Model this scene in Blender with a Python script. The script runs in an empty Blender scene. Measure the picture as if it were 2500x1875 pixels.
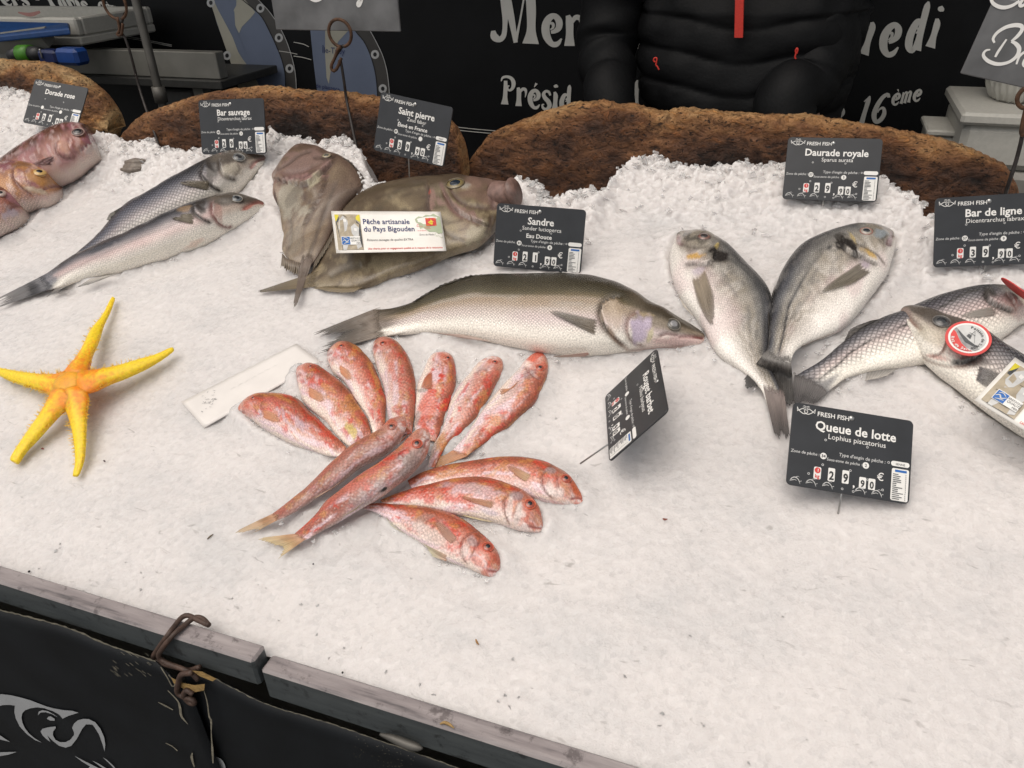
import bpy, math, random
import numpy as np
from mathutils import Vector, Matrix, geometry
sc = bpy.context.scene
COL = sc.collection
random.seed(7); RNG = np.random.default_rng(7)

# ------------------------------------------------------------------ camera, sky, sun, exposure
F, CX, CY = 1878.0, 1250.0, 937.5            # the photograph is 2500 x 1875
CC = np.array([0.0, 0.0, 1.55])
RM = np.array([[0.9408543, -0.1535120, 0.3020384],
               [0.3376500, 0.4985774, -0.7983815],
               [-0.0280283, 0.8531440, 0.5209220]])
cam_d = bpy.data.cameras.new('camera'); cam = bpy.data.objects.new('camera', cam_d); COL.objects.link(cam)
cam_d.sensor_fit = 'HORIZONTAL'; cam_d.sensor_width = 36.0; cam_d.lens = 36.0 * F / 2500.0
cam_d.clip_start = 0.05; cam_d.clip_end = 200
M4 = Matrix([[*RM[0], CC[0]], [*RM[1], CC[1]], [*RM[2], CC[2]], [0, 0, 0, 1]])
cam.matrix_world = M4
sc.camera = cam

SUN_EL, SUN_AZ = math.radians(69), math.radians(-150)     # azimuth from +Y towards +X: soft light from overhead, a little from the street side
w = bpy.data.worlds.new('World'); sc.world = w; w.use_nodes = True
wt = w.node_tree; wt.nodes.clear()
sky = wt.nodes.new('ShaderNodeTexSky'); sky.sky_type = 'NISHITA'; sky.sun_disc = False
sky.sun_elevation = SUN_EL; sky.sun_rotation = SUN_AZ; sky.dust_density = 3.0; sky.ozone_density = 0.6
hs = wt.nodes.new('ShaderNodeHueSaturation'); hs.inputs['Saturation'].default_value = 0.08
bg = wt.nodes.new('ShaderNodeBackground'); bg.inputs['Strength'].default_value = 0.13
wo = wt.nodes.new('ShaderNodeOutputWorld')
wt.links.new(sky.outputs[0], hs.inputs['Color']); wt.links.new(hs.outputs[0], bg.inputs['Color']); wt.links.new(bg.outputs[0], wo.inputs[0])
sl = bpy.data.lights.new('sun', 'SUN'); sl.energy = 1.5; sl.angle = math.radians(60); sl.color = (1.0, 0.86, 0.715)
so = bpy.data.objects.new('sun', sl); COL.objects.link(so)
sd = Vector((math.sin(SUN_AZ) * math.cos(SUN_EL), math.cos(SUN_AZ) * math.cos(SUN_EL), math.sin(SUN_EL)))
so.rotation_euler = sd.to_track_quat('Z', 'Y').to_euler(); so.location = sd * 8
sc.view_settings.view_transform = 'Standard'; sc.view_settings.look = 'None'
sc.view_settings.exposure = 0.13; sc.view_settings.gamma = 1.0
sc.cycles.max_bounces = 8; sc.cycles.transparent_max_bounces = 8

# ------------------------------------------------------------------ geometry of the place: the sloping ice table
NP = np.array([0.0, -0.32331232, 0.94629231])            # normal of the ice table
TP = np.array([0.0, 0.94629231, 0.32331232])             # upslope
P0 = np.array([-0.31714028, 0.83830059, 1.00303185])
def rays(uv):
    uv = np.atleast_2d(np.asarray(uv, float))
    d = np.stack([(uv[:, 0] - CX) / F, -(uv[:, 1] - CY) / F, -np.ones(len(uv))], 1)
    return d @ RM.T
def on_plane(uv, h=0.0):
    d = rays(uv); h = np.broadcast_to(np.asarray(h, float), (len(d),))
    num = (P0 - CC) @ NP + h
    return CC + d * (num / (d @ NP))[:, None]
def on_y(uv, y):
    d = rays(uv); return CC + d * (np.asarray(y, float) / d[:, 1])[:, None]
def on_z(uv, z):
    d = rays(uv); return CC + d * ((z - CC[2]) / d[:, 2])[:, None]
def project(P):
    q = (np.asarray(P, float) - CC) @ RM
    return np.stack([CX - F * q[..., 0] / q[..., 2], CY + F * q[..., 1] / q[..., 2]], -1)
def depth_of(P): return -((np.asarray(P) - CC) @ RM)[..., 2]
CROP = {1: (0, 0), 2: (600, 0), 3: (1200, 0), 4: (1800, 0), 5: (0, 350), 6: (600, 350), 7: (1200, 350), 8: (1800, 350),
        9: (400, 800), 10: (900, 800), 11: (1800, 800), 12: (0, 1350), 13: (500, 1350), 14: (0, 650)}
CR2 = {15: (850, 1150, .22604), 16: (0, 0, .14467), 17: (2100, 0, .18083), 18: (2250, 650, .3012), 19: (0, 1650, .22604), 20: (1400, 0, .36166), 21: (500, 0, .22604)}
def K(k, *pts):
    """points measured on an enlarged view of the photograph -> pixels of the photograph"""
    if k == 0: return [tuple(p) for p in pts]
    if k in CROP: ox, oy, s = CROP[k][0], CROP[k][1], .316456
    else: ox, oy, s = CR2[k]
    return [(ox + s * p[0], oy + s * p[1]) for p in pts]

# ------------------------------------------------------------------ numpy noise
def _h(i, j, seed):
    n = (i.astype(np.int64) * 374761393 + j.astype(np.int64) * 668265263 + seed * 974634777) & 0x7fffffff
    n = ((n ^ (n >> 13)) * 1274126177) & 0x7fffffff
    n = (n ^ (n >> 16))
    return (n & 0xffff) / 65535.0
def vn(x, y, seed=0):
    x = np.asarray(x, float); y = np.asarray(y, float)
    i = np.floor(x); j = np.floor(y); fx = x - i; fy = y - j
    fx = fx * fx * (3 - 2 * fx); fy = fy * fy * (3 - 2 * fy)
    i = i.astype(np.int64); j = j.astype(np.int64)
    a = _h(i, j, seed); b = _h(i + 1, j, seed); c = _h(i, j + 1, seed); d = _h(i + 1, j + 1, seed)
    return (a * (1 - fx) + b * fx) * (1 - fy) + (c * (1 - fx) + d * fx) * fy
def fbm(x, y, seed=0, o=4):
    s = 0; a = .5; t = 0
    for k in range(o):
        s = s + a * vn(np.asarray(x) * 2 ** k + 13.7 * k, np.asarray(y) * 2 ** k + 7.1 * k, seed + k); t += a; a *= .5
    return s / t
def worley(x, y, seed=0):
    i = np.floor(x).astype(np.int64); j = np.floor(y).astype(np.int64); best = np.full(np.shape(x), 9.0); val = np.zeros(np.shape(x))
    for di in (-1, 0, 1):
        for dj in (-1, 0, 1):
            a = i + di; b = j + dj
            px = a + _h(a, b, seed); py = b + _h(a, b, seed + 5)
            d = np.hypot(px - x, py - y); m = d < best
            best = np.where(m, d, best); val = np.where(m, _h(a, b, seed + 9), val)
    return best, val
def sstep(a, b, x):
    t = np.clip((np.asarray(x, float) - a) / (b - a), 0, 1); return t * t * (3 - 2 * t)
def resample(pts, n, smooth=True):
    p = np.asarray(pts, float)
    if smooth and len(p) > 2:                              # Catmull-Rom first
        q = []
        e = np.vstack([2 * p[0] - p[1], p, 2 * p[-1] - p[-2]])
        for i in range(len(p) - 1):
            a, b, c, d = e[i], e[i + 1], e[i + 2], e[i + 3]
            for t in np.linspace(0, 1, 9)[:-1]:
                q.append(.5 * ((2 * b) + (-a + c) * t + (2 * a - 5 * b + 4 * c - d) * t * t + (-a + 3 * b - 3 * c + d) * t ** 3))
        q.append(p[-1]); p = np.array(q)
    L = np.r_[0, np.cumsum(np.linalg.norm(np.diff(p, axis=0), axis=1))]
    s = np.linspace(0, L[-1], n)
    return np.stack([np.interp(s, L, p[:, k]) for k in range(p.shape[1])], 1)

# ------------------------------------------------------------------ scene helpers
def tag(o, label=None, cat=None, group=None, kind=None):
    if label: o['label'] = label
    if cat: o['category'] = cat
    if group: o['group'] = group
    if kind: o['kind'] = kind
    return o
def empty(name, loc, label=None, cat=None, group=None):
    o = bpy.data.objects.new(name, None); COL.objects.link(o); o.location = [float(v) for v in loc]
    o.empty_display_size = .02
    return tag(o, label, cat, group)
def base_of(parent):
    b = np.zeros(3)
    while parent is not None:
        b = b + np.array(parent.location); parent = parent.parent
    return b
def link(name, me, mat, parent=None, smooth=True, loc=None):
    o = bpy.data.objects.new(name, me); COL.objects.link(o)
    if mat is not None:
        for m in (mat if isinstance(mat, (list, tuple)) else [mat]): me.materials.append(m)
    if parent is not None: o.parent = parent
    if loc is not None: o.location = [float(v) for v in loc]
    if smooth and len(me.polygons): me.polygons.foreach_set('use_smooth', [True] * len(me.polygons))
    return o
def mesh_obj(name, V, Fc, mat, parent=None, smooth=True, loc=None):
    """V in world coordinates"""
    V = np.asarray(V, float); b = base_of(parent)
    if loc is not None: b = b + np.asarray(loc, float)
    me = bpy.data.meshes.new(name); me.from_pydata((V - b).tolist(), [], [list(map(int, f)) for f in Fc]); me.validate(); me.update()
    return link(name, me, mat, parent, smooth, loc)
def grid_obj(name, G, mat, parent=None, closed=False, uv=None, col=None, smooth=True, caps=False, loc=None, mask=None):
    """G: nu x nv x 3 world points; closed: wraps in v"""
    nu, nv = G.shape[:2]; b = base_of(parent)
    if loc is not None: b = b + np.asarray(loc, float)
    V = (G.reshape(-1, 3) - b)
    idx = np.arange(nu * nv).reshape(nu, nv)
    if closed:
        nx = np.roll(idx, -1, 1); a, bb, c, d = idx[:-1], nx[:-1], nx[1:], idx[1:]
    else:
        a, bb, c, d = idx[:-1, :-1], idx[:-1, 1:], idx[1:, 1:], idx[1:, :-1]
    Q = np.stack([a, bb, c, d], -1).reshape(-1, 4)
    me = bpy.data.meshes.new(name)
    extra = []
    if caps and closed: extra = [idx[0][::-1].tolist(), idx[-1].tolist()]
    nl = Q.size + sum(map(len, extra)); nf = len(Q) + len(extra)
    me.vertices.add(len(V)); me.vertices.foreach_set('co', V.ravel())
    me.loops.add(nl); me.polygons.add(nf)
    li = np.r_[Q.ravel(), np.array([i for e in extra for i in e], int)].astype(np.int32)
    me.loops.foreach_set('vertex_index', li)
    st = list(range(0, Q.size, 4)); s = Q.size
    for e in extra: st.append(s); s += len(e)
    me.polygons.foreach_set('loop_start', st)
    try: me.polygons.foreach_set('loop_total', [4] * len(Q) + [len(e) for e in extra])
    except Exception: pass
    me.update(calc_edges=True)
    if uv is not None:
        U = me.uv_layers.new(name='UVMap'); fl = uv.reshape(-1, 2)[li].copy()
        if closed:                                         # seam: last column uses its own wrapped value
            pass
        U.data.foreach_set('uv', fl.ravel())
    if col is not None:
        A = me.color_attributes.new('Col', 'FLOAT_COLOR', 'POINT'); c4 = col.reshape(-1, col.shape[-1])
        if c4.shape[1] == 3: c4 = np.c_[c4, np.ones(len(c4))]
        A.data.foreach_set('color', c4.astype(np.float32).ravel())
    return link(name, me, mat, parent, smooth, loc)
class MB:
    """collects shapes of one part (or of one small thing) into one mesh"""
    def __init__(s): s.v = []; s.f = []; s.mi = []
    def add(s, V, Fc, m=0):
        o = len(s.v); s.v += [tuple(map(float, p)) for p in V]; s.f += [[i + o for i in f] for f in Fc]; s.mi += [m] * len(Fc); return s
    def box(s, lo, hi, bev=0.0, fr=None, m=0):
        lo = np.array(lo, float); hi = np.array(hi, float)
        c = (lo + hi) / 2; e = (hi - lo) / 2; b = min(bev, *(e * .49)) if bev else 0
        if b <= 0:
            V = np.array([[x, y, z] for x in (-1, 1) for y in (-1, 1) for z in (-1, 1)]) * e + c
            Fc = [[0, 1, 3, 2], [4, 6, 7, 5], [0, 4, 5, 1], [2, 3, 7, 6], [0, 2, 6, 4], [1, 5, 7, 3]]
        else:
            V = []; ix = {}
            for sx in (-1, 1):
                for sy in (-1, 1):
                    for sz in (-1, 1):
                        sg = np.array([sx, sy, sz])
                        for ax in range(3):
                            p = sg * (e - b); p[ax] = sg[ax] * e[ax]; ix[(sx, sy, sz, ax)] = len(V); V.append(p + c)
            Fc = []
            for ax in range(3):
                o = [k for k in range(3) if k != ax]
                for sg in (-1, 1):
                    q = []
                    for a, d in ((-1, -1), (1, -1), (1, 1), (-1, 1)):
                        t = [0, 0, 0]; t[ax] = sg; t[o[0]] = a; t[o[1]] = d; q.append(ix[(*t, ax)])
                    Fc.append(q)
                for a in (-1, 1):
                    for d in (-1, 1):
                        t0 = [0, 0, 0]; t1 = [0, 0, 0]; t0[ax] = -1; t1[ax] = 1
                        t0[o[0]] = t1[o[0]] = a; t0[o[1]] = t1[o[1]] = d
                        Fc.append([ix[(*t0, o[0])], ix[(*t1, o[0])], ix[(*t1, o[1])], ix[(*t0, o[1])]])
            for sx in (-1, 1):
                for sy in (-1, 1):
                    for sz in (-1, 1): Fc.append([ix[(sx, sy, sz, k)] for k in range(3)])
            V = np.array(V)
        if fr is not None: V = [np.asarray(fr[0]) + fr[1] * p[0] + fr[2] * p[1] + fr[3] * p[2] for p in V]
        return s.add(V, Fc, m)
    def tube(s, pts, r, n=10, smooth=8, m=0, cap=True):
        p = np.asarray(pts, float); r = np.broadcast_to(np.asarray(r, float), (len(p),))
        if smooth:
            q = resample(np.c_[p, r], max(2, len(p) * smooth)); p, r = q[:, :3], q[:, 3]
        t = np.gradient(p, axis=0); t /= np.linalg.norm(t, axis=1)[:, None] + 1e-12
        u = np.cross(t[0], [0.13, 0.31, 0.94]); u /= np.linalg.norm(u); V = []
        for i in range(len(p)):
            u = u - t[i] * (u @ t[i]); u /= np.linalg.norm(u); w_ = np.cross(t[i], u)
            for k in range(n):
                a = 2 * math.pi * k / n; V.append(p[i] + r[i] * (math.cos(a) * u + math.sin(a) * w_))
        Fc = [[i * n + k, i * n + (k + 1) % n, (i + 1) * n + (k + 1) % n, (i + 1) * n + k] for i in range(len(p) - 1) for k in range(n)]
        if cap: Fc += [list(range(n))[::-1], [(len(p) - 1) * n + k for k in range(n)]]
        return s.add(V, Fc, m)
    def ball(s, c, r, n=12, m=0, axes=None):
        r = np.broadcast_to(np.asarray(r, float), (3,)); A = np.eye(3) if axes is None else np.asarray(axes); V = []; h = n // 2
        for i in range(h + 1):
            th = math.pi * i / h
            for k in range(n):
                ph = 2 * math.pi * k / n
                V.append(np.asarray(c) + A.T @ (r * np.array([math.sin(th) * math.cos(ph), math.sin(th) * math.sin(ph), math.cos(th)])))
        Fc = [[i * n + k, (i + 1) * n + k, (i + 1) * n + (k + 1) % n, i * n + (k + 1) % n] for i in range(h) for k in range(n)]
        return s.add(V, Fc, m)
    def build(s, name, mat, parent=None, smooth=True, loc=None, auto=None):
        o = mesh_obj(name, s.v, s.f, mat, parent, smooth, loc)
        if len(s.mi) == len(o.data.polygons): o.data.polygons.foreach_set('material_index', s.mi)
        if auto: o.data.set_sharp_from_angle(angle=math.radians(auto))
        return o

# ------------------------------------------------------------------ flat lettering and drawn marks: 2D shapes -> any surface
class Flat:
    """2D triangles/quads gathered in a drawing's own coordinates"""
    def __init__(s): s.v = []; s.f = []; s.ly = []; s.nl = 0
    def _l(s): s.ly += [s.nl] * (len(s.v) - len(s.ly)); s.nl += 1; return s
    def poly(s, pts, n=0):
        p = np.asarray(pts, float)
        if n: p = resample(np.vstack([p, p[:1]]), n)[:-1]
        tr = geometry.tessellate_polygon([[Vector((a, b, 0)) for a, b in p]]); o = len(s.v)
        s.v += [tuple(q) for q in p]; s.f += [[i + o for i in t] for t in tr]; return s._l()
    def stroke(s, pts, k=6, w=None):
        p = np.asarray(pts, float)
        if p.shape[1] == 2: p = np.c_[p, np.full(len(p), w)]
        q = resample(p, max(2, len(p) * k)); t = np.gradient(q[:, :2], axis=0); t /= np.linalg.norm(t, axis=1)[:, None] + 1e-12
        nrm = np.stack([-t[:, 1], t[:, 0]], 1) * q[:, 2:3] / 2; o = len(s.v)
        for a, b in zip(q[:, :2] + nrm, q[:, :2] - nrm): s.v += [tuple(a), tuple(b)]
        s.f += [[o + 2 * i, o + 2 * i + 1, o + 2 * i + 3, o + 2 * i + 2] for i in range(len(q) - 1)]; return s._l()
    def disc(s, c, r, n=20, r0=0):
        r = np.broadcast_to(np.asarray(r, float), (2,)); o = len(s.v)
        a = np.linspace(0, 2 * math.pi, n, endpoint=False)
        s.v += [(c[0] + r[0] * math.cos(t), c[1] + r[1] * math.sin(t)) for t in a]
        if r0:
            s.v += [(c[0] + r0 * math.cos(t), c[1] + r0 * math.sin(t) * r[1] / r[0]) for t in a]
            s.f += [[o + i, o + (i + 1) % n, o + n + (i + 1) % n, o + n + i] for i in range(n)]
        else: s.f.append([o + i for i in range(n)])
        return s._l()
    def rect(s, x0, y0, x1, y1, r=0.0, n=4):
        if r <= 0: o = len(s.v); s.v += [(x0, y0), (x1, y0), (x1, y1), (x0, y1)]; s.f.append([o, o + 1, o + 2, o + 3]); return s._l()
        p = []
        for cx, cy, a0 in ((x1 - r, y1 - r, 0), (x0 + r, y1 - r, 90), (x0 + r, y0 + r, 180), (x1 - r, y0 + r, 270)):
            for k in range(n + 1):
                t = math.radians(a0 + 90 * k / n); p.append((cx + r * math.cos(t), cy + r * math.sin(t)))
        o = len(s.v); s.v += p; s.f.append([o + i for i in range(len(p))]); return s._l()
    def put(s, other, M=None, off=(0, 0), sc_=1.0):
        o = len(s.v); A = np.eye(2) * sc_ if M is None else np.asarray(M, float)
        s.v += [tuple(A @ np.array(p) + np.array(off)) for p in other.v]; s.f += [[i + o for i in f] for f in other.f]; s.ly += [l + s.nl for l in other.ly]; s.nl += other.nl; return s
    def text(s, t, x, y, size, align='C', bold=0.0, shear=0.0, sx=1.0, rot=0.0):
        V, Fc, wd = text_shape(t, bold, shear)
        dx = {'L': 0, 'C': -wd / 2, 'R': -wd}[align]; o = len(s.v); c, n_ = math.cos(rot), math.sin(rot)
        for a, b in V:
            a = (a + dx) * size * sx; b = b * size; s.v.append((x + a * c - b * n_, y + a * n_ + b * c))
        s.f += [[i + o for i in f] for f in Fc]; return s._l()
_TX = {}
def text_shape(t, bold, shear):
    k = (t, bold, shear)
    if k in _TX: return _TX[k]
    cu = bpy.data.curves.new('t', 'FONT'); cu.body = t; cu.size = 1; cu.resolution_u = 2; cu.offset = bold; cu.shear = shear; cu.fill_mode = 'FRONT'
    ob = bpy.data.objects.new('t', cu); COL.objects.link(ob); bpy.context.view_layer.update()
    me = bpy.data.meshes.new_from_object(ob.evaluated_get(bpy.context.evaluated_depsgraph_get()))
    V = [(v.co.x, v.co.y) for v in me.vertices]; Fc = [list(p.vertices) for p in me.polygons]
    wd = max([v[0] for v in V]) if V else 0
    bpy.data.objects.remove(ob); bpy.data.curves.remove(cu); bpy.data.meshes.remove(me)
    _TX[k] = (V, Fc, wd); return _TX[k]
def flat_obj(name, fl, fn, mat, parent=None, thick=0.0):
    """fn maps an (n,2) array to world points"""
    if not fl.v: return None
    P = np.asarray(fn(np.array(fl.v, float)))
    f0 = fl.f[0]; nn = np.cross(P[f0[1]] - P[f0[0]], P[f0[2]] - P[f0[0]]); ln = np.linalg.norm(nn)
    if ln > 1e-14 and fl.nl > 1 and len(fl.ly) == len(P):
        nn = nn / ln; nn = nn * np.sign(nn @ (CC - P[f0[0]])); P = P + nn * (np.array(fl.ly) % 10)[:, None] * .00007
    return mesh_obj(name, P, fl.f, mat, parent, smooth=False)

# ------------------------------------------------------------------ materials
def new_mat(name):
    m = bpy.data.materials.new(name); m.use_nodes = True; nt = m.node_tree; b = nt.nodes['Principled BSDF']; return m, nt, b
def N(nt, t, **kw):
    n = nt.nodes.new(t)
    for k, v in kw.items():
        if k.startswith('i_'): n.inputs[k[2:].replace('_', ' ')].default_value = v
        else: setattr(n, k, v)
    return n
def ramp(nt, stops, fac=None):
    r = nt.nodes.new('ShaderNodeValToRGB'); e = r.color_ramp.elements
    while len(e) < len(stops): e.new(.5)
    for x, (p, c) in zip(e, stops): x.position = p; x.color = (*c, 1) if len(c) == 3 else c
    if fac is not None: nt.links.new(fac, r.inputs[0])
    return r
def plain(name, c, rough=.5, metal=0.0, var=.12, scale=60, bump=0.0, spec=.5, coat=0.0, bscale=None, sheen=0):
    m, nt, b = new_mat(name); L = nt.links.new
    tc = N(nt, 'ShaderNodeTexCoord'); nz = N(nt, 'ShaderNodeTexNoise'); nz.inputs['Scale'].default_value = scale; nz.inputs['Detail'].default_value = 5
    L(tc.outputs['Object'], nz.inputs['Vector'])
    c = np.array(c); lo = tuple(np.clip(c * (1 - var), 0, 1)); hi = tuple(np.clip(c * (1 + var), 0, 1))
    r = ramp(nt, [(.3, lo), (.7, hi)], nz.outputs['Fac']); L(r.outputs[0], b.inputs['Base Color'])
    b.inputs['Roughness'].default_value = rough; b.inputs['Metallic'].default_value = metal
    b.inputs['Specular IOR Level'].default_value = spec; b.inputs['Coat Weight'].default_value = coat
    if bump:
        n2 = N(nt, 'ShaderNodeTexNoise'); n2.inputs['Scale'].default_value = bscale or scale * 3; n2.inputs['Detail'].default_value = 6
        L(tc.outputs['Object'], n2.inputs['Vector'])
        bp = N(nt, 'ShaderNodeBump'); bp.inputs['Strength'].default_value = bump; bp.inputs['Distance'].default_value = .002
        L(n2.outputs['Fac'], bp.inputs['Height']); L(bp.outputs[0], b.inputs['Normal'])
    return m
def ice_mat():
    m, nt, b = new_mat('ice'); L = nt.links.new
    tc = N(nt, 'ShaderNodeTexCoord'); mp = N(nt, 'ShaderNodeMapping'); mp.inputs['Scale'].default_value = (1, 1.5, 1.5); L(tc.outputs['Object'], mp.inputs[0])
    n1 = N(nt, 'ShaderNodeTexNoise', i_Scale=7.0, i_Detail=8.0, i_Roughness=.62); L(mp.outputs[0], n1.inputs['Vector'])
    n2 = N(nt, 'ShaderNodeTexNoise', i_Scale=38.0, i_Detail=6.0, i_Roughness=.7, i_Distortion=.6); L(mp.outputs[0], n2.inputs['Vector'])
    r1 = ramp(nt, [(.30, (.585, .568, .563)), (.46, (.640, .612, .602)), (.7, (.685, .652, .637))], n1.outputs['Fac'])
    r2 = ramp(nt, [(.28, (.90, .905, .91)), (.42, (.99, .99, .99)), (.62, (1, 1, 1)), (.74, (1.03, 1.03, 1.03))], n2.outputs['Fac'])
    mx = N(nt, 'ShaderNodeMix', data_type='RGBA', blend_type='MULTIPLY'); mx.inputs[0].default_value = .9
    L(r1.outputs[0], mx.inputs[6]); L(r2.outputs[0], mx.inputs[7])
    # grains of crushed ice
    wv = N(nt, 'ShaderNodeMix', data_type='VECTOR'); wv.inputs[0].default_value = .006; L(tc.outputs['Object'], wv.inputs[4]); L(n2.outputs['Color'], wv.inputs[5])
    v1 = N(nt, 'ShaderNodeTexVoronoi', i_Scale=190.0); v1.feature = 'F1'; L(wv.outputs[1], v1.inputs['Vector'])
    v2 = N(nt, 'ShaderNodeTexVoronoi', i_Scale=420.0); v2.feature = 'F1'; L(wv.outputs[1], v2.inputs['Vector'])
    bw = N(nt, 'ShaderNodeSeparateColor'); L(v1.outputs['Color'], bw.inputs[0])
    rg_ = ramp(nt, [(.0, (.88, .885, .89)), (.25, (.98, .98, .98)), (1, (1.05, 1.05, 1.05))], bw.outputs[0])
    m3 = N(nt, 'ShaderNodeMix', data_type='RGBA', blend_type='MULTIPLY'); m3.inputs[0].default_value = .55; L(mx.outputs[2], m3.inputs[6]); L(rg_.outputs[0], m3.inputs[7])
    # thin dark melt cracks
    n3 = N(nt, 'ShaderNodeTexNoise', i_Scale=70.0, i_Detail=4.0, i_Distortion=1.2); mp2 = N(nt, 'ShaderNodeMapping'); mp2.inputs['Scale'].default_value = (.45, 1.3, 1.3); L(tc.outputs['Object'], mp2.inputs[0]); L(mp2.outputs[0], n3.inputs['Vector'])
    r3 = ramp(nt, [(.25, (.60, .59, .58)), (.335, (1, 1, 1))], n3.outputs['Fac'])
    mx2 = N(nt, 'ShaderNodeMix', data_type='RGBA', blend_type='MULTIPLY'); mx2.inputs[0].default_value = .7
    L(m3.outputs[2], mx2.inputs[6]); L(r3.outputs[0], mx2.inputs[7]); L(mx2.outputs[2], b.inputs['Base Color'])
    b.inputs['Subsurface Weight'].default_value = .8; b.inputs['Subsurface Radius'].default_value = (1, .95, .95); b.inputs['Subsurface Scale'].default_value = .026
    rr = ramp(nt, [(.35, (.16,) * 3), (.6, (.38,) * 3)], n1.outputs['Fac']); L(rr.outputs[0], b.inputs['Roughness']); b.inputs['Specular IOR Level'].default_value = .5; b.inputs['IOR'].default_value = 1.31
    a1 = N(nt, 'ShaderNodeMath', operation='MULTIPLY_ADD'); L(bw.outputs[1], a1.inputs[0]); a1.inputs[1].default_value = .9; L(v1.outputs['Distance'], a1.inputs[2])
    a2 = N(nt, 'ShaderNodeMath', operation='MULTIPLY_ADD'); L(v2.outputs['Distance'], a2.inputs[0]); a2.inputs[1].default_value = .6; L(a1.outputs[0], a2.inputs[2])
    n4 = N(nt, 'ShaderNodeTexNoise', i_Scale=520.0, i_Detail=4.0, i_Roughness=.65); L(tc.outputs['Object'], n4.inputs['Vector'])
    a3 = N(nt, 'ShaderNodeMath', operation='MULTIPLY_ADD'); L(n4.outputs['Fac'], a3.inputs[0]); a3.inputs[1].default_value = .8; L(a2.outputs[0], a3.inputs[2])
    bp = N(nt, 'ShaderNodeBump', i_Strength=.24, i_Distance=.0020); L(a3.outputs[0], bp.inputs['Height']); L(bp.outputs[0], b.inputs['Normal'])
    bc = N(nt, 'ShaderNodeBump', i_Strength=.75, i_Distance=.0022); L(a2.outputs[0], bc.inputs['Height']); L(bc.outputs[0], b.inputs['Coat Normal'])
    b.inputs['Coat Weight'].default_value = .35; b.inputs['Coat Roughness'].default_value = .10; b.inputs['Coat IOR'].default_value = 1.31
    return m
def chip_mat():
    m, nt, b = new_mat('clear_ice')
    b.inputs['Base Color'].default_value = (.95, .945, .94, 1); b.inputs['Transmission Weight'].default_value = .72
    b.inputs['Roughness'].default_value = .07; b.inputs['IOR'].default_value = 1.31
    return m
def fish_mat(name, scale_size=.006, dark=.55, rough=.36, metal=.0, bump=.35, spec=.32, coat=.06, jitter=.18, hi=1.25, w0=.2, amt=1.0):
    m, nt, b = new_mat(name); L = nt.links.new
    at = N(nt, 'ShaderNodeAttribute', attribute_name='Col'); uv = N(nt, 'ShaderNodeUVMap', uv_map='UVMap')
    mp = N(nt, 'ShaderNodeMapping'); mp.inputs['Rotation'].default_value = (0, 0, math.radians(45)); mp.inputs['Scale'].default_value = (1 / scale_size,) * 3
    nz = N(nt, 'ShaderNodeTexNoise', i_Scale=60.0, i_Detail=2.0); L(uv.outputs[0], nz.inputs['Vector'])
    mm = N(nt, 'ShaderNodeMix', data_type='VECTOR'); mm.inputs[0].default_value = .004; L(uv.outputs[0], mm.inputs[4]); L(nz.outputs['Color'], mm.inputs[5])
    L(mm.outputs[1], mp.inputs[0])
    v = N(nt, 'ShaderNodeTexVoronoi'); v.voronoi_dimensions = '2D'; v.feature = 'DISTANCE_TO_EDGE'; v.inputs['Scale'].default_value = 1; v.inputs['Randomness'].default_value = jitter; L(mp.outputs[0], v.inputs['Vector'])
    v2 = N(nt, 'ShaderNodeTexVoronoi'); v2.voronoi_dimensions = '2D'; v2.feature = 'F1'; v2.inputs['Scale'].default_value = 1; v2.inputs['Randomness'].default_value = jitter; L(mp.outputs[0], v2.inputs['Vector'])
    r = ramp(nt, [(.0, (dark,) * 3), (w0, (.95,) * 3), (.5, (hi,) * 3)], v.outputs['Distance'])
    sep = N(nt, 'ShaderNodeMath', operation='MULTIPLY'); L(at.outputs['Alpha'], sep.inputs[0]); sep.inputs[1].default_value = amt
    mx = N(nt, 'ShaderNodeMix', data_type='RGBA', blend_type='MULTIPLY'); L(sep.outputs[0], mx.inputs[0]); L(at.outputs['Color'], mx.inputs[6]); L(r.outputs[0], mx.inputs[7])
    n2 = N(nt, 'ShaderNodeTexNoise', i_Scale=420.0, i_Detail=4.0); L(uv.outputs[0], n2.inputs['Vector'])
    r2 = ramp(nt, [(.3, (.70,) * 3), (.7, (1.24,) * 3)], n2.outputs['Fac'])
    m2 = N(nt, 'ShaderNodeMix', data_type='RGBA', blend_type='MULTIPLY'); m2.inputs[0].default_value = 1; L(mx.outputs[2], m2.inputs[6]); L(r2.outputs[0], m2.inputs[7]); L(m2.outputs[2], b.inputs['Base Color'])
    b.inputs['Roughness'].default_value = rough; b.inputs['Metallic'].default_value = metal; b.inputs['Specular IOR Level'].default_value = spec
    b.inputs['Coat Weight'].default_value = coat; b.inputs['Coat Roughness'].default_value = .12
    inv = N(nt, 'ShaderNodeMath', operation='MULTIPLY'); L(v2.outputs['Distance'], inv.inputs[0]); inv.inputs[1].default_value = -1.0
    ms = N(nt, 'ShaderNodeMath', operation='MULTIPLY'); L(inv.outputs[0], ms.inputs[0]); L(at.outputs['Alpha'], ms.inputs[1])
    ad = N(nt, 'ShaderNodeMath', operation='MULTIPLY_ADD'); L(n2.outputs['Fac'], ad.inputs[0]); ad.inputs[1].default_value = .5; L(ms.outputs[0], ad.inputs[2])
    bp = N(nt, 'ShaderNodeBump', i_Strength=bump, i_Distance=.0012); L(ad.outputs[0], bp.inputs['Height']); L(bp.outputs[0], b.inputs['Normal']); L(bp.outputs[0], b.inputs['Coat Normal'])
    return m
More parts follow.
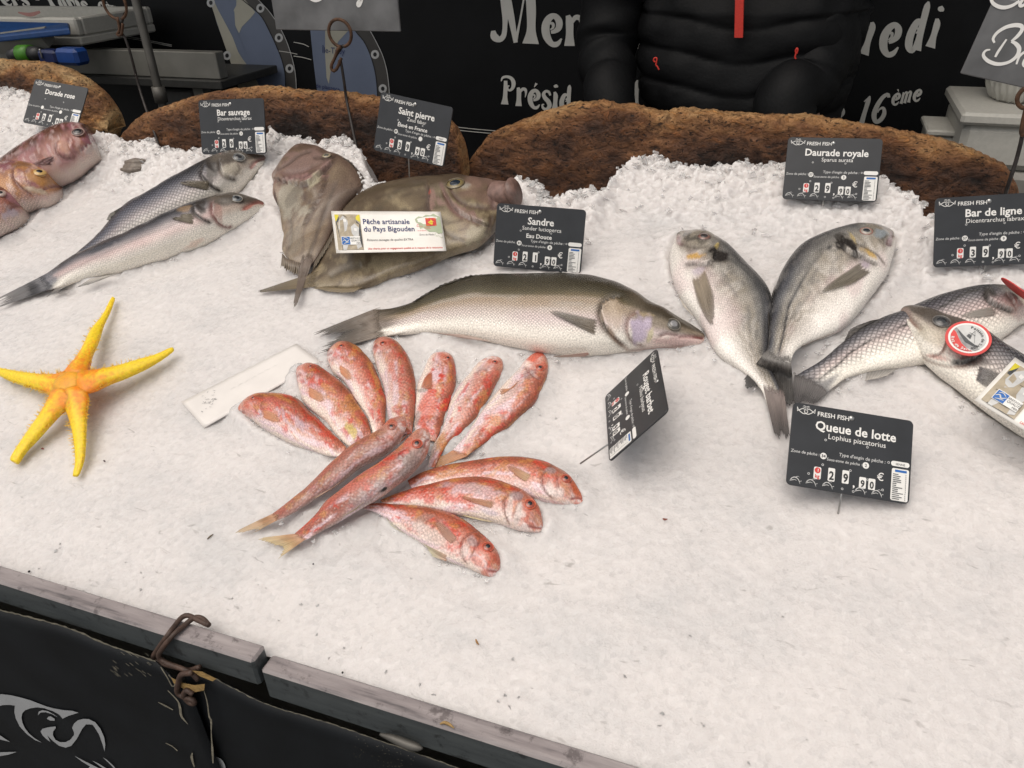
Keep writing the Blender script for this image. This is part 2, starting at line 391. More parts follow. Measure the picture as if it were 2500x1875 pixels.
def fin_mat(name, trans=.25):
    m, nt, b = new_mat(name); L = nt.links.new
    at = N(nt, 'ShaderNodeAttribute', attribute_name='Col'); L(at.outputs['Color'], b.inputs['Base Color'])
    b.inputs['Roughness'].default_value = .38; b.inputs['Coat Weight'].default_value = .1
    b.inputs['Subsurface Weight'].default_value = .0
    L(at.outputs['Alpha'], b.inputs['Alpha'])
    return m
def attr_mat(name, rough=.5, metal=0.0, noise=300, var=.15, bump=.2, coat=0.0, bscale=500, bdist=.002):
    m, nt, b = new_mat(name); L = nt.links.new
    at = N(nt, 'ShaderNodeAttribute', attribute_name='Col'); tc = N(nt, 'ShaderNodeTexCoord')
    n2 = N(nt, 'ShaderNodeTexNoise', i_Scale=float(noise), i_Detail=4.0); L(tc.outputs['Object'], n2.inputs['Vector'])
    r2 = ramp(nt, [(.3, (1 - var,) * 3), (.7, (1 + var,) * 3)], n2.outputs['Fac'])
    m2 = N(nt, 'ShaderNodeMix', data_type='RGBA', blend_type='MULTIPLY'); m2.inputs[0].default_value = 1; L(at.outputs['Color'], m2.inputs[6]); L(r2.outputs[0], m2.inputs[7]); L(m2.outputs[2], b.inputs['Base Color'])
    b.inputs['Roughness'].default_value = rough; b.inputs['Metallic'].default_value = metal; b.inputs['Coat Weight'].default_value = coat
    n3 = N(nt, 'ShaderNodeTexNoise', i_Scale=float(bscale), i_Detail=5.0); L(tc.outputs['Object'], n3.inputs['Vector'])
    bp = N(nt, 'ShaderNodeBump', i_Strength=bump, i_Distance=bdist); L(n3.outputs['Fac'], bp.inputs['Height']); L(bp.outputs[0], b.inputs['Normal'])
    return m
def bark_mat(name, lift=0.0):
    m, nt, b = new_mat(name); L = nt.links.new
    at = N(nt, 'ShaderNodeAttribute', attribute_name='Col'); tc = N(nt, 'ShaderNodeTexCoord')
    mp = N(nt, 'ShaderNodeMapping'); mp.inputs['Scale'].default_value = (.62, 1, 1.15); L(tc.outputs['Object'], mp.inputs[0])
    n1 = N(nt, 'ShaderNodeTexNoise', i_Scale=10.0, i_Detail=10.0, i_Roughness=.70); L(mp.outputs[0], n1.inputs['Vector'])
    ad = N(nt, 'ShaderNodeMath', operation='MULTIPLY_ADD'); L(at.outputs['Fac'], ad.inputs[0]); ad.inputs[1].default_value = .36; L(n1.outputs['Fac'], ad.inputs[2])
    r = ramp(nt, [(.40, (.014, .007, .005)), (.52, (.072, .032, .017)), (.64, (.17, .075, .032)), (.76, (.33, .17, .070)), (.93, (.50, .33, .16))], ad.outputs[0])
    n2 = N(nt, 'ShaderNodeTexNoise', i_Scale=170.0, i_Detail=5.0, i_Roughness=.62, i_Distortion=.3); L(mp.outputs[0], n2.inputs['Vector'])
    r2a = ramp(nt, [(.355, (.08, .06, .05)), (.40, (1, 1, 1)), (.60, (1, 1, 1)), (.72, (1.5, 1.4, 1.25))], n2.outputs['Fac'])
    n5 = N(nt, 'ShaderNodeTexNoise', i_Scale=60.0, i_Detail=6.0, i_Roughness=.7, i_Distortion=.8); L(mp.outputs[0], n5.inputs['Vector'])
    r5 = ramp(nt, [(.30, (.30, .25, .23)), (.45, (.9, .9, .9)), (.55, (1.1, 1.08, 1.05)), (.68, (2.1, 1.85, 1.5))], n5.outputs['Fac'])
    r2 = N(nt, 'ShaderNodeMix', data_type='RGBA', blend_type='MULTIPLY'); r2.inputs[0].default_value = 1.0; L(r2a.outputs[0], r2.inputs[6]); L(r5.outputs[0], r2.inputs[7])
    mx = N(nt, 'ShaderNodeMix', data_type='RGBA', blend_type='MULTIPLY'); mx.inputs[0].default_value = .95; L(r.outputs[0], mx.inputs[6]); L(r2.outputs[2], mx.inputs[7])
    L(mx.outputs[2], b.inputs['Base Color']); b.inputs['Roughness'].default_value = .62; b.inputs['Specular IOR Level'].default_value = .35
    sm = N(nt, 'ShaderNodeMath', operation='MULTIPLY_ADD'); L(n1.outputs['Fac'], sm.inputs[0]); sm.inputs[1].default_value = 1.2; L(r2.outputs[2], sm.inputs[2])
    bp = N(nt, 'ShaderNodeBump', i_Strength=1.0, i_Distance=.005); L(sm.outputs[0], bp.inputs['Height']); L(bp.outputs[0], b.inputs['Normal'])
    return m
M = {}
M['ice'] = ice_mat(); M['chip'] = chip_mat()
M['bark'] = bark_mat('cork_bark')
M['spot'] = plain('black_rivet_hole', (.01, .01, .01), .6)
M['tarp'] = plain('black_tarpaulin', (.0055, .0058, .0065), .55, var=.3, scale=9, bump=.12, bscale=1400, spec=.25)
M['print'] = plain('cream_print', (.74, .72, .66), .55, var=.06, scale=20)
M['print_cool'] = plain('silver_print', (.36, .37, .38), .5, var=.06, scale=20)
M['paint'] = plain('grey_painted_wood', (.105, .115, .118), .5, var=.25, scale=30, bump=.2)
M['slate'] = plain('slate', (.125, .127, .13), .55, var=.4, scale=14, bump=.15, spec=.4)
M['chalk'] = plain('chalk_paint', (.80, .79, .76), .6, var=.04)
M['rust'] = plain('rusty_wire', (.085, .042, .022), .7, metal=.3, var=.5, scale=120, bump=.4)
M['darkwire'] = plain('dark_wire', (.035, .030, .028), .55, metal=.4, var=.4, scale=100)
M['steel'] = plain('steel', (.42, .42, .41), .3, metal=.9, var=.1)
M['galv'] = plain('galvanised_tube', (.10, .095, .085), .5, metal=.4, var=.25, scale=25)
M['plate'] = plain('black_plastic', (.026, .028, .032), .36, var=.15, scale=30, spec=.5, bump=.03)
M['white'] = plain('white_print', (.78, .77, .74), .5, var=.03)
M['cardw'] = plain('white_card', (.83, .80, .75), .55, var=.03)
M['redp'] = plain('red_print', (.62, .055, .05), .5, var=.08)
M['blackp'] = plain('black_print', (.02, .02, .022), .5, var=.1)
M['navyp'] = plain('navy_print', (.035, .05, .15), .5, var=.05)
M['bluep'] = plain('blue_print', (.02, .13, .42), .45, var=.08)
M['greenp'] = plain('pale_green_print', (.42, .48, .33), .5, var=.08)
M['yellowp'] = plain('yellow_print', (.68, .58, .05), .5, var=.1)
M['greyp'] = plain('grey_halftone', (.30, .30, .30), .5, var=.3, scale=200)
M['dgreyp'] = plain('dark_grey_halftone', (.07, .075, .08), .5, var=.3, scale=200)
M['lgreyp'] = plain('light_grey_print', (.55, .55, .54), .5, var=.1, scale=100)
M['tanp'] = plain('tan_print', (.40, .34, .25), .5, var=.2, scale=100)
M['mapblue'] = plain('map_blue', (.17, .205, .29), .55, var=.12, scale=6)
M['mapland'] = plain('map_cream', (.46, .44, .36), .55, var=.12, scale=8)
M['ring'] = plain('porthole_grey', (.075, .07, .065), .5, var=.35, scale=5)
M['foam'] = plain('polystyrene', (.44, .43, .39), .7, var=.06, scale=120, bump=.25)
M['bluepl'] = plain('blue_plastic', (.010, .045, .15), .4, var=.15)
M['galvbeam'] = plain('aluminium_beam', (.24, .235, .21), .5, metal=.35, var=.15, scale=14)

# ------------------------------------------------------------------ crushed ice
HR = .022
ridge_px = [(-120, 190), (0, 203), (38, 209), (76, 221), (150, 285), (215, 316), (255, 323), (285, 328), (316, 337), (345, 338), (377, 332), (392, 350), (408, 348), (443, 358), (484, 358), (560, 345), (649, 320), (663, 310), (692, 323), (711, 320), (777, 335), (815, 323), (847, 321), (862, 334),
            (880, 352), (893, 392), (910, 430), (960, 448), (1100, 440), (1238, 440), (1263, 427), (1295, 425), (1317, 435), (1342, 474), (1390, 456), (1447, 448), (1459, 457), (1478, 443), (1500, 414), (1526, 386), (1554, 367), (1608, 366), (1624, 371), (1643, 385), (1738, 391), (1770, 394), (1814, 381),
            (1896, 391), (1930, 398), (2060, 404), (2164, 411), (2180, 437), (2208, 450), (2233, 452), (2256, 478), (2262, 512), (2300, 512), (2420, 530), (2600, 560)]
rw = on_plane(ridge_px, HR + .004)
r_s = rw[:, 0]; r_t = (rw - P0) @ TP
o_ = np.argsort(r_s); r_s, r_t = r_s[o_], r_t[o_]
def ridge_t(s): return np.interp(s, r_s, r_t)
def ice_h(s, t, fine=True):
    tr = ridge_t(s) - .006
    u = tr - t
    back = 1 - sstep(0.0, .30, u)
    h = HR * (1 - sstep(0, .16, np.maximum(u, 0)))
    if fine:
        h = h + .0055 * (fbm(s * 11, t * 13, 3, 3) - .5) * (1 + .8 * back)
        d1, v1 = worley(s * 85 + .6 * vn(s * 90, t * 90, 4), t * 105, 11); d2, v2 = worley(s * 150, t * 180, 12)
        h = h + (v1 - .5) * (.0008 + .0085 * back ** 2) + (v2 - .5) * (.0009 + .0045 * back ** 2)
        h = h + .0017 * (fbm(s * 95, t * 110, 21, 3) - .5)
    ov = np.maximum(-u - .0, 0)
    h = h - ov * 2.2 - .4 * ov ** .7 * (ov > 0)
    return np.maximum(h, -.14)
def ice_at(P, fine=False):
    P = np.atleast_2d(P); return ice_h(P[:, 0], (P - P0) @ TP, fine)
# ------------------------------------------------------------------ bark slabs behind the ice
def bark(px, yb, label, zlow, bulge, light, nu=300, seed=0, th=.035):
    p = resample(px, nu); top = on_y(p, yb); prof = 44
    G = np.zeros((nu, 2 * prof, 3)); Cc = np.zeros((nu, 2 * prof, 3))
    zb = np.minimum(zlow, top[:, 2] - .004)
    x = top[:, 0]; xs = np.linspace(x[0], x[-1], nu)
    for j in range(2 * prof):
        if j < prof:
            t = j / (prof - 1); z = zb + (top[:, 2] - zb) * t; H = np.maximum(top[:, 2] - zb, .01)
            y = yb - th / 2 - bulge * .6 * np.sin(math.pi * min(1, t * .9 + .05)) ** .8 - (1 - t) * .022
            edge = np.exp(-(H * (1 - t)) / .022)
            y = y + th * .30 * np.exp(-(H * (1 - t)) / .003)
        else:
            t = 1 - (j - prof) / (prof - 1); z = zb + (top[:, 2] - zb) * t - .001; y = yb + th / 2 + 0 * x; H = np.maximum(top[:, 2] - zb, .01)
            y = y - th * .30 * np.exp(-(H * (1 - t)) / .003); edge = np.exp(-(H * (1 - t)) / .02)
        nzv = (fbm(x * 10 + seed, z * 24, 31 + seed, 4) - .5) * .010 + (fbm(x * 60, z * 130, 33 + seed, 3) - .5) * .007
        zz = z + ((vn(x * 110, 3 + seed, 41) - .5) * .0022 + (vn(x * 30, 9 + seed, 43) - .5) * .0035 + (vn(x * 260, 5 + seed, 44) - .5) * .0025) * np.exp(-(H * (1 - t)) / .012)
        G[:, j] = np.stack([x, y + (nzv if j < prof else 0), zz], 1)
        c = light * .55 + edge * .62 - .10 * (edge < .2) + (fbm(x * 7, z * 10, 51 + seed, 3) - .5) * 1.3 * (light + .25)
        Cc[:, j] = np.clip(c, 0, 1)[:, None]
    b = np.array([x.mean(), yb, zlow])
    o = grid_obj('cork_bark', G, M['bark'], closed=True, col=Cc, caps=True, loc=b)
    return tag(o, label, 'bark', 'slabs of cork bark edging the ice')
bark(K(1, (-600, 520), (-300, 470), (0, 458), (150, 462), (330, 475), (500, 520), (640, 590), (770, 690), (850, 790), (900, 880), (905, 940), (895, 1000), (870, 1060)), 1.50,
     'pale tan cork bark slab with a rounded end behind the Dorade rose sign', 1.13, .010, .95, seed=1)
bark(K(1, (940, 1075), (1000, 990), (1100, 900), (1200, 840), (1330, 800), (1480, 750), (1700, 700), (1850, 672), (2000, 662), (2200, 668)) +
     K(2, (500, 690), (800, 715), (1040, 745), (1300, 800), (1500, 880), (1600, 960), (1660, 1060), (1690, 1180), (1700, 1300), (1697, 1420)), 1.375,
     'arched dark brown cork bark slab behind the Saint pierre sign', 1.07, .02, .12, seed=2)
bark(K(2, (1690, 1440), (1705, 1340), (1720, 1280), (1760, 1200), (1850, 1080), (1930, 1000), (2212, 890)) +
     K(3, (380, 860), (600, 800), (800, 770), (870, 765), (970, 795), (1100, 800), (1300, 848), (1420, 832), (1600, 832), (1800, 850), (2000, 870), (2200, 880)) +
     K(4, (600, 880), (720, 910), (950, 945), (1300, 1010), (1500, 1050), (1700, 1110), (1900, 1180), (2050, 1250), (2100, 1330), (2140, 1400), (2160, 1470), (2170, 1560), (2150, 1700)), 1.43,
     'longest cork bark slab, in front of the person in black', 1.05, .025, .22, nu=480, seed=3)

# ------------------------------------------------------------------ front rails, cloth banners below them
def wood_mat():
    m, nt, b = new_mat('worn_painted_rail'); L = nt.links.new
    tc = N(nt, 'ShaderNodeTexCoord'); mp = N(nt, 'ShaderNodeMapping'); mp.inputs['Scale'].default_value = (1, 9, 9); L(tc.outputs['Object'], mp.inputs[0])
    n1 = N(nt, 'ShaderNodeTexNoise', i_Scale=9.0, i_Detail=8.0, i_Roughness=.62); L(mp.outputs[0], n1.inputs['Vector'])
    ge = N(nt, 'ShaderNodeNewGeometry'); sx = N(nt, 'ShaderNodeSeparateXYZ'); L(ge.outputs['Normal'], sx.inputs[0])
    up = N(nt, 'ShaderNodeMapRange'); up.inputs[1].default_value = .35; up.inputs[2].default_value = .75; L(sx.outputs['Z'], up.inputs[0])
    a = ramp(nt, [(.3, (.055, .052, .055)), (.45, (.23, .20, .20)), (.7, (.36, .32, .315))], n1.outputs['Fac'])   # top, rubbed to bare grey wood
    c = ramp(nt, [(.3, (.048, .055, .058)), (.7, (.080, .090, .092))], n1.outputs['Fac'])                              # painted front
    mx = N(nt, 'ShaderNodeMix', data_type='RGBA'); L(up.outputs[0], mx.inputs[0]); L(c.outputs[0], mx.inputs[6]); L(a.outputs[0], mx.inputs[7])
    n2 = N(nt, 'ShaderNodeTexNoise', i_Scale=45.0, i_Detail=6.0, i_Roughness=.7); L(tc.outputs['Object'], n2.inputs['Vector'])
    r2 = ramp(nt, [(.36, (.35, .33, .33)), (.44, (1, 1, 1)), (.66, (1, 1, 1)), (.74, (1.35, 1.2, 1.2))], n2.outputs['Fac'])
    m2 = N(nt, 'ShaderNodeMix', data_type='RGBA', blend_type='MULTIPLY'); m2.inputs[0].default_value = .8; L(mx.outputs[2], m2.inputs[6]); L(r2.outputs[0], m2.inputs[7])
    L(m2.outputs[2], b.inputs['Base Color']); b.inputs['Roughness'].default_value = .42
    bp = N(nt, 'ShaderNodeBump', i_Strength=.3, i_Distance=.002); L(n1.outputs['Fac'], bp.inputs['Height']); L(bp.outputs[0], b.inputs['Normal'])
    return m
M['rail'] = wood_mat()
zt1, zt2 = .886, .872
bk = on_z([(0, 1385), (633, 1562)], zt1); fr = on_z([(0, 1432), (612, 1603)], zt1)
yb1, yf1, x1 = bk[:, 1].mean(), fr[:, 1].mean(), on_z([(640, 1585)], zt1)[0, 0]
zb1 = on_y([(0, 1484), (612, 1655)], yf1)[:, 2].mean()
bk2 = on_z([(652, 1597), (1200, 1752)], zt2); fr2 = on_z([(625, 1636), (1200, 1809)], zt2)
yb2, yf2, x2 = bk2[:, 1].mean(), fr2[:, 1].mean(), on_z([(636, 1618)], zt2)[0, 0]
zb2 = on_y([(649, 1709), (1200, 1872)], yf2)[:, 2].mean()
print('rails', bk, fr, bk2, fr2, zb1, zb2, x1, x2)
ra = MB().box((-2.2, yf1, zb1), (x1, yb1, zt1), .003).build('wooden_rail', M['rail'], loc=(x1, yf1, zb1), smooth=False)
tag(ra, 'grey painted wooden rail on the left, wire tied around it', 'rail')
rb = MB().box((x1 + .004, yf2, zb2), (1.0, yb2, zt2), .003).build('wooden_rail', M['rail'], loc=(x2, yf2, zb2), smooth=False)
tag(rb, 'scuffed grey wooden rail along the ice at the bottom centre', 'rail')
ct = MB()
ct.box((-2.25, .50, .55), (.9, .54, .80), 0); ct.box((-2.25, 1.36, .55), (.9, 1.40, 1.0), 0)
for X in (-2.1, -.9, .3):
    for Yv in (.55, 1.3): ct.box((X, Yv, 0), (X + .05, Yv + .05, .55), .004)
tb = ct.build('display_table', M['galvbeam'], loc=(-.6, .9, 0), smooth=False); tag(tb, 'long metal trestle carrying the bed of ice', 'table')

# ground
def ground_mat():
    return plain('asphalt', (.05, .05, .05), .85, var=.25, scale=40, bump=.5)
g = mesh_obj('ground', [(-60, -60, 0), (60, -60, 0), (60, 60, 0), (-60, 60, 0)], [[0, 1, 2, 3]], ground_mat(), smooth=False); g['kind'] = 'structure'
# ------------------------------------------------------------------ fish
def poly_dist(P, line):
    """distance of points (n,2) to a polyline, signed side, and position along it 0..1"""
    A = resample(line, max(12, len(line) * 6)); best = np.full(len(P), 1e9); side = np.zeros(len(P)); al = np.zeros(len(P))
    for i in range(len(A) - 1):
        a, b = A[i], A[i + 1]; d = b - a; q = P - a; t = np.clip((q @ d) / (d @ d + 1e-9), 0, 1)
        r = q - t[:, None] * d; dd = np.hypot(r[:, 0], r[:, 1]); m = dd < best
        best = np.where(m, dd, best); side = np.where(m, np.sign(d[0] * q[:, 1] - d[1] * q[:, 0]), side); al = np.where(m, (i + t) / (len(A) - 1), al)
    return best, side, al
def mixc(C, c, f):
    f = np.clip(f, 0, 1)[:, None]; C[:, :3] = C[:, :3] * (1 - f) + np.asarray(c, float) * f
ALL_FISH = []
class Fish:
    def __init__(s, name, label, cat, group, D, V, ratio, colfn, mat, lift=0.0, nu=150, nv=56, feats=(), seed=0, sink=.52, tailflat=.65, tilt=0.0, liftfn=None, powr=.82, scale_from=.2, ahead=1.0):
        D = resample(D, nu); V = resample(V, nu); s.seed = seed; sp = np.linspace(0, 1, nu)
        h = np.full(nu, .012 + lift)
        for it in range(4):
            pd = on_plane(D, h); pv = on_plane(V, h); c = (pd + pv) / 2; a = (pv - pd) / 2
            wd = np.linalg.norm(a, axis=1); wm = wd.max()
            T = (ratio + 0 * sp) * wd ** .62 * wm ** .38 * (1 - tailflat * sp ** 2.5) * (1 - .82 * sstep(.90, 1, sp)) * (.45 + .55 * sstep(0, .14, sp))
            ih = ice_h(c[:, 0], (c - P0) @ TP, False); ih = np.convolve(np.r_[[ih[0]] * 10, ih, [ih[-1]] * 10], np.ones(21) / 21, 'valid')
            h = ih + np.maximum(T * sink, .0075 * sstep(.6, .9, sp)) + lift + (liftfn(sp) if liftfn is not None else 0)
        # keep the traced outline as silhouette
        ax = np.gradient(c, axis=0); ax /= np.linalg.norm(ax, axis=1)[:, None]
        pc = project(c); m = np.gradient(pc, axis=0); m = np.stack([-m[:, 1], m[:, 0]], 1); m /= np.linalg.norm(m, axis=1)[:, None] + 1e-9
        Am = np.abs(((project(c + a * .5) - pc) * m).sum(1)) * 2 + 1e-6; Bm = np.abs(((project(c + NP * T[:, None] * .5) - pc) * m).sum(1)) * 2
        kk = np.sqrt(np.clip(1 - (Bm / Am) ** 2, .45, 1)); kk = np.convolve(np.r_[[kk[0]] * 4, kk, [kk[-1]] * 4], np.ones(9) / 9, 'valid')
        a = a * kk[:, None]
        ph = np.linspace(0, 2 * math.pi, nv, endpoint=False)
        up = np.sign(np.sin(ph)) * np.abs(np.sin(ph)) ** powr; ac = -np.cos(ph)
        G = c[:, None] + a[:, None] * ac[None, :, None] + NP * (T[:, None] * up[None, :])[..., None]
        if tilt: # roll about the body axis
            pass
        L = np.r_[0, np.cumsum(np.linalg.norm(np.diff(c, axis=0), axis=1))]
        s.L = L[-1]; gir = np.stack([np.full(nu, 0)] * nv, 1).astype(float)
        for j in range(1, nv): gir[:, j] = gir[:, j - 1] + np.linalg.norm(G[:, j] - G[:, j - 1], axis=1)
        gir = gir - gir[:, nv // 4:nv // 4 + 1]
        A_, B_ = np.meshgrid(sp, (1 - np.cos(ph)) / 2, indexing='ij'); upper = np.broadcast_to(np.sin(ph) > -.25, A_.shape)
        P = project(G).reshape(-1, 2); shp = A_.shape
        dv = V - D; ll = (dv ** 2).sum(1) + 4.0; Bv = np.clip((((P.reshape(nu, nv, 2) - D[:, None]) * dv[:, None]).sum(2) + 1) / ll[:, None], 0, 1)
        Bv = np.where(upper, Bv, B_)
        x = (A_ * s.L).ravel(); y = gir.ravel()
        C = np.ones((x.size, 4)); colfn(C, A_.ravel() * ahead, Bv.ravel(), x, y, seed)
        C[:, 3] *= sstep(scale_from - .04, scale_from + .03, A_.ravel())
        nrm = (G - c[:, None]); nrm /= np.linalg.norm(nrm, axis=2)[..., None] + 1e-9
        disp = np.zeros(x.size); U = upper.ravel()
        pxm = F / np.median(depth_of(c))                     # pixels per metre
        jx = (fbm(x * 90, y * 90, seed + 71, 2) - .5); jy = (fbm(x * 90, y * 90, seed + 81, 2) - .5)
        for f in feats:
            k = f[0]
            if k == 'groove':                                # line, width px, depth mm, colour, strength
                d, _, al = poly_dist(P, f[1]); g_ = np.exp(-(d / (f[2] * 1.15)) ** 2) * U * np.clip(np.minimum(al, 1 - al) * 12 + .25, 0, 1)
                disp -= f[3] * .0016 * g_; mixc(C, np.array(f[4]) * .8, g_ * min(1, f[5] * 1.35))
            elif k == 'flap':                                # raise the right side of the line
                d, sd, al = poly_dist(P, f[1]); w_ = U * np.clip(np.minimum(al, 1 - al) * 10 + .1, 0, 1)
                disp += f[3] * .0013 * np.where(sd * f[4] > 0, np.exp(-d / f[2]), -np.exp(-(d / (f[2] * .25)) ** 2) * .9) * w_
                mixc(C, np.array(f[5]) * .8, np.where(sd * f[4] > 0, np.exp(-(d / 2.2) ** 2) * .5, np.exp(-(d / (f[2] * .33)) ** 2)) * w_ * min(1, f[6] * 1.35))
            elif k == 'blob':                                # centre, rx, ry, angle, colour, strength, scale-mask
                q = P - np.array(f[1]); q = q + np.stack([jx, jy], 1) * np.array([f[2], f[3]]) * .9; an = math.radians(f[4]); qx = q[:, 0] * math.cos(an) + q[:, 1] * math.sin(an); qy = -q[:, 0] * math.sin(an) + q[:, 1] * math.cos(an)
                r = np.hypot(qx / f[2], qy / f[3]); g_ = (1 - sstep(.6, 1.12, r)) * U; mixc(C, f[5], g_ * min(1, f[6] * 1.1))
                if len(f) > 7: C[:, 3] *= 1 - g_ * f[7]
            elif k == 'bump':
                q = P - np.array(f[1]); disp += f[3] * .001 * np.exp(-(np.hypot(q[:, 0], q[:, 1]) / f[2]) ** 2) * U
        disp += (fbm(x * 45, y * 45, seed + 5, 3) - .5) * .0012 * np.clip(T.max() / .02, .4, 1.5)
        n3 = nrm * .5 + NP * .5; n3 = np.where(upper[..., None], n3, nrm); n3 /= np.linalg.norm(n3, axis=2)[..., None] + 1e-9
        G = G + n3 * disp.reshape(shp)[..., None]
        s.G, s.P, s.U, s.c, s.T = G, project(G).reshape(-1, 2), upper.ravel(), c, T
        s.U2 = np.broadcast_to(np.sin(ph) > .04, shp).ravel()
        s.n = np.cross(np.gradient(G, axis=0), np.gradient(G, axis=1)).reshape(-1, 3); s.n /= np.linalg.norm(s.n, axis=1)[:, None] + 1e-12
        s.n *= np.sign(s.n @ NP + 1e-9)[:, None]
        loc = c[nu // 2] - NP * T[nu // 2]
        s.root = empty(name, loc, label, cat, group)
        uv = np.stack([np.broadcast_to((A_ * s.L), shp), gir], -1)
        s.body = grid_obj('body', G, mat, s.root, closed=True, uv=uv, col=C.reshape(*shp, 4), caps=True)
        s.D, s.V = D, V; s.hw = np.linalg.norm(a, axis=1) * .93; s.ac = a; ALL_FISH.append(s)
    def surf(s, uv, off=.0012, rad=7):
        """points of the upper surface seen at these pixels, else the ice beside the fish"""
        uv = np.atleast_2d(np.asarray(uv, float)); out = []; V = s.G.reshape(-1, 3)
        free = on_plane(uv, 0.004); ih = ice_at(free); free = on_plane(uv, ih + .004)
        hs = (V - P0) @ NP
        dl = [np.hypot(*(s.P - q).T) + np.where(s.U2, 0, 1e4) for q in uv]
        for q, d, fp in zip(uv, dl, free):
            i = int(np.argmin(d)); k = np.argsort(d)[:4]; w_ = 1 / (d[k] + .4); hh = (hs[k] * w_).sum() / w_.sum()
            hb = (fp - P0) @ NP + .002
            t = sstep(rad, rad * 5, d[i]); hh = hh * (1 - t) + hb * t
            out.append(on_plane([q], hh + off)[0])
        return np.array(out)
    def eye(s, px, rpx, iris, pupil=(.012, .013, .016), pr=.55, bulge=.5, rim=None, cloudy=None):
        d = np.hypot(*(s.P - np.array(px)).T) + np.where(s.U2, 0, 1e4); i = int(np.argmin(d)); p = s.G.reshape(-1, 3)[i]; n = s.n[i] * .6 + NP * .4; n /= np.linalg.norm(n)
        r = rpx / F * depth_of(p); u = np.cross(n, [.3, .8, .1]); u /= np.linalg.norm(u); A = np.array([u, np.cross(n, u), n])
        e = MB().ball(p - n * r * .06, (r, r, r * bulge * .8), 24, axes=A).build('eye', emat(iris), s.root)
        q = MB().ball(p - n * r * .06 + n * r * bulge * .56, (r * pr, r * pr, r * bulge * .32), 20, axes=A).build('pupil', emat(pupil, .12), e)
        if rim is not None:
            ring = [p + n * r * .06 + r * 1.0 * (math.cos(t) * A[0] + math.sin(t) * A[1]) for t in np.linspace(0, 2 * math.pi, 25)]
            MB().tube(ring, r * .085, 8, 0).build('eye_rim', emat(rim, .35), e)
        return e
    def fin(s, name, root, tip, c0, c1, mat=None, rays=14, rows=12, ragged=.08, off=.0007, tipoff=.0007, ridge=.00022, alpha=(1, .8), cray=.28, lift=0.0, rad=7, parent=None, rooth=None):
        n = rays * 5 + 1; R0 = resample(root, n); T0 = resample(tip, n); u = np.linspace(0, 1, n)
        rg_ = np.random.default_rng(s.seed * 7 + len(name) + rays)
        rag = np.interp(u * rays, np.arange(rays + 1), rg_.uniform(-1, .25, rays + 1)); sc_ = .5 + .5 * np.cos(2 * math.pi * u * rays)
        if 'tail' in name: R0 = R0 - (T0 - R0) * .16
        T0 = T0 + (T0 - R0) * (rag * ragged + (sc_ - .5) * ragged * .8)[:, None]
        v = np.linspace(0, 1, rows); px = R0[:, None] * (1 - v[None, :, None]) + T0[:, None] * v[None, :, None]
        flat_ = px.reshape(-1, 2); ns = 17; ks = np.unique(np.linspace(0, n - 1, ns).astype(int)); kv = np.unique(np.linspace(0, rows - 1, 7).astype(int))
        # heights sampled coarsely, then interpolated
        sub = px[np.ix_(ks, kv)].reshape(-1, 2); sh = ((s.surf(sub, 0, rad) - P0) @ NP).reshape(len(ks), len(kv))
        hh = np.array([np.interp(np.arange(rows), kv, row) for row in sh]); hh = np.array([np.interp(np.arange(n), ks, hh[:, j]) for j in range(rows)]).T
        hh = hh + off + (tipoff - off) * v[None, :] + lift * .35 * v[None, :] ** 1.3 + (0 if 'tail' in name else -.0012) * (1 - sstep(0, .25, v))[None, :]
        G = on_plane(flat_, hh.ravel()).reshape(n, rows, 3)
        ry = .5 + .5 * np.cos(2 * math.pi * u * rays)[:, None]
        G = G + NP * (ridge * ry * (1 - .5 * v[None, :]))[..., None]
        c = np.asarray(c0)[None, None] * (1 - v[None, :, None]) + np.asarray(c1)[None, None] * v[None, :, None]
        fine_ = .82 + .36 * fbm(np.broadcast_to(u[:, None] * rays * 3.3, (n, rows)), np.broadcast_to(v[None, :] * 1.2 + 3, (n, rows)), s.seed + 9, 3)
        mott = fine_ * (.8 + .4 * fbm(np.broadcast_to(u[:, None] * 9, ry.shape[:1] + (rows,)), np.broadcast_to(v[None, :] * 5, (n, rows)), s.seed + 3, 2))
        c = c * (1 - cray * (1 - ry))[..., None] * mott[..., None]
        al = np.broadcast_to(alpha[0] + (alpha[1] - alpha[0]) * v[None, :], (n, rows))
        if 'tail' in name: al = al * (1 - .25 * v[None, :] ** 2) * sstep(-.02, .20, v[None, :] + .10 * (vn(u * rays * 1.0, 2.2, s.seed)[:, None] - .5))
        if 'pectoral' in name: al = al * .72 * sstep(-.05, .25, v[None, :]) * (.35 + .65 * sstep(0, .16, u)[:, None] * sstep(0, .16, 1 - u)[:, None]) * (1 - .45 * sstep(.6, 1, v[None, :]))
        o = grid_obj(name, G, mat or MF['fin'], parent or s.root, col=np.concatenate([c, al[..., None]], -1))
        md = o.modifiers.new('thickness', 'SOLIDIFY'); md.thickness = .00025; md.offset = 0
        return o
_EM = {}
def emat(c, rough=.15):
    k = (tuple(c), rough)
    if k not in _EM:
        m = plain('fish_eye', c, rough, var=.2, scale=400, spec=.6); m.node_tree.nodes['Principled BSDF'].inputs['Coat Weight'].default_value = .25; _EM[k] = m
    return _EM[k]
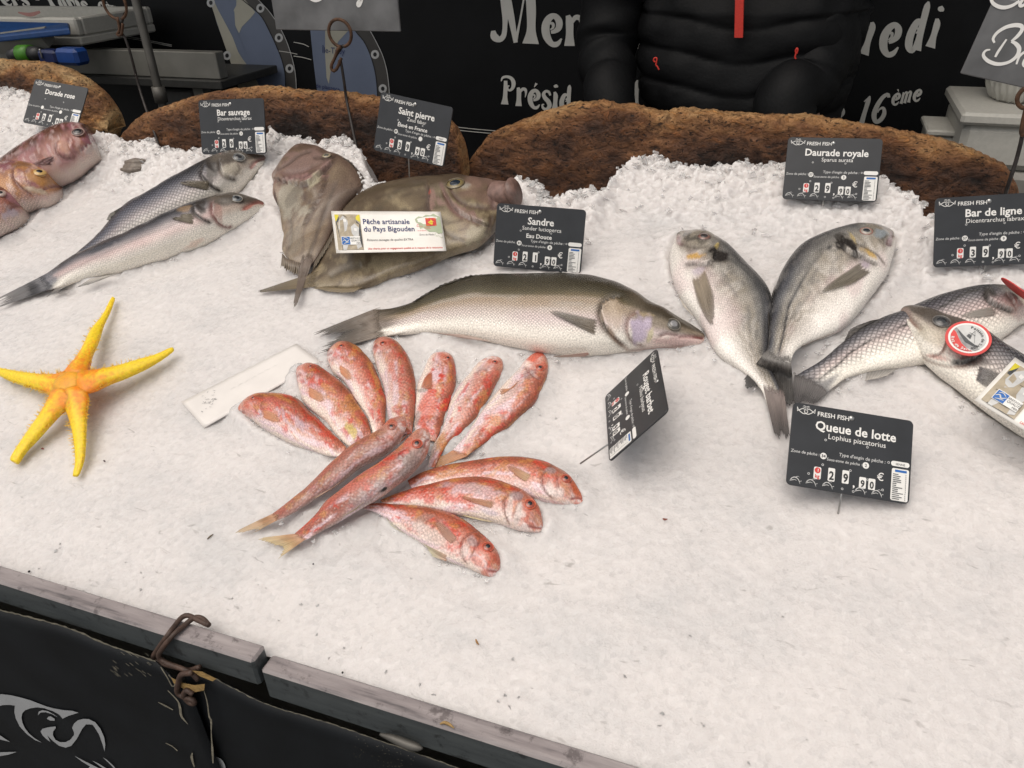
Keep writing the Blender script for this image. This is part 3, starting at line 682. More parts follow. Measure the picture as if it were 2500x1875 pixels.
MF = {'fin': fin_mat('fin'), 'mullet': fish_mat('mullet_skin', .0046, .60, rough=.27, spec=.45, bump=.36, jitter=.55, coat=.34, hi=1.1, amt=.6),
      'bass': fish_mat('bass_skin', .0056, .34, rough=.26, spec=.45, coat=.22, bump=.55, hi=1.55, w0=.16, jitter=.14, amt=.85), 'bass_soft': fish_mat('bass_skin_smooth', .0038, .66, rough=.25, spec=.45, coat=.25, bump=.3, amt=.8),
      'sandre': fish_mat('pikeperch_skin', .0036, .55, rough=.25, spec=.45, coat=.25, bump=.42, jitter=.35), 'gilt': fish_mat('gilthead_skin', .0032, .6, rough=.25, spec=.45, coat=.25, bump=.42, jitter=.45),
      'dory': fish_mat('dory_skin', .004, .95, rough=.34, spec=.4, bump=.25, coat=.2), 'bream': fish_mat('red_bream_skin', .0052, .62, rough=.27, spec=.45, bump=.36, jitter=.5, coat=.28)}
def grad(B, stops):
    k = [q[0] for q in stops]; return np.stack([np.interp(B, k, [q[1][i] for q in stops]) for i in range(3)], 1)
def col_mullet(red=1.0, brown=0.0, flip=False, top=False):
    def f(C, a, b, x, y, sd):
        n = fbm(x * 60, y * 60, sd, 4); bb = np.clip(b + (n - .5) * .30, 0, 1)
        if top: stops = [(0, (.44, .13, .085)), (.15, (.44, .11, .065)), (.45, (.34, .105, .07)), (.7, (.40, .16, .125)), (.9, (.50, .33, .30)), (1, (.60, .47, .41))]
        else: stops = [(0, (.27, .085, .045)), (.12, (.41, .11, .060)), (.32, (.57, .18, .115)), (.52, (.62, .28, .22)), (.68, (.70, .46, .42)), (.84, (.86, .71, .62)), (1, (.84, .73, .63))]
        C[:, :3] = grad(bb, stops)
        wob = (fbm(x * 30, y * 30, sd + 90, 2) - .5) * .012
        mixc(C, (.76, .58, .64), sstep(.50, .66, fbm(x * 34, (y + wob) * 190, sd + 33, 4)) * .75 * sstep(.15, .4, b))      # silvery lilac streaks
        r = fbm(x * 100, (y + wob) * 170, sd + 20, 4); r2 = fbm(x * 30, y * 60, sd + 26, 3)
        mixc(C, (.58, .05, .025), sstep(.49, .62, r) * sstep(.40, .58, r2) * .68 * red * (1 - sstep(.72, .92, b)))
        mixc(C, (.56, .25, .07), sstep(.57, .7, fbm(x * 65, y * 110, sd + 43, 4)) * .6 * (1 - sstep(.5, .75, b)))
        mixc(C, (.22, .07, .045), sstep(.60, .72, fbm(x * 150, y * 150, sd + 53, 3)) * .5 * (1 - sstep(.45, .7, b)))
        mixc(C, (.90, .80, .78), sstep(.64, .74, fbm(x * 210, y * 260, sd + 57, 3)) * .32 * sstep(.15, .4, b))
        if brown: mixc(C, (.25, .145, .11), brown * (.4 + .6 * fbm(x * 30, y * 30, sd + 50, 2)))
        hd_ = 1 - sstep(.12, .25, a); mixc(C, (.60, .32, .25), hd_ * .5); mixc(C, (.80, .70, .68), hd_ * sstep(.47, .62, fbm(x * 120, y * 120, sd + 61, 3)) * .7 * sstep(.3, .6, b)); mixc(C, (.52, .09, .04), hd_ * sstep(.52, .66, fbm(x * 100, y * 90, sd + 63, 3)) * .6)
        C[:, 3] = .9 * sstep(.02, .1, b)
    return f
def col_bass(pink=.3, blue=0.0):
    def f(C, a, b, x, y, sd):
        n = fbm(x * 30, y * 30, sd, 3); bb = np.clip(b + (n - .5) * .14, 0, 1)
        hi_ = .14 + .20 * blue
        C[:, :3] = grad(bb, [(0, (.045, .044, .046)), (hi_ * .5, (.085, .083, .092)), (hi_, (.17, .167, .175)), (hi_ + .13, (.40, .38, .37)), (hi_ + .27, (.62, .575, .535)), (.74, (.82, .775, .69)), (.88, (.90, .85, .76)), (1, (.80, .75, .66))])
        mixc(C, (.60, .40, .38), pink * np.exp(-((b - .36) / .15) ** 2) * (.35 + .75 * fbm(x * 24, y * 50, sd + 6, 3)))
        mixc(C, (.075, .078, .115), blue * .7 * np.exp(-((b - .16) / .2) ** 2) * sstep(.2, .5, a))
        mixc(C, (.40, .33, .25), .6 * (1 - sstep(.16, .26, a)) * (1 - sstep(.45, .7, b)))
        mixc(C, (.075, .062, .052), .9 * (1 - sstep(.16, .26, a)) * (1 - sstep(.20, .40, bb)))
        mixc(C, (.10, .10, .115), .85 * sstep(.91, .99, a + .08 * (fbm(y * 160, x * 12, sd + 31, 2) - .5)))
        C[:, 3] = 1 - sstep(.5, .78, b) * .92
    return f
def col_sandre(C, a, b, x, y, sd):
    n = fbm(x * 26, y * 40, sd, 4); bb = np.clip(b + (n - .5) * .08, 0, 1)
    C[:, :3] = grad(bb, [(0, (.045, .038, .026)), (.15, (.075, .064, .040)), (.225, (.115, .098, .058)), (.25, (.17, .14, .09)), (.275, (.37, .315, .25)), (.42, (.50, .435, .37)), (.55, (.62, .545, .485)), (.72, (.86, .81, .73)), (.9, (.92, .87, .78)), (1, (.74, .69, .61))])
    mixc(C, (.34, .21, .10), sstep(.40, .60, fbm(x * 16, y * 60, sd + 3, 3)) * .45 * np.exp(-((b - .36) / .12) ** 2))
    mixc(C, (.62, .47, .50), .6 * np.exp(-((b - .56) / .12) ** 2) * fbm(x * 12, y * 30, sd + 8, 2))
    mixc(C, (.20, .16, .115), .85 * (1 - sstep(.2, .27, a)) * (1 - sstep(.40, .62, bb)))
    mixc(C, (.055, .044, .030), .92 * (1 - sstep(.16, .3, a)) * (1 - sstep(.16, .34, bb)))
    mixc(C, (.64, .46, .42), .7 * (1 - sstep(.16, .24, a)) * sstep(.58, .76, bb))
    mixc(C, (.17, .135, .105), .85 * sstep(.92, .99, a + .10 * (fbm(y * 160, x * 12, sd + 31, 2) - .5)))
    C[:, 3] = (1 - sstep(.6, .8, b) * .9)
def col_gilt(C, a, b, x, y, sd):
    n = fbm(x * 40, y * 40, sd, 3); bb = np.clip(b + (n - .5) * .14, 0, 1)
    C[:, :3] = grad(bb, [(0, (.035, .034, .034)), (.07, (.075, .073, .073)), (.16, (.22, .21, .195)), (.28, (.42, .39, .35)), (.48, (.58, .525, .47)), (.68, (.72, .67, .62)), (.85, (.85, .80, .745)), (1, (.78, .74, .68))])
    st = .5 + .5 * np.sin(y * 1150 + 9 * (fbm(x * 60, y * 20, sd + 2, 2) - .5)); mixc(C, (.24, .20, .145), .55 * st * sstep(.12, .3, b) * (1 - sstep(.5, .75, b)))
    st2 = fbm(x * 60, y * 420, sd + 14, 3); mixc(C, (.16, .15, .14), .55 * sstep(.52, .66, st2) * (1 - sstep(.35, .7, b)))
    mixc(C, (.66, .50, .50), .45 * sstep(.48, .68, fbm(x * 20, y * 26, sd + 9, 2)) * sstep(.35, .55, b))
    mixc(C, (.10, .11, .15), .3 * np.exp(-((b - .10) / .07) ** 2) * sstep(.4, .7, a))
    mixc(C, (.24, .21, .165), .8 * (1 - sstep(.17, .25, a)) * (1 - sstep(.55, .75, bb))); mixc(C, (.085, .078, .068), .8 * (1 - sstep(.17, .27, a)) * sstep(.5, .62, fbm(x * 120, y * 120, sd + 19, 3)) * (1 - sstep(.4, .65, bb)))
    mixc(C, (.70, .66, .61), .85 * (1 - sstep(.15, .25, a)) * sstep(.6, .8, bb))
    mixc(C, (.16, .15, .145), .6 * sstep(.93, 1, a))
    C[:, 3] = .8 - .55 * sstep(.5, .75, b)
def col_dory(purple=.0):
    def f(C, a, b, x, y, sd):
        n = fbm(x * 20, y * 20, sd, 5); n2 = fbm(x * 55, y * 55, sd + 4, 4)
        C[:, :3] = grad(n * .55 + fbm(x * 9, y * 16, sd + 40, 3) * .3 + .15 * b, [(.25, (.070, .052, .032)), (.42, (.13, .098, .058)), (.56, (.205, .162, .100)), (.75, (.36, .31, .215))])
        mixc(C, (.40, .33, .20), sstep(.50, .72, n2) * .45); mixc(C, (.050, .036, .024), sstep(.50, .70, fbm(x * 26, y * 120, sd + 8, 4)) * .55)
        mixc(C, (.060, .045, .030), (1 - sstep(.02, .20, b)) * .75)
        mixc(C, (.17, .105, .085), purple * (.5 + .6 * n2)); mixc(C, (.27, .165, .135), .6 * (1 - sstep(.1, .45, a)) * sstep(.4, .65, fbm(x * 14, y * 14, sd + 12, 3)))
        C[:, 3] = .4
    return f
def col_bream(orange=.0):
    def f(C, a, b, x, y, sd):
        n = fbm(x * 35, y * 35, sd, 4); bb = np.clip(b + (n - .5) * .25, 0, 1)
        C[:, :3] = grad(bb, [(0, (.10, .038, .028)), (.16, (.24, .082, .06)), (.4, (.40, .165, .125)), (.65, (.54, .33, .28)), (.85, (.66, .52, .45)), (1, (.62, .51, .45))])
        mixc(C, (.36, .15, .18), sstep(.48, .66, fbm(x * 30, y * 22, sd + 3, 4)) * .65 * (1 - sstep(.6, .9, b))); mixc(C, (.50, .24, .10), orange * sstep(.3, .55, fbm(x * 25, y * 25, sd + 7, 3)) * (1 - sstep(.6, .85, b)))
        mixc(C, (.60, .44, .42), sstep(.55, .7, fbm(x * 70, y * 70, sd + 17, 3)) * .5); mixc(C, (.20, .07, .055), sstep(.58, .72, fbm(x * 45, y * 60, sd + 27, 3)) * .5 * (1 - sstep(.5, .8, b)))
        C[:, 3] = .9
    return f
DK = (.05, .04, .035)
GB = 'sea bass lying on the ice'
# --- the two wild sea bass on the left
D = K(5, (2055, 108), (2045, 98), (2020, 88), (1920, 78), (1800, 80), (1700, 105), (1580, 155), (1450, 220), (1330, 280), (1230, 335), (1120, 400), (1000, 455), (900, 540), (830, 620), (760, 700), (660, 790), (560, 870), (470, 940), (400, 995))
V = K(5, (2056, 112), (2054, 130), (2045, 150), (2010, 190), (1950, 250), (1895, 310), (1830, 380), (1730, 445), (1620, 505), (1500, 570), (1380, 620), (1250, 685), (1120, 745), (1000, 795), (880, 845), (760, 900), (640, 950), (530, 1000), (440, 1040))
fa = Fish('sea_bass', 'rear left sea bass with steel grey net of scales, under the Bar sauvage sign', 'fish', GB, D, V, .50, col_bass(.25, .75), MF['bass'], nu=230, nv=72, seed=3, scale_from=.26, feats=[
    ('flap', K(5, (1715, 120), (1700, 150), (1710, 200), (1740, 250), (1790, 270), (1830, 265)), 26, 2.6, -1, DK, .7),
    ('flap', K(5, (1600, 150), (1570, 190), (1562, 245), (1600, 290), (1640, 330), (1720, 370)), 30, 3.0, -1, DK, .8),
    ('blob', K(5, (1640, 210))[0], 32, 17, 60, (.045, .038, .034), .85, .8), ('blob', K(5, (1610, 290))[0], 20, 10, 30, (.06, .05, .045), .7, .8),
    ('blob', K(5, (1790, 210))[0], 26, 22, 0, (.50, .45, .37), .8, 1), ('groove', K(5, (2050, 118), (2010, 122), (1960, 150), (1925, 195)), 4, 2.0, (.30, .16, .14), .75),
    ('blob', K(5, (1955, 170))[0], 14, 5, -50, (.48, .30, .27), .8), ('groove', K(5, (1560, 290), (1400, 380), (1200, 500), (1000, 620), (800, 760)), 2.2, .3, (.15, .14, .15), .35), ('groove', K(5, (1830, 160), (1850, 200), (1810, 250)), 3, .8, (.2, .17, .14), .5)])
fa.eye(K(5, (1845, 110))[0], 15, (.10, .105, .11), pr=.56, rim=(.20, .19, .17))
fa.fin('pectoral_fin', K(5, (1625, 290), (1632, 330), (1620, 370), (1560, 345)), K(5, (1480, 285), (1400, 292), (1385, 305), (1430, 325)), (.16, .13, .09), (.25, .21, .15), rays=12, lift=.003)
fa.fin('dorsal_fin', K(5, (985, 465), (900, 545), (850, 600)), K(5, (930, 495), (845, 545), (822, 590)), (.13, .115, .09), (.10, .09, .075), rays=8, tipoff=.004)
D = K(5, (2040, 468), (2035, 452), (2010, 435), (1950, 415), (1850, 400), (1760, 402), (1640, 430), (1500, 465), (1380, 510), (1250, 565), (1100, 635), (950, 700), (800, 760), (700, 805), (600, 850), (500, 910), (400, 980), (300, 1035))
V = K(5, (2041, 472), (2040, 490), (2030, 505), (1990, 540), (1930, 580), (1860, 620), (1780, 670), (1680, 735), (1560, 800), (1400, 855), (1270, 905), (1120, 950), (950, 1000), (820, 1020), (680, 1050), (560, 1085), (450, 1115), (360, 1135))
fb = Fish('sea_bass', 'smooth sea bass with a pinkish flank and a white belly, tail nearest the starfish', 'fish', GB, D, V, .52, col_bass(.8, .15), MF['bass_soft'], nu=230, nv=72, seed=8, scale_from=.27, lift=.002, feats=[
    ('flap', K(5, (1655, 440), (1640, 500), (1655, 560), (1700, 620), (1760, 640), (1800, 630)), 26, 2.6, -1, (.22, .08, .07), .7),
    ('flap', K(5, (1520, 470), (1500, 500), (1510, 540), (1560, 575), (1640, 610)), 28, 2.6, -1, DK, .8),
    ('blob', K(5, (1555, 500))[0], 24, 13, 70, (.05, .042, .038), .8, .8), ('blob', K(5, (1690, 545))[0], 10, 26, -20, (.40, .22, .18), .5), ('blob', K(5, (1430, 500))[0], 22, 8, -20, (.36, .24, .14), .6),
    ('groove', K(5, (2035, 465), (1990, 450), (1930, 470), (1870, 505)), 4, 2.2, (.30, .12, .10), .8), ('blob', K(5, (1910, 490))[0], 17, 7, -30, (.46, .20, .16), .85),
    ('groove', K(5, (1480, 560), (1300, 640), (1000, 760), (700, 900), (420, 1050)), 2.0, .3, (.25, .22, .22), .3), ('blob', K(5, (800, 795))[0], 52, 9, -20, (.045, .045, .055), .75),
    ('blob', K(5, (1500, 780))[0], 34, 8, -32, (.62, .42, .33), .5), ('blob', K(5, (330, 1080))[0], 40, 22, -25, (.16, .16, .18), .7)])
fb.eye(K(5, (1825, 425))[0], 13, (.12, .13, .14), pr=.56, rim=(.25, .23, .2))
fb.fin('pectoral_fin', K(5, (1515, 540), (1520, 575), (1505, 632)), K(5, (1300, 535), (1245, 548), (1330, 585)), (.17, .14, .095), (.29, .25, .19), rays=14, lift=.005, ragged=.12)
fb.fin('tail_fin', K(5, (300, 1035), (325, 1085), (360, 1135)), K(5, (-15, 1195), (70, 1215), (30, 1225), (-60, 1285)), (.13, .13, .145), (.20, .19, .185), rays=18, ragged=.22)
fb.fin('anal_fin', K(5, (930, 1000), (800, 1025), (690, 1050)), K(5, (860, 1022), (700, 1085), (590, 1112)), (.50, .46, .41), (.22, .21, .20), rays=9, tipoff=.001)
fb.fin('pelvic_fin', K(5, (560, 1085), (500, 1105), (430, 1120)), K(5, (500, 1110), (400, 1165), (362, 1185)), (.24, .22, .20), (.14, .13, .125), rays=6, tipoff=.001)

# --- the three red sea breams on the left edge
GR = 'red sea breams at the left edge'
def bream(D, V, label, org, seed, feats, lift=0, sink=.72):
    return Fish('red_sea_bream', label, 'fish', GR, D, V, .46, col_bream(org), MF['bream'], nu=180, nv=64, seed=seed, feats=feats, lift=lift, scale_from=.27, sink=sink)
P_ = (.26, .12, .11)
b1 = bream(K(1, (808, 1045), (805, 1025), (780, 1010), (720, 997), (650, 985), (560, 980), (470, 1000), (380, 1040), (280, 1090), (150, 1160), (60, 1215), (0, 1250), (-150, 1340), (-300, 1430)),
           K(1, (811, 1055), (808, 1085), (795, 1120), (765, 1170), (715, 1230), (650, 1280), (590, 1335), (520, 1385), (430, 1430), (320, 1470), (200, 1520), (50, 1580), (-150, 1620), (-300, 1640)),
           'rear red sea bream, lying right below the Dorade rose sign', .1, 11, [
    ('flap', K(1, (470, 1080), (440, 1130), (455, 1190), (510, 1210), (590, 1200)), 24, 2.8, -1, P_, .7), ('flap', K(1, (560, 1060), (540, 1110), (560, 1160), (620, 1180)), 16, 1.6, -1, P_, .4),
    ('groove', K(1, (805, 1035), (740, 1060), (680, 1100), (610, 1165)), 5, 2.4, (.22, .10, .12), .7), ('blob', K(1, (700, 1060))[0], 26, 12, -20, (.40, .17, .22), .7, 1),
    ('blob', K(1, (700, 1140))[0], 28, 12, -38, (.55, .46, .43), .8, 1), ('blob', K(1, (490, 1130))[0], 22, 16, 70, (.55, .30, .20), .5, 1), ('groove', K(1, (300, 1100), (100, 1210), (-100, 1320)), 2.5, .4, (.25, .13, .12), .5)])
b1.eye(K(1, (600, 1015))[0], 14, (.10, .07, .065), pr=.6, rim=(.30, .19, .16))
b1.fin('pectoral_fin', K(1, (415, 1200), (420, 1235), (405, 1275)), K(1, (330, 1225), (250, 1260), (270, 1270)), (.20, .10, .10), (.26, .14, .13), rays=10, lift=.003)
b2 = bream(K(1, (478, 1430), (470, 1405), (450, 1375), (400, 1330), (330, 1285), (250, 1260), (170, 1250), (100, 1255), (0, 1275), (-150, 1310), (-300, 1370)),
           K(1, (482, 1445), (478, 1470), (455, 1505), (390, 1555), (310, 1595), (220, 1615), (150, 1650), (50, 1680), (-100, 1700), (-300, 1690)),
           'orange headed sea bream with a round golden eye, middle of the three red breams', 1.0, 17, [
    ('flap', K(1, (130, 1280), (110, 1340), (125, 1400), (180, 1450), (260, 1500)), 26, 2.8, -1, P_, .7), ('flap', K(1, (230, 1300), (205, 1350), (220, 1410), (250, 1440)), 14, 1.4, -1, P_, .4),
    ('groove', K(1, (478, 1440), (420, 1432), (350, 1450), (320, 1480)), 4.5, 2.2, P_, .7), ('blob', K(1, (290, 1475))[0], 30, 8, 12, (.58, .46, .34), .8, 1), ('blob', K(1, (300, 1380))[0], 42, 18, 15, (.46, .23, .075), .75, 1), ('blob', K(1, (170, 1270))[0], 30, 8, -3, (.16, .075, .04), .6)])
b2.eye(K(1, (305, 1335))[0], 15, (.55, .36, .13), pr=.52, rim=(.30, .16, .06))
b3 = bream(K(5, (213, 470), (208, 450), (190, 420), (140, 375), (70, 340), (0, 320), (-120, 290), (-260, 290)),
           K(5, (216, 480), (214, 505), (200, 530), (165, 575), (125, 615), (60, 665), (0, 700), (-120, 740), (-260, 760)),
           'pale pink sea bream cut by the left edge, lowest of the three red breams', .15, 23, [
    ('groove', K(5, (212, 470), (150, 470), (90, 490), (55, 520)), 5, 2.4, P_, .75), ('groove', K(5, (200, 455), (140, 450), (80, 475)), 3, 1, P_, .4), ('blob', K(5, (80, 540))[0], 26, 12, -20, (.44, .40, .48), .6, 1), ('blob', K(5, (110, 420))[0], 26, 14, 20, (.42, .20, .24), .7, 1)])
b3.eye(K(5, (2, 383))[0], 12, (.42, .34, .30), pr=.55, rim=(.30, .17, .15))

# --- two John Dory
GD = 'john dory'
D = K(6, (202, 250), (215, 215), (300, 120), (390, 35), (440, 18), (560, 35), (640, 75), (740, 110), (820, 170), (885, 260), (905, 340), (860, 400), (790, 470), (735, 540), (685, 640), (630, 760), (570, 850), (525, 910), (512, 930))
V = K(6, (202, 258), (208, 300), (214, 330), (210, 400), (225, 450), (260, 510), (275, 600), (285, 700), (278, 800), (290, 850), (330, 895), (375, 915), (405, 920), (428, 925))
d2D = K(6, (2015, 330), (2012, 312), (1980, 298), (1900, 288), (1700, 266), (1620, 253), (1480, 263), (1300, 275), (1130, 305), (1000, 340), (900, 385), (830, 440), (770, 500), (720, 570), (690, 650), (640, 750), (600, 850), (545, 940), (500, 1005))
d2V = K(6, (2015, 350), (2014, 420), (2005, 500), (1970, 570), (1930, 660), (1880, 720), (1780, 800), (1600, 855), (1450, 920), (1300, 980), (1130, 1030), (1000, 1085), (900, 1118), (800, 1128), (700, 1118), (600, 1110), (500, 1108))
DL = (.10, .065, .055)
dory2 = Fish('john_dory', 'broad olive John Dory with a gold ringed eye, lying under the white paper card', 'fish', GD, d2D, d2V, .21, col_dory(.12), MF['dory'], nu=220, nv=72, seed=31, powr=.6, feats=[
    ('blob', K(6, (1650, 520))[0], 70, 10, 32, (.26, .165, .14), .8), ('blob', K(6, (1930, 390))[0], 22, 40, 0, (.26, .165, .145), .7), ('blob', K(6, (1440, 430))[0], 9, 34, 0, (.27, .165, .14), .7), ('blob', K(6, (1780, 700))[0], 40, 26, -40, (.40, .36, .26), .6), ('blob', K(6, (1100, 900))[0], 70, 22, -20, (.36, .31, .21), .5),
    ('groove', K(6, (1560, 320), (1620, 420), (1700, 480), (1850, 500), (1990, 490)), 4, 1.6, (.13, .085, .07), .7), ('groove', K(6, (1480, 620), (1560, 700), (1700, 760)), 4, 1.2, (.11, .08, .055), .6), ('groove', K(6, (1900, 560), (1880, 640), (1850, 700)), 4, 1.2, (.13, .09, .07), .6),
    ('flap', K(6, (1400, 300), (1420, 400), (1410, 480), (1440, 560), (1510, 600)), 26, 2.6, -1, DL, .7), ('flap', K(6, (1520, 360), (1570, 440), (1640, 520), (1760, 590), (1890, 640)), 22, 3.2, -1, DL, .5),
    ('groove', K(6, (1500, 300), (1550, 420), (1600, 520), (1680, 580)), 4, 1.2, (.22, .13, .11), .7), ('groove', K(6, (1880, 310), (1900, 400), (1905, 500)), 6, 1.5, (.15, .09, .08), .6), ('groove', K(6, (1960, 310), (1980, 400), (1975, 500)), 6, 1.4, (.15, .09, .08), .5),
    ('groove', K(6, (760, 520), (900, 400), (1100, 330), (1400, 300)), 4, .8, (.10, .075, .045), .6), ('groove', K(6, (1380, 300), (1150, 380), (1050, 480), (900, 560), (700, 700)), 2.5, .5, (.10, .08, .05), .5),
    ('groove', K(6, (640, 1040), (700, 1000), (800, 960), (900, 940)), 8, 1.8, (.12, .10, .075), .5), ('blob', K(6, (1690, 330))[0], 16, 7, 0, (.36, .34, .30), .6), ('blob', K(6, (1420, 390))[0], 4, 5, 0, (.42, .08, .06), .8), ('blob', K(6, (1240, 640))[0], 40, 40, 0, (.07, .055, .04), .5)])
dory2.eye(K(6, (1615, 310))[0], 22, (.20, .155, .07), (.02, .028, .04), pr=.62, bulge=.35, rim=(.12, .09, .05))
mh_ = [on_plane([q_], h_)[0] for q_, h_ in zip(K(6, (1950, 400), (2000, 392), (2035, 384), (2072, 372)), (.034, .042, .046, .050))]
MB().tube(mh_, [.024, .021, .019, .0235], 20, 5).build('mouth', plain('dory_lip', (.20, .125, .105), .4, var=.3, scale=120, bump=.3), dory2.root)
dory2.fin('tail_fin', K(6, (500, 1005), (480, 1060), (490, 1112)), K(6, (120, 1130), (95, 1140), (110, 1152)), (.20, .15, .085), (.11, .085, .05), rays=11, ragged=.05)
dory2.fin('anal_fin', K(6, (900, 1110), (750, 1115), (560, 1105)), K(6, (830, 1150), (690, 1150), (520, 1120)), (.21, .16, .095), (.25, .20, .13), rays=14, tipoff=.001)
dory2.fin('dorsal_fin', K(6, (735, 560), (690, 660), (630, 790), (560, 930)), K(6, (690, 600), (650, 700), (590, 830), (520, 970)), (.10, .075, .05), (.17, .13, .085), rays=14, ragged=.25, cray=.5)
dory1 = Fish('john_dory', 'upright John Dory with its head raised and tail hanging towards the viewer', 'fish', GD, D, V, .22, col_dory(.55), MF['dory'], nu=200, nv=72, seed=37, powr=.62, lift=.006, liftfn=lambda q: .012 * (1 - q), feats=[
    ('blob', K(6, (430, 150))[0], 62, 34, -25, (.235, .155, .135), .75), ('blob', K(6, (450, 270))[0], 66, 9, -8, (.31, .185, .17), .85), ('blob', K(6, (600, 200))[0], 30, 10, -50, (.31, .20, .18), .8), ('groove', K(6, (230, 215), (330, 160), (420, 90), (520, 60)), 3, 1.4, (.11, .075, .06), .6), ('groove', K(6, (520, 110), (580, 125), (660, 120), (700, 90)), 3, 1.2, (.08, .055, .045), .7),
    ('groove', K(6, (250, 470), (330, 560), (350, 700), (330, 830)), 3, 1.0, (.10, .08, .065), .5), ('groove', K(6, (470, 330), (540, 400), (530, 500)), 4, 1.8, (.42, .36, .30), .5),
    ('flap', K(6, (205, 262), (300, 290), (420, 320), (500, 300), (590, 220), (690, 120)), 26, 4.0, -1, DL, .7), ('groove', K(6, (240, 225), (400, 235), (550, 180), (650, 130)), 5, 1.6, (.20, .12, .11), .5), ('groove', K(6, (280, 260), (430, 275), (560, 215)), 3, 1.0, (.12, .07, .065), .5),
    ('blob', K(6, (530, 290))[0], 24, 12, -55, (.42, .38, .27), .75), ('flap', K(6, (600, 190), (610, 300), (560, 420), (500, 540), (440, 640)), 24, 2.6, 1, DL, .5), ('groove', K(6, (430, 330), (440, 400), (480, 450), (530, 470)), 4, 1.3, DL, .6),
    ('blob', K(6, (330, 440))[0], 34, 46, 0, (.33, .30, .24), .75), ('blob', K(6, (360, 420))[0], 14, 30, 30, (.13, .11, .085), .5), ('blob', K(6, (460, 520))[0], 22, 12, -50, (.38, .35, .28), .6), ('blob', K(6, (640, 420))[0], 30, 60, 35, (.16, .115, .095), .5), ('blob', K(6, (380, 720))[0], 20, 50, 10, (.20, .17, .13), .5),
    ('groove', K(6, (700, 300), (640, 450), (580, 620), (520, 780), (490, 880)), 4, 1.0, (.10, .075, .06), .5)])
dory1.eye(K(6, (622, 98))[0], 11, (.34, .29, .19), (.10, .095, .08), pr=.6, bulge=.35, rim=(.17, .13, .10))
dory1.fin('tail_fin', K(6, (425, 915), (470, 905), (512, 915)), K(6, (368, 1235), (376, 1272), (402, 1225)), (.19, .14, .11), (.15, .115, .09), rays=9, ragged=.05, lift=.01)
dory1.fin('anal_fin', K(6, (282, 850), (330, 895), (420, 915)), K(6, (270, 955), (340, 995), (405, 1015)), (.20, .155, .12), (.27, .215, .155), rays=9, ragged=.2, cray=.5)
dory1.fin('dorsal_fin', K(6, (690, 640), (620, 770), (530, 910)), K(6, (700, 680), (640, 800), (515, 985)), (.12, .09, .065), (.19, .15, .10), rays=13, ragged=.2, cray=.5)
dory1.fin('dorsal_spines', K(6, (740, 110), (830, 175), (890, 270), (900, 345)), K(6, (800, 130), (865, 200), (915, 275), (905, 360)), (.09, .07, .055), (.10, .075, .06), rays=9, ragged=.35, cray=.6, tipoff=.004)
dory1.fin('pelvic_fin', K(6, (208, 300), (213, 340), (212, 390)), K(6, (245, 480), (262, 525), (268, 535)), (.13, .07, .06), (.05, .035, .03), rays=3, ragged=.1)

# --- pikeperch in the middle
D = K(7, (1645, 1487), (1640, 1475), (1600, 1440), (1530, 1395), (1430, 1335), (1320, 1270), (1220, 1225), (1130, 1160), (1030, 1110), (930, 1070), (750, 1030), (500, 1012), (250, 1018)) + K(6, (1896, 1020), (1740, 1035), (1600, 1075), (1480, 1120), (1380, 1175), (1270, 1235), (1130, 1270), (980, 1285))
V = K(7, (1646, 1493), (1645, 1515), (1635, 1538), (1590, 1562), (1480, 1578), (1350, 1592), (1200, 1605), (1050, 1615), (900, 1630), (720, 1640), (500, 1630), (300, 1600), (100, 1562)) + K(6, (1830, 1525), (1640, 1490), (1400, 1465), (1200, 1478), (1010, 1500))
sa = Fish('pikeperch', 'long bronze backed pikeperch with a lilac gill patch, alone in the middle of the ice', 'fish', None, D, V, .50, col_sandre, MF['sandre'], nu=280, nv=80, seed=41, scale_from=.245, feats=[
    ('flap', K(7, (1010, 1190), (880, 1220), (845, 1290), (860, 1370), (890, 1430), (960, 1500), (1050, 1570)), 34, 3.6, -1, (.10, .075, .055), .75), ('flap', K(7, (1150, 1300), (1090, 1330), (1055, 1400), (1060, 1480), (1110, 1540), (1200, 1560)), 26, 2.4, -1, (.28, .16, .14), .55),
    ('blob', K(7, (1140, 1420))[0], 27, 38, 8, (.48, .40, .50), .95, 1), ('blob', K(7, (1225, 1480))[0], 8, 20, 20, (.56, .50, .33), .8), ('blob', K(7, (1190, 1320))[0], 24, 5, 10, (.40, .31, .18), .5),
    ('groove', K(7, (1642, 1505), (1580, 1495), (1500, 1490), (1440, 1495)), 4, 2.2, (.20, .05, .04), .8), ('groove', K(7, (1440, 1480), (1350, 1470), (1290, 1490)), 4, 1.6, (.32, .20, .18), .6), ('blob', K(7, (1440, 1525))[0], 60, 14, -3, (.54, .37, .35), .7, 1),
    ('groove', K(7, (1500, 1560), (1300, 1580), (1050, 1600)), 3, 1.0, (.42, .26, .23), .5), ('groove', K(7, (900, 1420), (960, 1520), (1060, 1600)), 4, 1.6, (.42, .27, .2), .5), ('blob', K(7, (930, 1330))[0], 30, 40, -10, (.40, .31, .22), .5, 1)])
sa.eye(K(7, (1400, 1395))[0], 17, (.075, .07, .062), (.24, .235, .24), pr=.58, rim=(.16, .14, .11))
sa.fin('pectoral_fin', K(7, (850, 1370), (835, 1430), (815, 1492)), K(7, (520, 1290), (452, 1305), (600, 1380)), (.22, .175, .13), (.115, .105, .085), rays=14, lift=.006, ragged=.04)
sa.fin('tail_fin', K(6, (975, 1285), (985, 1390), (1010, 1500)), K(6, (548, 1455), (600, 1475), (720, 1475), (650, 1540), (620, 1562), (600, 1612)), (.24, .19, .15), (.075, .065, .055), rays=20, ragged=.16)
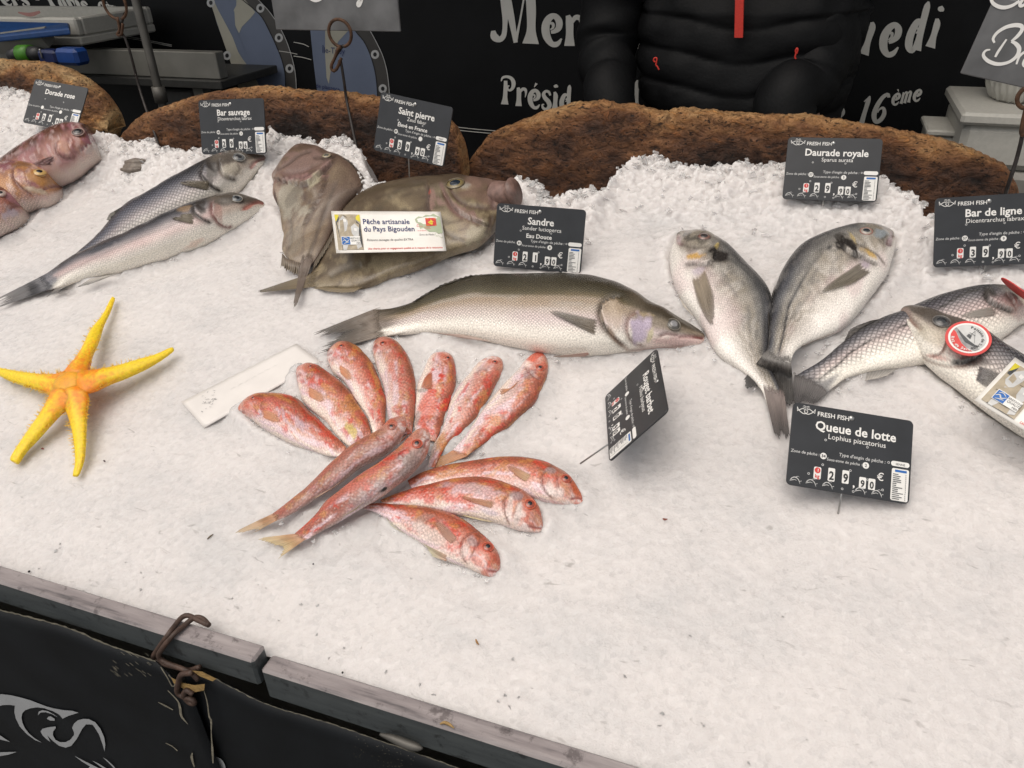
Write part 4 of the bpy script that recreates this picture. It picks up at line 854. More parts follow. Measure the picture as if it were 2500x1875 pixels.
sa.fin('dorsal_fin', K(6, (1900, 1030), (1700, 1060), (1500, 1125), (1320, 1220)), K(6, (1900, 1014), (1720, 1018), (1520, 1085), (1285, 1222)), (.085, .07, .05), (.06, .05, .038), rays=16, ragged=.2, off=.002, tipoff=.006)
sa.fin('spiny_dorsal_fin', K(7, (780, 1045), (500, 1025), (200, 1030), (0, 1036)), K(7, (740, 1018), (450, 1004), (150, 1010), (0, 1014)), (.06, .05, .036), (.05, .042, .032), rays=14, ragged=.5, off=.001, tipoff=.004)
sa.fin('anal_fin', K(6, (1900, 1530), (1700, 1480), (1560, 1470)), K(6, (1700, 1510), (1520, 1475), (1420, 1460)), (.50, .38, .32), (.30, .20, .17), rays=8)
sa.fin('pelvic_fin', K(7, (745, 1615), (750, 1630), (720, 1645)), K(7, (520, 1638), (465, 1642), (530, 1652)), (.45, .27, .22), (.52, .40, .33), rays=6)

# --- two gilthead breams
GG = 'gilthead breams'
D = K(7, (1432, 700), (1440, 685), (1470, 679), (1600, 684), (1680, 700), (1750, 740), (1830, 790), (1900, 860), (1980, 940), (2060, 1020), (2130, 1110), (2165, 1200)) + K(8, (285, 1300), (280, 1420), (262, 1540), (240, 1650)) + K(0, (1885, 900), (1898, 935), (1910, 965), (1916, 985))
V = K(7, (1426, 705), (1415, 740), (1395, 790), (1368, 860), (1368, 930), (1385, 1030), (1420, 1130), (1480, 1230), (1560, 1330), (1640, 1450), (1700, 1560), (1770, 1650)) + K(0, (1805, 902), (1840, 930), (1862, 958), (1872, 990))
g1 = Fish('gilthead_bream', 'gilthead bream with its snout to the left, partly under the other gilthead', 'fish', GG, D, V, .40, col_gilt, MF['gilt'], nu=200, nv=72, seed=51, scale_from=.25, feats=[
    ('flap', K(7, (1760, 760), (1720, 840), (1700, 910), (1640, 930), (1560, 925), (1470, 935)), 26, 2.6, 1, (.12, .10, .09), .6), ('blob', K(7, (1770, 870))[0], 34, 19, 20, (.03, .026, .024), .92, .6), ('blob', K(7, (1570, 880))[0], 22, 9, -10, (.56, .33, .08), .8, 1), ('blob', K(7, (1740, 790))[0], 9, 5, -60, (.50, .38, .14), .8),
    ('groove', K(7, (1480, 775), (1455, 770), (1435, 720)), 4, 2, (.20, .13, .13), .7), ('groove', K(7, (1465, 780), (1560, 800), (1680, 800)), 3, 1, (.15, .13, .11), .5), ('blob', K(7, (1445, 735))[0], 7, 14, 0, (.38, .27, .27), .7), ('groove', K(7, (1860, 900), (2000, 1020), (2080, 1150), (2110, 1350), (2110, 1500)), 2.4, .5, (.10, .10, .10), .6), ('blob', K(7, (1600, 985))[0], 18, 12, 0, (.46, .40, .46), .6, 1)])
g1.eye(K(7, (1640, 725))[0], 15, (.20, .11, .09), (.045, .04, .04), pr=.62, rim=(.12, .085, .075))
g1.fin('pectoral_fin', K(7, (1540, 1030), (1590, 1000), (1640, 960)), K(7, (1590, 1240), (1700, 1400), (1725, 1185)), (.42, .34, .25), (.20, .165, .12), rays=16, lift=.005, ragged=.06)
g1.fin('tail_fin', K(0, (1866, 955), (1890, 960), (1916, 968)), K(11, (285, 820), (335, 872), (335, 790), (345, 790), (375, 855), (405, 830)), (.30, .24, .22), (.055, .048, .044), rays=14, ragged=.08)
g1.fin('pelvic_fin', K(7, (1440, 1160), (1480, 1230), (1530, 1300)), K(7, (1480, 1260), (1530, 1310), (1570, 1350)), (.60, .55, .48), (.52, .47, .40), rays=6)
D = K(8, (1207, 712), (1205, 695), (1190, 672), (1140, 655), (1050, 640), (960, 637), (880, 642), (780, 665), (680, 700), (560, 750), (470, 810), (400, 890), (340, 990), (300, 1090), (268, 1190), (250, 1300), (246, 1420), (243, 1540), (222, 1620)) + K(11, (205, 215))
V = K(8, (1210, 720), (1216, 745), (1220, 800), (1210, 870), (1185, 955), (1160, 1025), (1110, 1095), (1040, 1185), (960, 1285), (860, 1390), (760, 1455), (640, 1505), (540, 1540), (460, 1590), (428, 1640), (418, 1680)) + K(11, (416, 275))
g2 = Fish('gilthead_bream', 'gilthead bream with its snout to the right, lying over the other gilthead', 'fish', GG, D, V, .40, col_gilt, MF['gilt'], nu=210, nv=72, seed=57, scale_from=.25, lift=.004, liftfn=lambda q: .026 * sstep(.72, .98, q), feats=[
    ('flap', K(8, (820, 680), (800, 760), (850, 830), (930, 860), (1000, 900), (1100, 940)), 26, 2.6, -1, (.12, .10, .09), .6), ('blob', K(8, (860, 800))[0], 46, 15, 45, (.03, .026, .024), .92, .6), ('blob', K(8, (800, 720))[0], 20, 14, 0, (.045, .04, .036), .7, .5), ('blob', K(8, (1030, 850))[0], 27, 9, 32, (.56, .36, .11), .8, 1), ('blob', K(8, (880, 730))[0], 20, 4, 62, (.50, .38, .17), .75),
    ('blob', K(8, (1110, 700))[0], 18, 14, 0, (.27, .30, .32), .85, 1), ('groove', K(8, (1205, 710), (1170, 735), (1160, 770), (1200, 790)), 4, 2.2, (.22, .15, .15), .7), ('blob', K(8, (1185, 730))[0], 5, 16, 0, (.33, .25, .26), .8), ('groove', K(8, (880, 760), (980, 800), (1080, 860), (1150, 940)), 3, 1.2, (.14, .12, .10), .6),
    ('groove', K(8, (770, 780), (650, 830), (550, 960), (470, 1100), (400, 1250), (360, 1450), (310, 1650)), 2.6, .6, (.06, .06, .065), .8), ('blob', K(8, (995, 935))[0], 15, 12, 30, (.40, .33, .38), .8, 1), ('blob', K(11, (300, 260))[0], 26, 22, 0, (.20, .185, .18), .6)])
g2.eye(K(8, (1000, 685))[0], 14, (.33, .29, .25), (.03, .035, .04), pr=.6, rim=(.30, .13, .10))
g2.fin('pectoral_fin', K(8, (970, 905), (1010, 960), (1045, 985)), K(8, (760, 1040), (655, 1145), (900, 1085)), (.26, .23, .19), (.17, .145, .10), rays=16, lift=.006, ragged=.05)
g2.fin('tail_fin', K(11, (205, 200), (310, 250), (416, 265)), K(11, (50, 400), (82, 466), (235, 425), (265, 425), (345, 545), (400, 600), (436, 560)), (.22, .205, .19), (.035, .032, .03), rays=22, ragged=.05, lift=.002)
g2.fin('dorsal_fin', K(8, (290, 1110), (255, 1250), (248, 1400)), K(8, (272, 1150), (240, 1290), (240, 1440)), (.06, .055, .05), (.08, .07, .06), rays=12, ragged=.2, tipoff=.004)
g2.fin('anal_fin', K(8, (760, 1455), (620, 1510), (500, 1560)), K(8, (740, 1470), (590, 1530), (490, 1575)), (.30, .26, .23), (.16, .14, .13), rays=10)

# --- line-caught bass on the right
D = K(8, (2440, 1265), (2400, 1235), (2330, 1195), (2200, 1145), (2060, 1110), (1900, 1102), (1750, 1125), (1600, 1165), (1450, 1215), (1340, 1260), (1250, 1300), (1100, 1355), (950, 1430), (820, 1530), (690, 1640)) + K(11, (600, 285), (500, 340), (440, 372))
V = K(8, (2442, 1280), (2430, 1310), (2360, 1370), (2212, 1405), (2100, 1480), (2000, 1540), (1860, 1600), (1700, 1650)) + K(11, (1560, 255), (1440, 278), (1300, 300), (1200, 318), (1100, 330), (970, 352), (850, 385), (770, 440), (715, 485), (690, 505))
r1 = Fish('sea_bass', 'sea bass with dark diamond scales, its tail touching the Queue de lotte sign', 'fish', GB, D, V, .48, col_bass(.45, .1), MF['bass'], nu=230, nv=72, seed=61, scale_from=.25, feats=[
    ('flap', K(8, (1950, 1110), (1920, 1160), (1960, 1220), (2040, 1260), (2150, 1300)), 30, 3, -1, DK, .7), ('blob', K(8, (1960, 1150))[0], 22, 14, 30, (.05, .045, .04), .85, .8), ('flap', K(8, (2080, 1150), (2130, 1230), (2160, 1300)), 20, 2.2, -1, (.3, .18, .16), .6), ('blob', K(8, (2190, 1290))[0], 24, 30, 0, (.55, .40, .36), .6, 1),
    ('groove', K(8, (1930, 1110), (1750, 1160), (1560, 1270), (1300, 1400), (1050, 1510), (900, 1590)) + K(11, (760, 300), (600, 420)), 2.2, .5, (.07, .065, .06), .8), ('blob', K(11, (560, 460))[0], 40, 30, 0, (.10, .095, .10), .6)])
r1.eye(K(8, (2290, 1215))[0], 15, (.10, .10, .10), rim=(.2, .18, .16))
r1.fin('pectoral_fin', K(8, (2010, 1250), (2020, 1290), (2000, 1330)), K(8, (1800, 1290), (1720, 1335), (1850, 1345)), (.30, .28, .25), (.40, .37, .33), rays=12, lift=.002)
r1.fin('tail_fin', K(11, (440, 372), (560, 420), (690, 500)), K(11, (425, 560), (470, 600), (520, 560), (560, 590), (610, 585)), (.17, .155, .15), (.06, .055, .055), rays=16, ragged=.08)
r1.fin('dorsal_fin', K(8, (1120, 1350), (980, 1415), (850, 1510)), K(8, (1020, 1370), (880, 1430), (825, 1525)), (.15, .135, .12), (.10, .09, .085), rays=10, tipoff=.004)
r1.fin('anal_fin', K(11, (1250, 310), (1120, 325), (1000, 345)), K(11, (1150, 375), (1050, 400), (985, 410)), (.20, .19, .18), (.52, .48, .43), rays=9, tipoff=.001)
D = K(8, (1258, 1288), (1272, 1268), (1310, 1252), (1370, 1250), (1480, 1275), (1600, 1320), (1750, 1365), (1900, 1440), (1960, 1478), (2050, 1540), (2212, 1640), (2400, 1770), (2600, 1930), (2800, 2120))
V = K(8, (1256, 1296), (1262, 1340), (1275, 1390), (1300, 1455), (1340, 1535), (1390, 1625)) + K(11, (1400, 220), (1450, 280), (1530, 355), (1650, 445), (1780, 545), (1900, 640), (2050, 745), (2212, 850), (2400, 945), (2600, 1030), (2780, 1090))
r2 = Fish('sea_bass', 'sea bass at the right edge with a round red tag on its cheek', 'fish', GB, D, V, .46, col_bass(.15, .1), MF['bass'], nu=240, nv=76, seed=67, ahead=.62, scale_from=.40, lift=.006, liftfn=lambda q: .012 * (1 - sstep(0, .3, q)), feats=[
    ('flap', K(8, (1960, 1500), (1930, 1580)) + K(11, (1900, 180), (1830, 230), (1730, 270), (1640, 250)), 30, 3, 1, DK, .8), ('blob', K(11, (1800, 260))[0], 44, 12, 5, (.05, .045, .04), .75, 1), ('flap', K(8, (1640, 1440), (1600, 1560)) + K(11, (1560, 200), (1490, 215)), 22, 1.8, 1, (.34, .20, .17), .5),
    ('groove', K(8, (1262, 1290), (1310, 1320), (1370, 1390), (1430, 1440)), 5, 2.4, (.33, .22, .18), .75), ('blob', K(8, (1320, 1300))[0], 20, 12, 40, (.30, .22, .19), .6, 1), ('blob', K(11, (1560, 230))[0], 32, 6, 15, (.52, .28, .24), .6, 1), ('groove', K(11, (1400, 200), (1480, 260), (1620, 300), (1780, 290)), 3, 1.4, (.40, .30, .25), .6),
    ('blob', K(8, (1500, 1480))[0], 40, 30, 20, (.50, .45, .36), .7, .3), ('groove', K(8, (2000, 1540), (2200, 1680), (2500, 1960)), 2.4, .5, (.1, .1, .1), .6)])
r2.eye(K(8, (1575, 1370))[0], 20, (.075, .075, .075), (.03, .032, .035), pr=.58, rim=(.13, .12, .11))
r2.fin('pectoral_fin', K(11, (1850, 290), (1840, 350), (1830, 400)), K(11, (2000, 330), (2040, 400), (1930, 470)), (.13, .12, .125), (.20, .185, .17), rays=12, lift=.003)

# --- twelve red mullets
GM = 'red mullets arranged in a fan'
def mullet(label, D, V, eye, er, seed, red=1.0, brown=0.0, top=False, gill=None, lift=0.0, liftfn=None, mouth=None, extra=(), ratio=.52, rim=(.50, .09, .045), iris=(.33, .07, .04), pr=.5, sink=.52):
    feats = []
    if gill:
        for g_, sg in gill: feats.append(('flap', g_, 15, 1.6 if eye[1] > 1100 or eye[0] > 1200 else 1.0, sg, (.24, .10, .08), .55 if eye[1] > 1100 or eye[0] > 1200 else .3))
    if mouth: feats.append(('groove', mouth, 3, 1.3, (.40, .12, .10), .7))
    feats += list(extra)
    m = Fish('red_mullet', label, 'fish', GM, D, V, ratio, col_mullet(red, brown, top=top), MF['mullet'], nu=170, nv=60, seed=seed, feats=feats, lift=lift, liftfn=liftfn, scale_from=.22, sink=sink)
    m.eye(eye, er, iris, pr=pr, rim=rim); return m
OR0, OR1 = (.80, .33, .17), (.76, .40, .22)
WH = (.66, .56, .52)
tl = lambda hgt: (lambda q: hgt * sstep(.55, 1, q))
m1 = mullet('lowest left mullet of the fan, its snout by the wet card', K(9, (570, 640), (573, 622), (590, 590), (640, 550), (720, 515), (820, 508), (920, 515), (1000, 535), (1060, 570), (1120, 640), (1190, 700), (1260, 770), (1310, 820), (1360, 870), (1410, 920)),
            K(9, (570, 648), (580, 662), (605, 675), (680, 722), (760, 782), (850, 832), (950, 882), (1050, 922), (1150, 952), (1250, 985), (1320, 995), (1370, 985)), K(9, (690, 545))[0], 6, 101,
            gill=[(K(9, (770, 560), (745, 610), (755, 650), (740, 690)), 1)], mouth=K(9, (575, 655), (600, 650), (625, 660)), extra=[('blob', K(9, (850, 560))[0], 28, 9, 10, (.50, .10, .09), .6), ('blob', K(9, (980, 720))[0], 60, 8, 40, (.56, .42, .50), .5)])
m1.fin('pectoral_fin', K(9, (755, 625), (752, 660), (760, 690)), K(9, (860, 660), (895, 720), (840, 730)), OR0, OR1, rays=10, alpha=(.95, .75))
m2 = mullet('fan mullet with a yellow streak on its belly, snout at the wet card edge', K(9, (1024, 325), (1035, 305), (1060, 293), (1130, 282), (1200, 300), (1260, 340), (1330, 390), (1400, 450), (1460, 520), (1500, 590), (1560, 680), (1590, 760), (1600, 830)),
            K(9, (1022, 340), (1022, 365), (1026, 400), (1040, 455), (1060, 535), (1100, 605), (1170, 665), (1250, 725), (1310, 805), (1360, 860), (1430, 915), (1500, 910)), K(9, (1133, 298))[0], 6, 102,
            gill=[(K(9, (1160, 350), (1110, 370), (1080, 410), (1060, 420)), 1)], mouth=K(9, (1025, 380), (1045, 360), (1060, 365)), extra=[('blob', K(9, (1430, 800))[0], 34, 9, 55, (.58, .44, .10), .75), ('blob', K(9, (1180, 480))[0], 24, 14, 30, (.52, .33, .36), .5)])
m2.fin('pectoral_fin', K(9, (1110, 450), (1105, 490), (1115, 530)), K(9, (1215, 500), (1235, 565), (1190, 570)), OR0, OR1, rays=10, alpha=(.95, .75))
m3 = mullet('upper fan mullet whose snout touches the pikeperch tail', K(9, (1270, 180), (1285, 162), (1320, 138), (1380, 115), (1440, 120), (1500, 150), (1550, 200), (1600, 260), (1640, 340), (1680, 440), (1700, 500), (1720, 570), (1712, 640), (1710, 700), (1700, 800)),
            K(9, (1263, 192), (1260, 225), (1265, 265), (1285, 315), (1310, 360), (1380, 410), (1430, 475), (1470, 545), (1530, 625), (1570, 685), (1600, 770), (1620, 850)), K(9, (1368, 142))[0], 7, 103,
            gill=[(K(9, (1410, 200), (1360, 215), (1320, 230), (1290, 260)), 1)], mouth=K(9, (1262, 215), (1285, 195), (1300, 200)))
m3.fin('pectoral_fin', K(9, (1350, 280), (1345, 310), (1360, 350)), K(9, (1430, 330), (1450, 390), (1415, 410)), OR0, OR1, rays=9, alpha=(.95, .75))
m4 = mullet('greyish pink mullet below the pikeperch belly, fourth in the fan from the left', K(9, (1620, 120), (1632, 102), (1660, 84), (1720, 79), (1780, 98), (1830, 140), (1880, 210), (1915, 290), (1940, 380), (1945, 480), (1942, 600), (1930, 700), (1915, 820)),
            K(9, (1613, 135), (1610, 160), (1614, 205), (1630, 265), (1650, 335), (1680, 405), (1700, 475), (1715, 565), (1722, 645), (1745, 740), (1790, 830)), K(9, (1690, 120))[0], 8, 104, brown=.25,
            gill=[(K(9, (1740, 190), (1690, 180), (1650, 200), (1640, 240)), 1)], mouth=K(9, (1612, 160), (1635, 140), (1650, 142)), extra=[('blob', K(9, (1760, 330))[0], 10, 26, -10, (.52, .12, .07), .6)])
m5 = mullet('bright red mullet, middle of the fan, with an orange fin on its flank', K(10, (565, 192), (585, 190), (610, 198), (650, 228), (670, 280), (680, 360), (672, 450), (642, 540), (602, 650), (572, 740), (542, 820), (512, 880)),
            K(10, (555, 192), (535, 195), (500, 212), (470, 247), (440, 300), (405, 380), (382, 430), (367, 520), (362, 600), (356, 700), (358, 790), (430, 860)), K(10, (607, 235))[0], 7, 105, red=1.6,
            gill=[(K(10, (590, 290), (540, 260), (500, 250), (460, 275)), 1)], extra=[('blob', K(10, (450, 620))[0], 26, 60, 8, (.60, .11, .06), .75), ('blob', K(10, (410, 480))[0], 14, 6, 0, (.40, .33, .30), .8), ('blob', K(10, (370, 700))[0], 7, 22, 5, (.36, .26, .24), .7)])
m5.fin('pectoral_fin', K(10, (490, 330), (455, 350), (430, 390)), K(10, (495, 480), (440, 475), (400, 460)), (.56, .15, .07), (.56, .20, .09), rays=9, alpha=(.95, .8))
m6 = mullet('narrow orange red mullet, sixth in the fan, gold glints near its tail', K(10, (965, 226), (990, 226), (1030, 250), (1042, 310), (1020, 380), (980, 450), (940, 530), (890, 600), (850, 680), (800, 740), (700, 830), (610, 900), (560, 980), (510, 1080)),
            K(10, (955, 226), (925, 232), (880, 257), (820, 312), (750, 390), (690, 462), (652, 530), (622, 600), (602, 680), (572, 760), (542, 830), (502, 900), (475, 980), (455, 1075)), K(10, (972, 267))[0], 7, 106, red=1.2, brown=.15,
            gill=[(K(10, (930, 330), (880, 310), (850, 320), (820, 350)), 1)], extra=[('blob', K(10, (560, 880))[0], 30, 12, -60, (.58, .28, .08), .6)])
m7 = mullet('mullet with a vermilion snout, rightmost of the upper fan', K(10, (1325, 184), (1345, 192), (1372, 232), (1387, 290), (1382, 370), (1352, 450), (1300, 560), (1240, 630), (1170, 690), (1090, 760), (980, 830), (900, 890), (800, 960), (742, 1000)),
            K(10, (1315, 184), (1295, 192), (1255, 215), (1200, 270), (1160, 322), (1090, 392), (1022, 462), (962, 532), (902, 610), (842, 690), (800, 752), (742, 840), (692, 900), (642, 950)), K(10, (1327, 310))[0], 10, 107,
            gill=[(K(10, (1330, 400), (1280, 370), (1240, 330), (1190, 300)), 1)], rim=(.58, .10, .045), extra=[('blob', K(10, (1300, 215))[0], 20, 12, -40, (.60, .10, .05), .8), ('blob', K(10, (1240, 360))[0], 20, 12, -30, (.30, .20, .19), .6), ('blob', K(10, (1150, 330))[0], 16, 7, -50, WH, .6), ('blob', K(10, (1100, 500))[0], 40, 18, -50, (.56, .40, .36), .6)])
m7.fin('pectoral_fin', K(10, (1170, 400), (1150, 430), (1120, 470)), K(10, (1080, 480), (1020, 520), (1000, 470)), OR0, (.58, .30, .16), rays=9, alpha=(.95, .8))
m7.fin('tail_fin', K(10, (742, 1000), (700, 975), (642, 950)), K(10, (560, 1070), (510, 1085), (530, 1010), (560, 1000)), (.52, .22, .11), (.56, .30, .14), rays=10, ragged=.08, alpha=(1, .8))
m10 = mullet('mullet with an orange brow, uppermost of the three pointing right', K(10, (1655, 1328), (1645, 1295), (1630, 1260), (1590, 1190), (1540, 1130), (1460, 1080), (1350, 1030), (1200, 1002), (1050, 997), (900, 1010), (780, 1030), (650, 1050), (500, 1085), (400, 1120), (300, 1180)),
             K(10, (1656, 1340), (1645, 1357), (1620, 1364), (1520, 1368), (1420, 1356), (1340, 1340), (1260, 1315), (1180, 1290), (1050, 1270), (900, 1250), (750, 1230), (600, 1225), (450, 1230), (330, 1240)), K(10, (1520, 1163))[0], 12, 110, lift=.002,
             gill=[(K(10, (1430, 1090), (1350, 1130), (1345, 1220), (1390, 1290), (1440, 1320)), -1), (K(10, (1470, 1130), (1460, 1200), (1480, 1260)), -1)], mouth=K(10, (1652, 1318), (1600, 1315), (1555, 1325)),
             extra=[('blob', K(10, (1605, 1240))[0], 11, 26, -25, (.52, .12, .045), .75), ('blob', K(10, (1400, 1110))[0], 16, 10, 0, (.36, .28, .27), .7), ('blob', K(10, (1440, 1270))[0], 24, 16, 0, WH, .7), ('blob', K(10, (1390, 1240))[0], 12, 26, 10, WH, .6)])
m10.fin('pectoral_fin', K(10, (1265, 1140), (1255, 1170), (1215, 1195)), K(10, (1110, 1060), (1070, 1075), (1130, 1140)), (.60, .40, .22), (.54, .22, .11), rays=10, alpha=(.95, .85), lift=.002)
m11 = mullet('mullet with a big red ringed eye, middle of the three pointing right', K(10, (1346, 1530), (1343, 1495), (1335, 1450), (1320, 1390), (1280, 1330), (1200, 1260), (1100, 1210), (980, 1170), (850, 1152), (700, 1160), (550, 1185), (400, 1220), (300, 1250), (180, 1290), (90, 1330)),
             K(10, (1344, 1548), (1335, 1566), (1310, 1578), (1230, 1573), (1120, 1553), (1000, 1513), (880, 1485), (760, 1460), (640, 1440), (520, 1410), (400, 1385), (300, 1372), (200, 1362), (110, 1357)), K(10, (1241, 1358))[0], 13.5, 111, lift=.003,
             gill=[(K(10, (1180, 1260), (1070, 1310), (1050, 1390), (1070, 1480), (1100, 1530)), -1), (K(10, (1195, 1300), (1160, 1380), (1130, 1450), (1150, 1500)), -1)], mouth=K(10, (1342, 1550), (1280, 1545), (1225, 1530)), rim=(.62, .11, .04),
             extra=[('blob', K(10, (1130, 1300))[0], 18, 13, 0, (.36, .27, .28), .7), ('blob', K(10, (1150, 1430))[0], 12, 36, 12, WH, .8), ('blob', K(10, (1090, 1400))[0], 8, 34, 5, WH, .6), ('blob', K(10, (800, 1250))[0], 80, 14, 8, (.58, .46, .50), .5), ('blob', K(10, (300, 1300))[0], 40, 12, -15, (.58, .09, .05), .6), ('blob', K(10, (920, 1420))[0], 40, 8, 15, (.50, .44, .54), .5)])
m11.fin('pectoral_fin', K(10, (990, 1345), (985, 1370), (960, 1400)), K(10, (740, 1298), (715, 1310), (800, 1350)), (.56, .30, .17), (.55, .22, .12), rays=10, alpha=(.95, .85), lift=.002)
m11.fin('pelvic_fin', K(10, (960, 1495), (940, 1500), (900, 1495)), K(10, (720, 1442), (740, 1455), (800, 1470)), (.52, .42, .28), (.55, .45, .26), rays=6, alpha=(1, .9))
m12 = mullet('mullet nearest the front rail, lowest of the three pointing right', K(15, (1646, 1065), (1648, 1020), (1645, 960), (1620, 880), (1560, 790), (1480, 710), (1400, 640), (1300, 560), (1180, 490), (1050, 440), (900, 400), (750, 375), (560, 360), (400, 345), (270, 345), (150, 375)),
             K(15, (1640, 1082), (1625, 1110), (1600, 1132), (1540, 1147), (1450, 1122), (1350, 1075), (1250, 1032), (1150, 1000), (1050, 965), (950, 912), (850, 832), (720, 742), (600, 672), (500, 592), (420, 522), (340, 472), (250, 432), (160, 412)), K(15, (1505, 825))[0], 13.5, 112, lift=.001,
             gill=[(K(15, (1400, 660), (1270, 720), (1230, 820), (1240, 930), (1290, 1010)), -1), (K(15, (1440, 750), (1380, 850), (1330, 950)), -1)], mouth=K(15, (1640, 1090), (1590, 1085), (1500, 1080)), rim=(.58, .10, .05),
             extra=[('blob', K(15, (1340, 760))[0], 18, 14, 30, (.34, .24, .23), .75), ('blob', K(15, (1610, 960))[0], 8, 20, -20, (.46, .10, .06), .7), ('blob', K(15, (1400, 980))[0], 22, 12, 30, (.56, .18, .12), .6), ('blob', K(15, (1260, 860))[0], 12, 22, 10, WH, .6), ('blob', K(15, (820, 500))[0], 26, 10, -15, (.36, .22, .18), .6), ('blob', K(15, (900, 680))[0], 60, 26, 30, (.64, .52, .46), .7)])
m12.fin('pectoral_fin', K(15, (1200, 745), (1180, 770), (1120, 800)), K(15, (1010, 540), (940, 560), (1010, 700)), (.50, .25, .17), (.54, .30, .22), rays=10, alpha=(.95, .85), lift=.002)
m12.fin('pelvic_fin', K(15, (1085, 920), (1075, 940), (1060, 975)), K(15, (820, 790), (860, 850), (900, 920)), (.50, .30, .22), (.56, .52, .36), rays=8, alpha=(1, .9))
m12.fin('anal_fin', K(15, (420, 525), (500, 600), (610, 675)), K(15, (412, 490), (470, 590), (600, 672)), (.62, .58, .46), (.62, .60, .44), rays=5, alpha=(1, .9))
m8 = mullet('brownish mullet lying across the fan, tail lower left, rear of the crossed pair', K(9, (1856, 688), (1835, 684), (1800, 690), (1740, 710), (1690, 760), (1640, 800), (1560, 840), (1440, 910), (1350, 990), (1280, 1050), (1200, 1130), (1100, 1230), (1000, 1310), (900, 1390), (830, 1440)),
            K(9, (1866, 695), (1872, 720), (1872, 765), (1850, 825), (1800, 900), (1720, 972), (1600, 1042), (1500, 1092), (1400, 1172), (1300, 1242), (1200, 1302), (1080, 1382), (980, 1442), (900, 1478), (862, 1490)), K(9, (1755, 760))[0], 10, 108, brown=.55, red=.5, top=True, lift=.014, liftfn=lambda q: .012 * (1 - q) - .012 * sstep(.6, 1, q), ratio=.62, iris=(.30, .10, .07), rim=(.46, .16, .11),
            gill=[(K(9, (1690, 780), (1640, 830), (1700, 850), (1740, 900)), -1)])
m8.fin('tail_fin', K(9, (830, 1440), (850, 1465), (868, 1490)), K(9, (700, 1500), (540, 1580), (640, 1572), (690, 1558), (740, 1560), (680, 1585)), (.50, .24, .13), (.60, .45, .26), rays=14, ragged=.1, alpha=(1, .7))
m8.fin('pelvic_fin', K(9, (1400, 1160), (1350, 1205), (1290, 1240)), K(9, (1280, 1250), (1180, 1310), (1140, 1320)), (.42, .24, .18), (.50, .34, .24), rays=6, alpha=(1, .9))
m9 = mullet('grey backed mullet with red sides on top, front of the crossed pair', K(9, (2012, 780), (1985, 778), (1945, 797), (1890, 850), (1820, 920), (1760, 970), (1650, 1050), (1550, 1110), (1450, 1180), (1350, 1260), (1250, 1340), (1180, 1430), (1100, 1510), (1030, 1570), (1010, 1590)),
            K(9, (2025, 783), (2048, 805), (2056, 850), (2050, 920), (2020, 1000), (1960, 1080), (1880, 1162), (1780, 1232), (1700, 1292), (1600, 1352), (1480, 1422), (1350, 1500), (1230, 1562), (1130, 1622), (1080, 1642)), K(9, (1955, 893))[0], 13, 109, red=1.3, brown=.1, top=True, lift=.018, liftfn=lambda q: .012 * (1 - q) - .016 * sstep(.6, 1, q), ratio=.62, rim=(.58, .11, .06),
            gill=[(K(9, (1890, 930), (1830, 960), (1810, 1000), (1850, 1010)), -1)], mouth=K(9, (2050, 860), (2020, 880), (2015, 930)),
            extra=[('blob', K(9, (1900, 1060))[0], 60, 24, -48, (.27, .21, .19), .7), ('blob', K(9, (1600, 1270))[0], 70, 16, -35, (.33, .25, .24), .6), ('blob', K(9, (1550, 1170))[0], 80, 13, -33, (.55, .15, .11), .6), ('blob', K(9, (1835, 970))[0], 9, 7, 0, (.38, .04, .035), .7), ('blob', K(9, (1690, 1250))[0], 13, 5, -30, (.02, .018, .016), .95)])
m9.fin('tail_fin', K(9, (1010, 1590), (1045, 1620), (1080, 1642)), K(9, (760, 1620), (745, 1640), (870, 1680), (920, 1690), (900, 1740), (890, 1778)), (.56, .27, .16), (.66, .52, .26), rays=14, ragged=.1, alpha=(1, .7))
m9.fin('pelvic_fin', K(9, (1560, 1330), (1500, 1390), (1440, 1430)), K(9, (1420, 1440), (1370, 1452), (1380, 1450)), (.50, .34, .24), (.60, .48, .36), rays=5, alpha=(1, .9))
m9.fin('pectoral_fin', K(9, (1850, 870), (1880, 835), (1920, 815)), K(9, (1800, 910), (1840, 850), (1900, 812)), (.34, .15, .11), (.52, .36, .28), rays=5, alpha=(1, .9), tipoff=.006)

# --- scrap sunk in the ice
sp_ = on_plane(K(1, (975, 1300), (1050, 1305), (1125, 1295)), HR * .3 + .002)
scp = MB()
scp.tube(sp_, [.010, .016, .011], 14, 6); scp.tube(sp_ + NP * .010 + TP * .006, [.004, .010, .005], 12, 6); scp.tube(sp_ + NP * .006 - TP * .012, [.003, .006, .002], 10, 6)
so_ = scp.build('fin_scrap', attr_mat('scrap', .5, noise=200, var=.3), loc=sp_[1])
A_ = so_.data.color_attributes.new('Col', 'FLOAT_COLOR', 'POINT'); A_.data.foreach_set('color', [.17, .14, .115, 1] * len(so_.data.vertices))
tag(so_, 'small grey brown scrap half sunk in the ice behind the left bass', 'scrap')

# ------------------------------------------------------------------ the bed of ice
sv = np.arange(-2.15, .80, .0032); tv = np.arange(-.428, .68, .0032)
S_, T_ = np.meshgrid(sv, tv, indexing='ij')
H_ = ice_h(S_, T_)
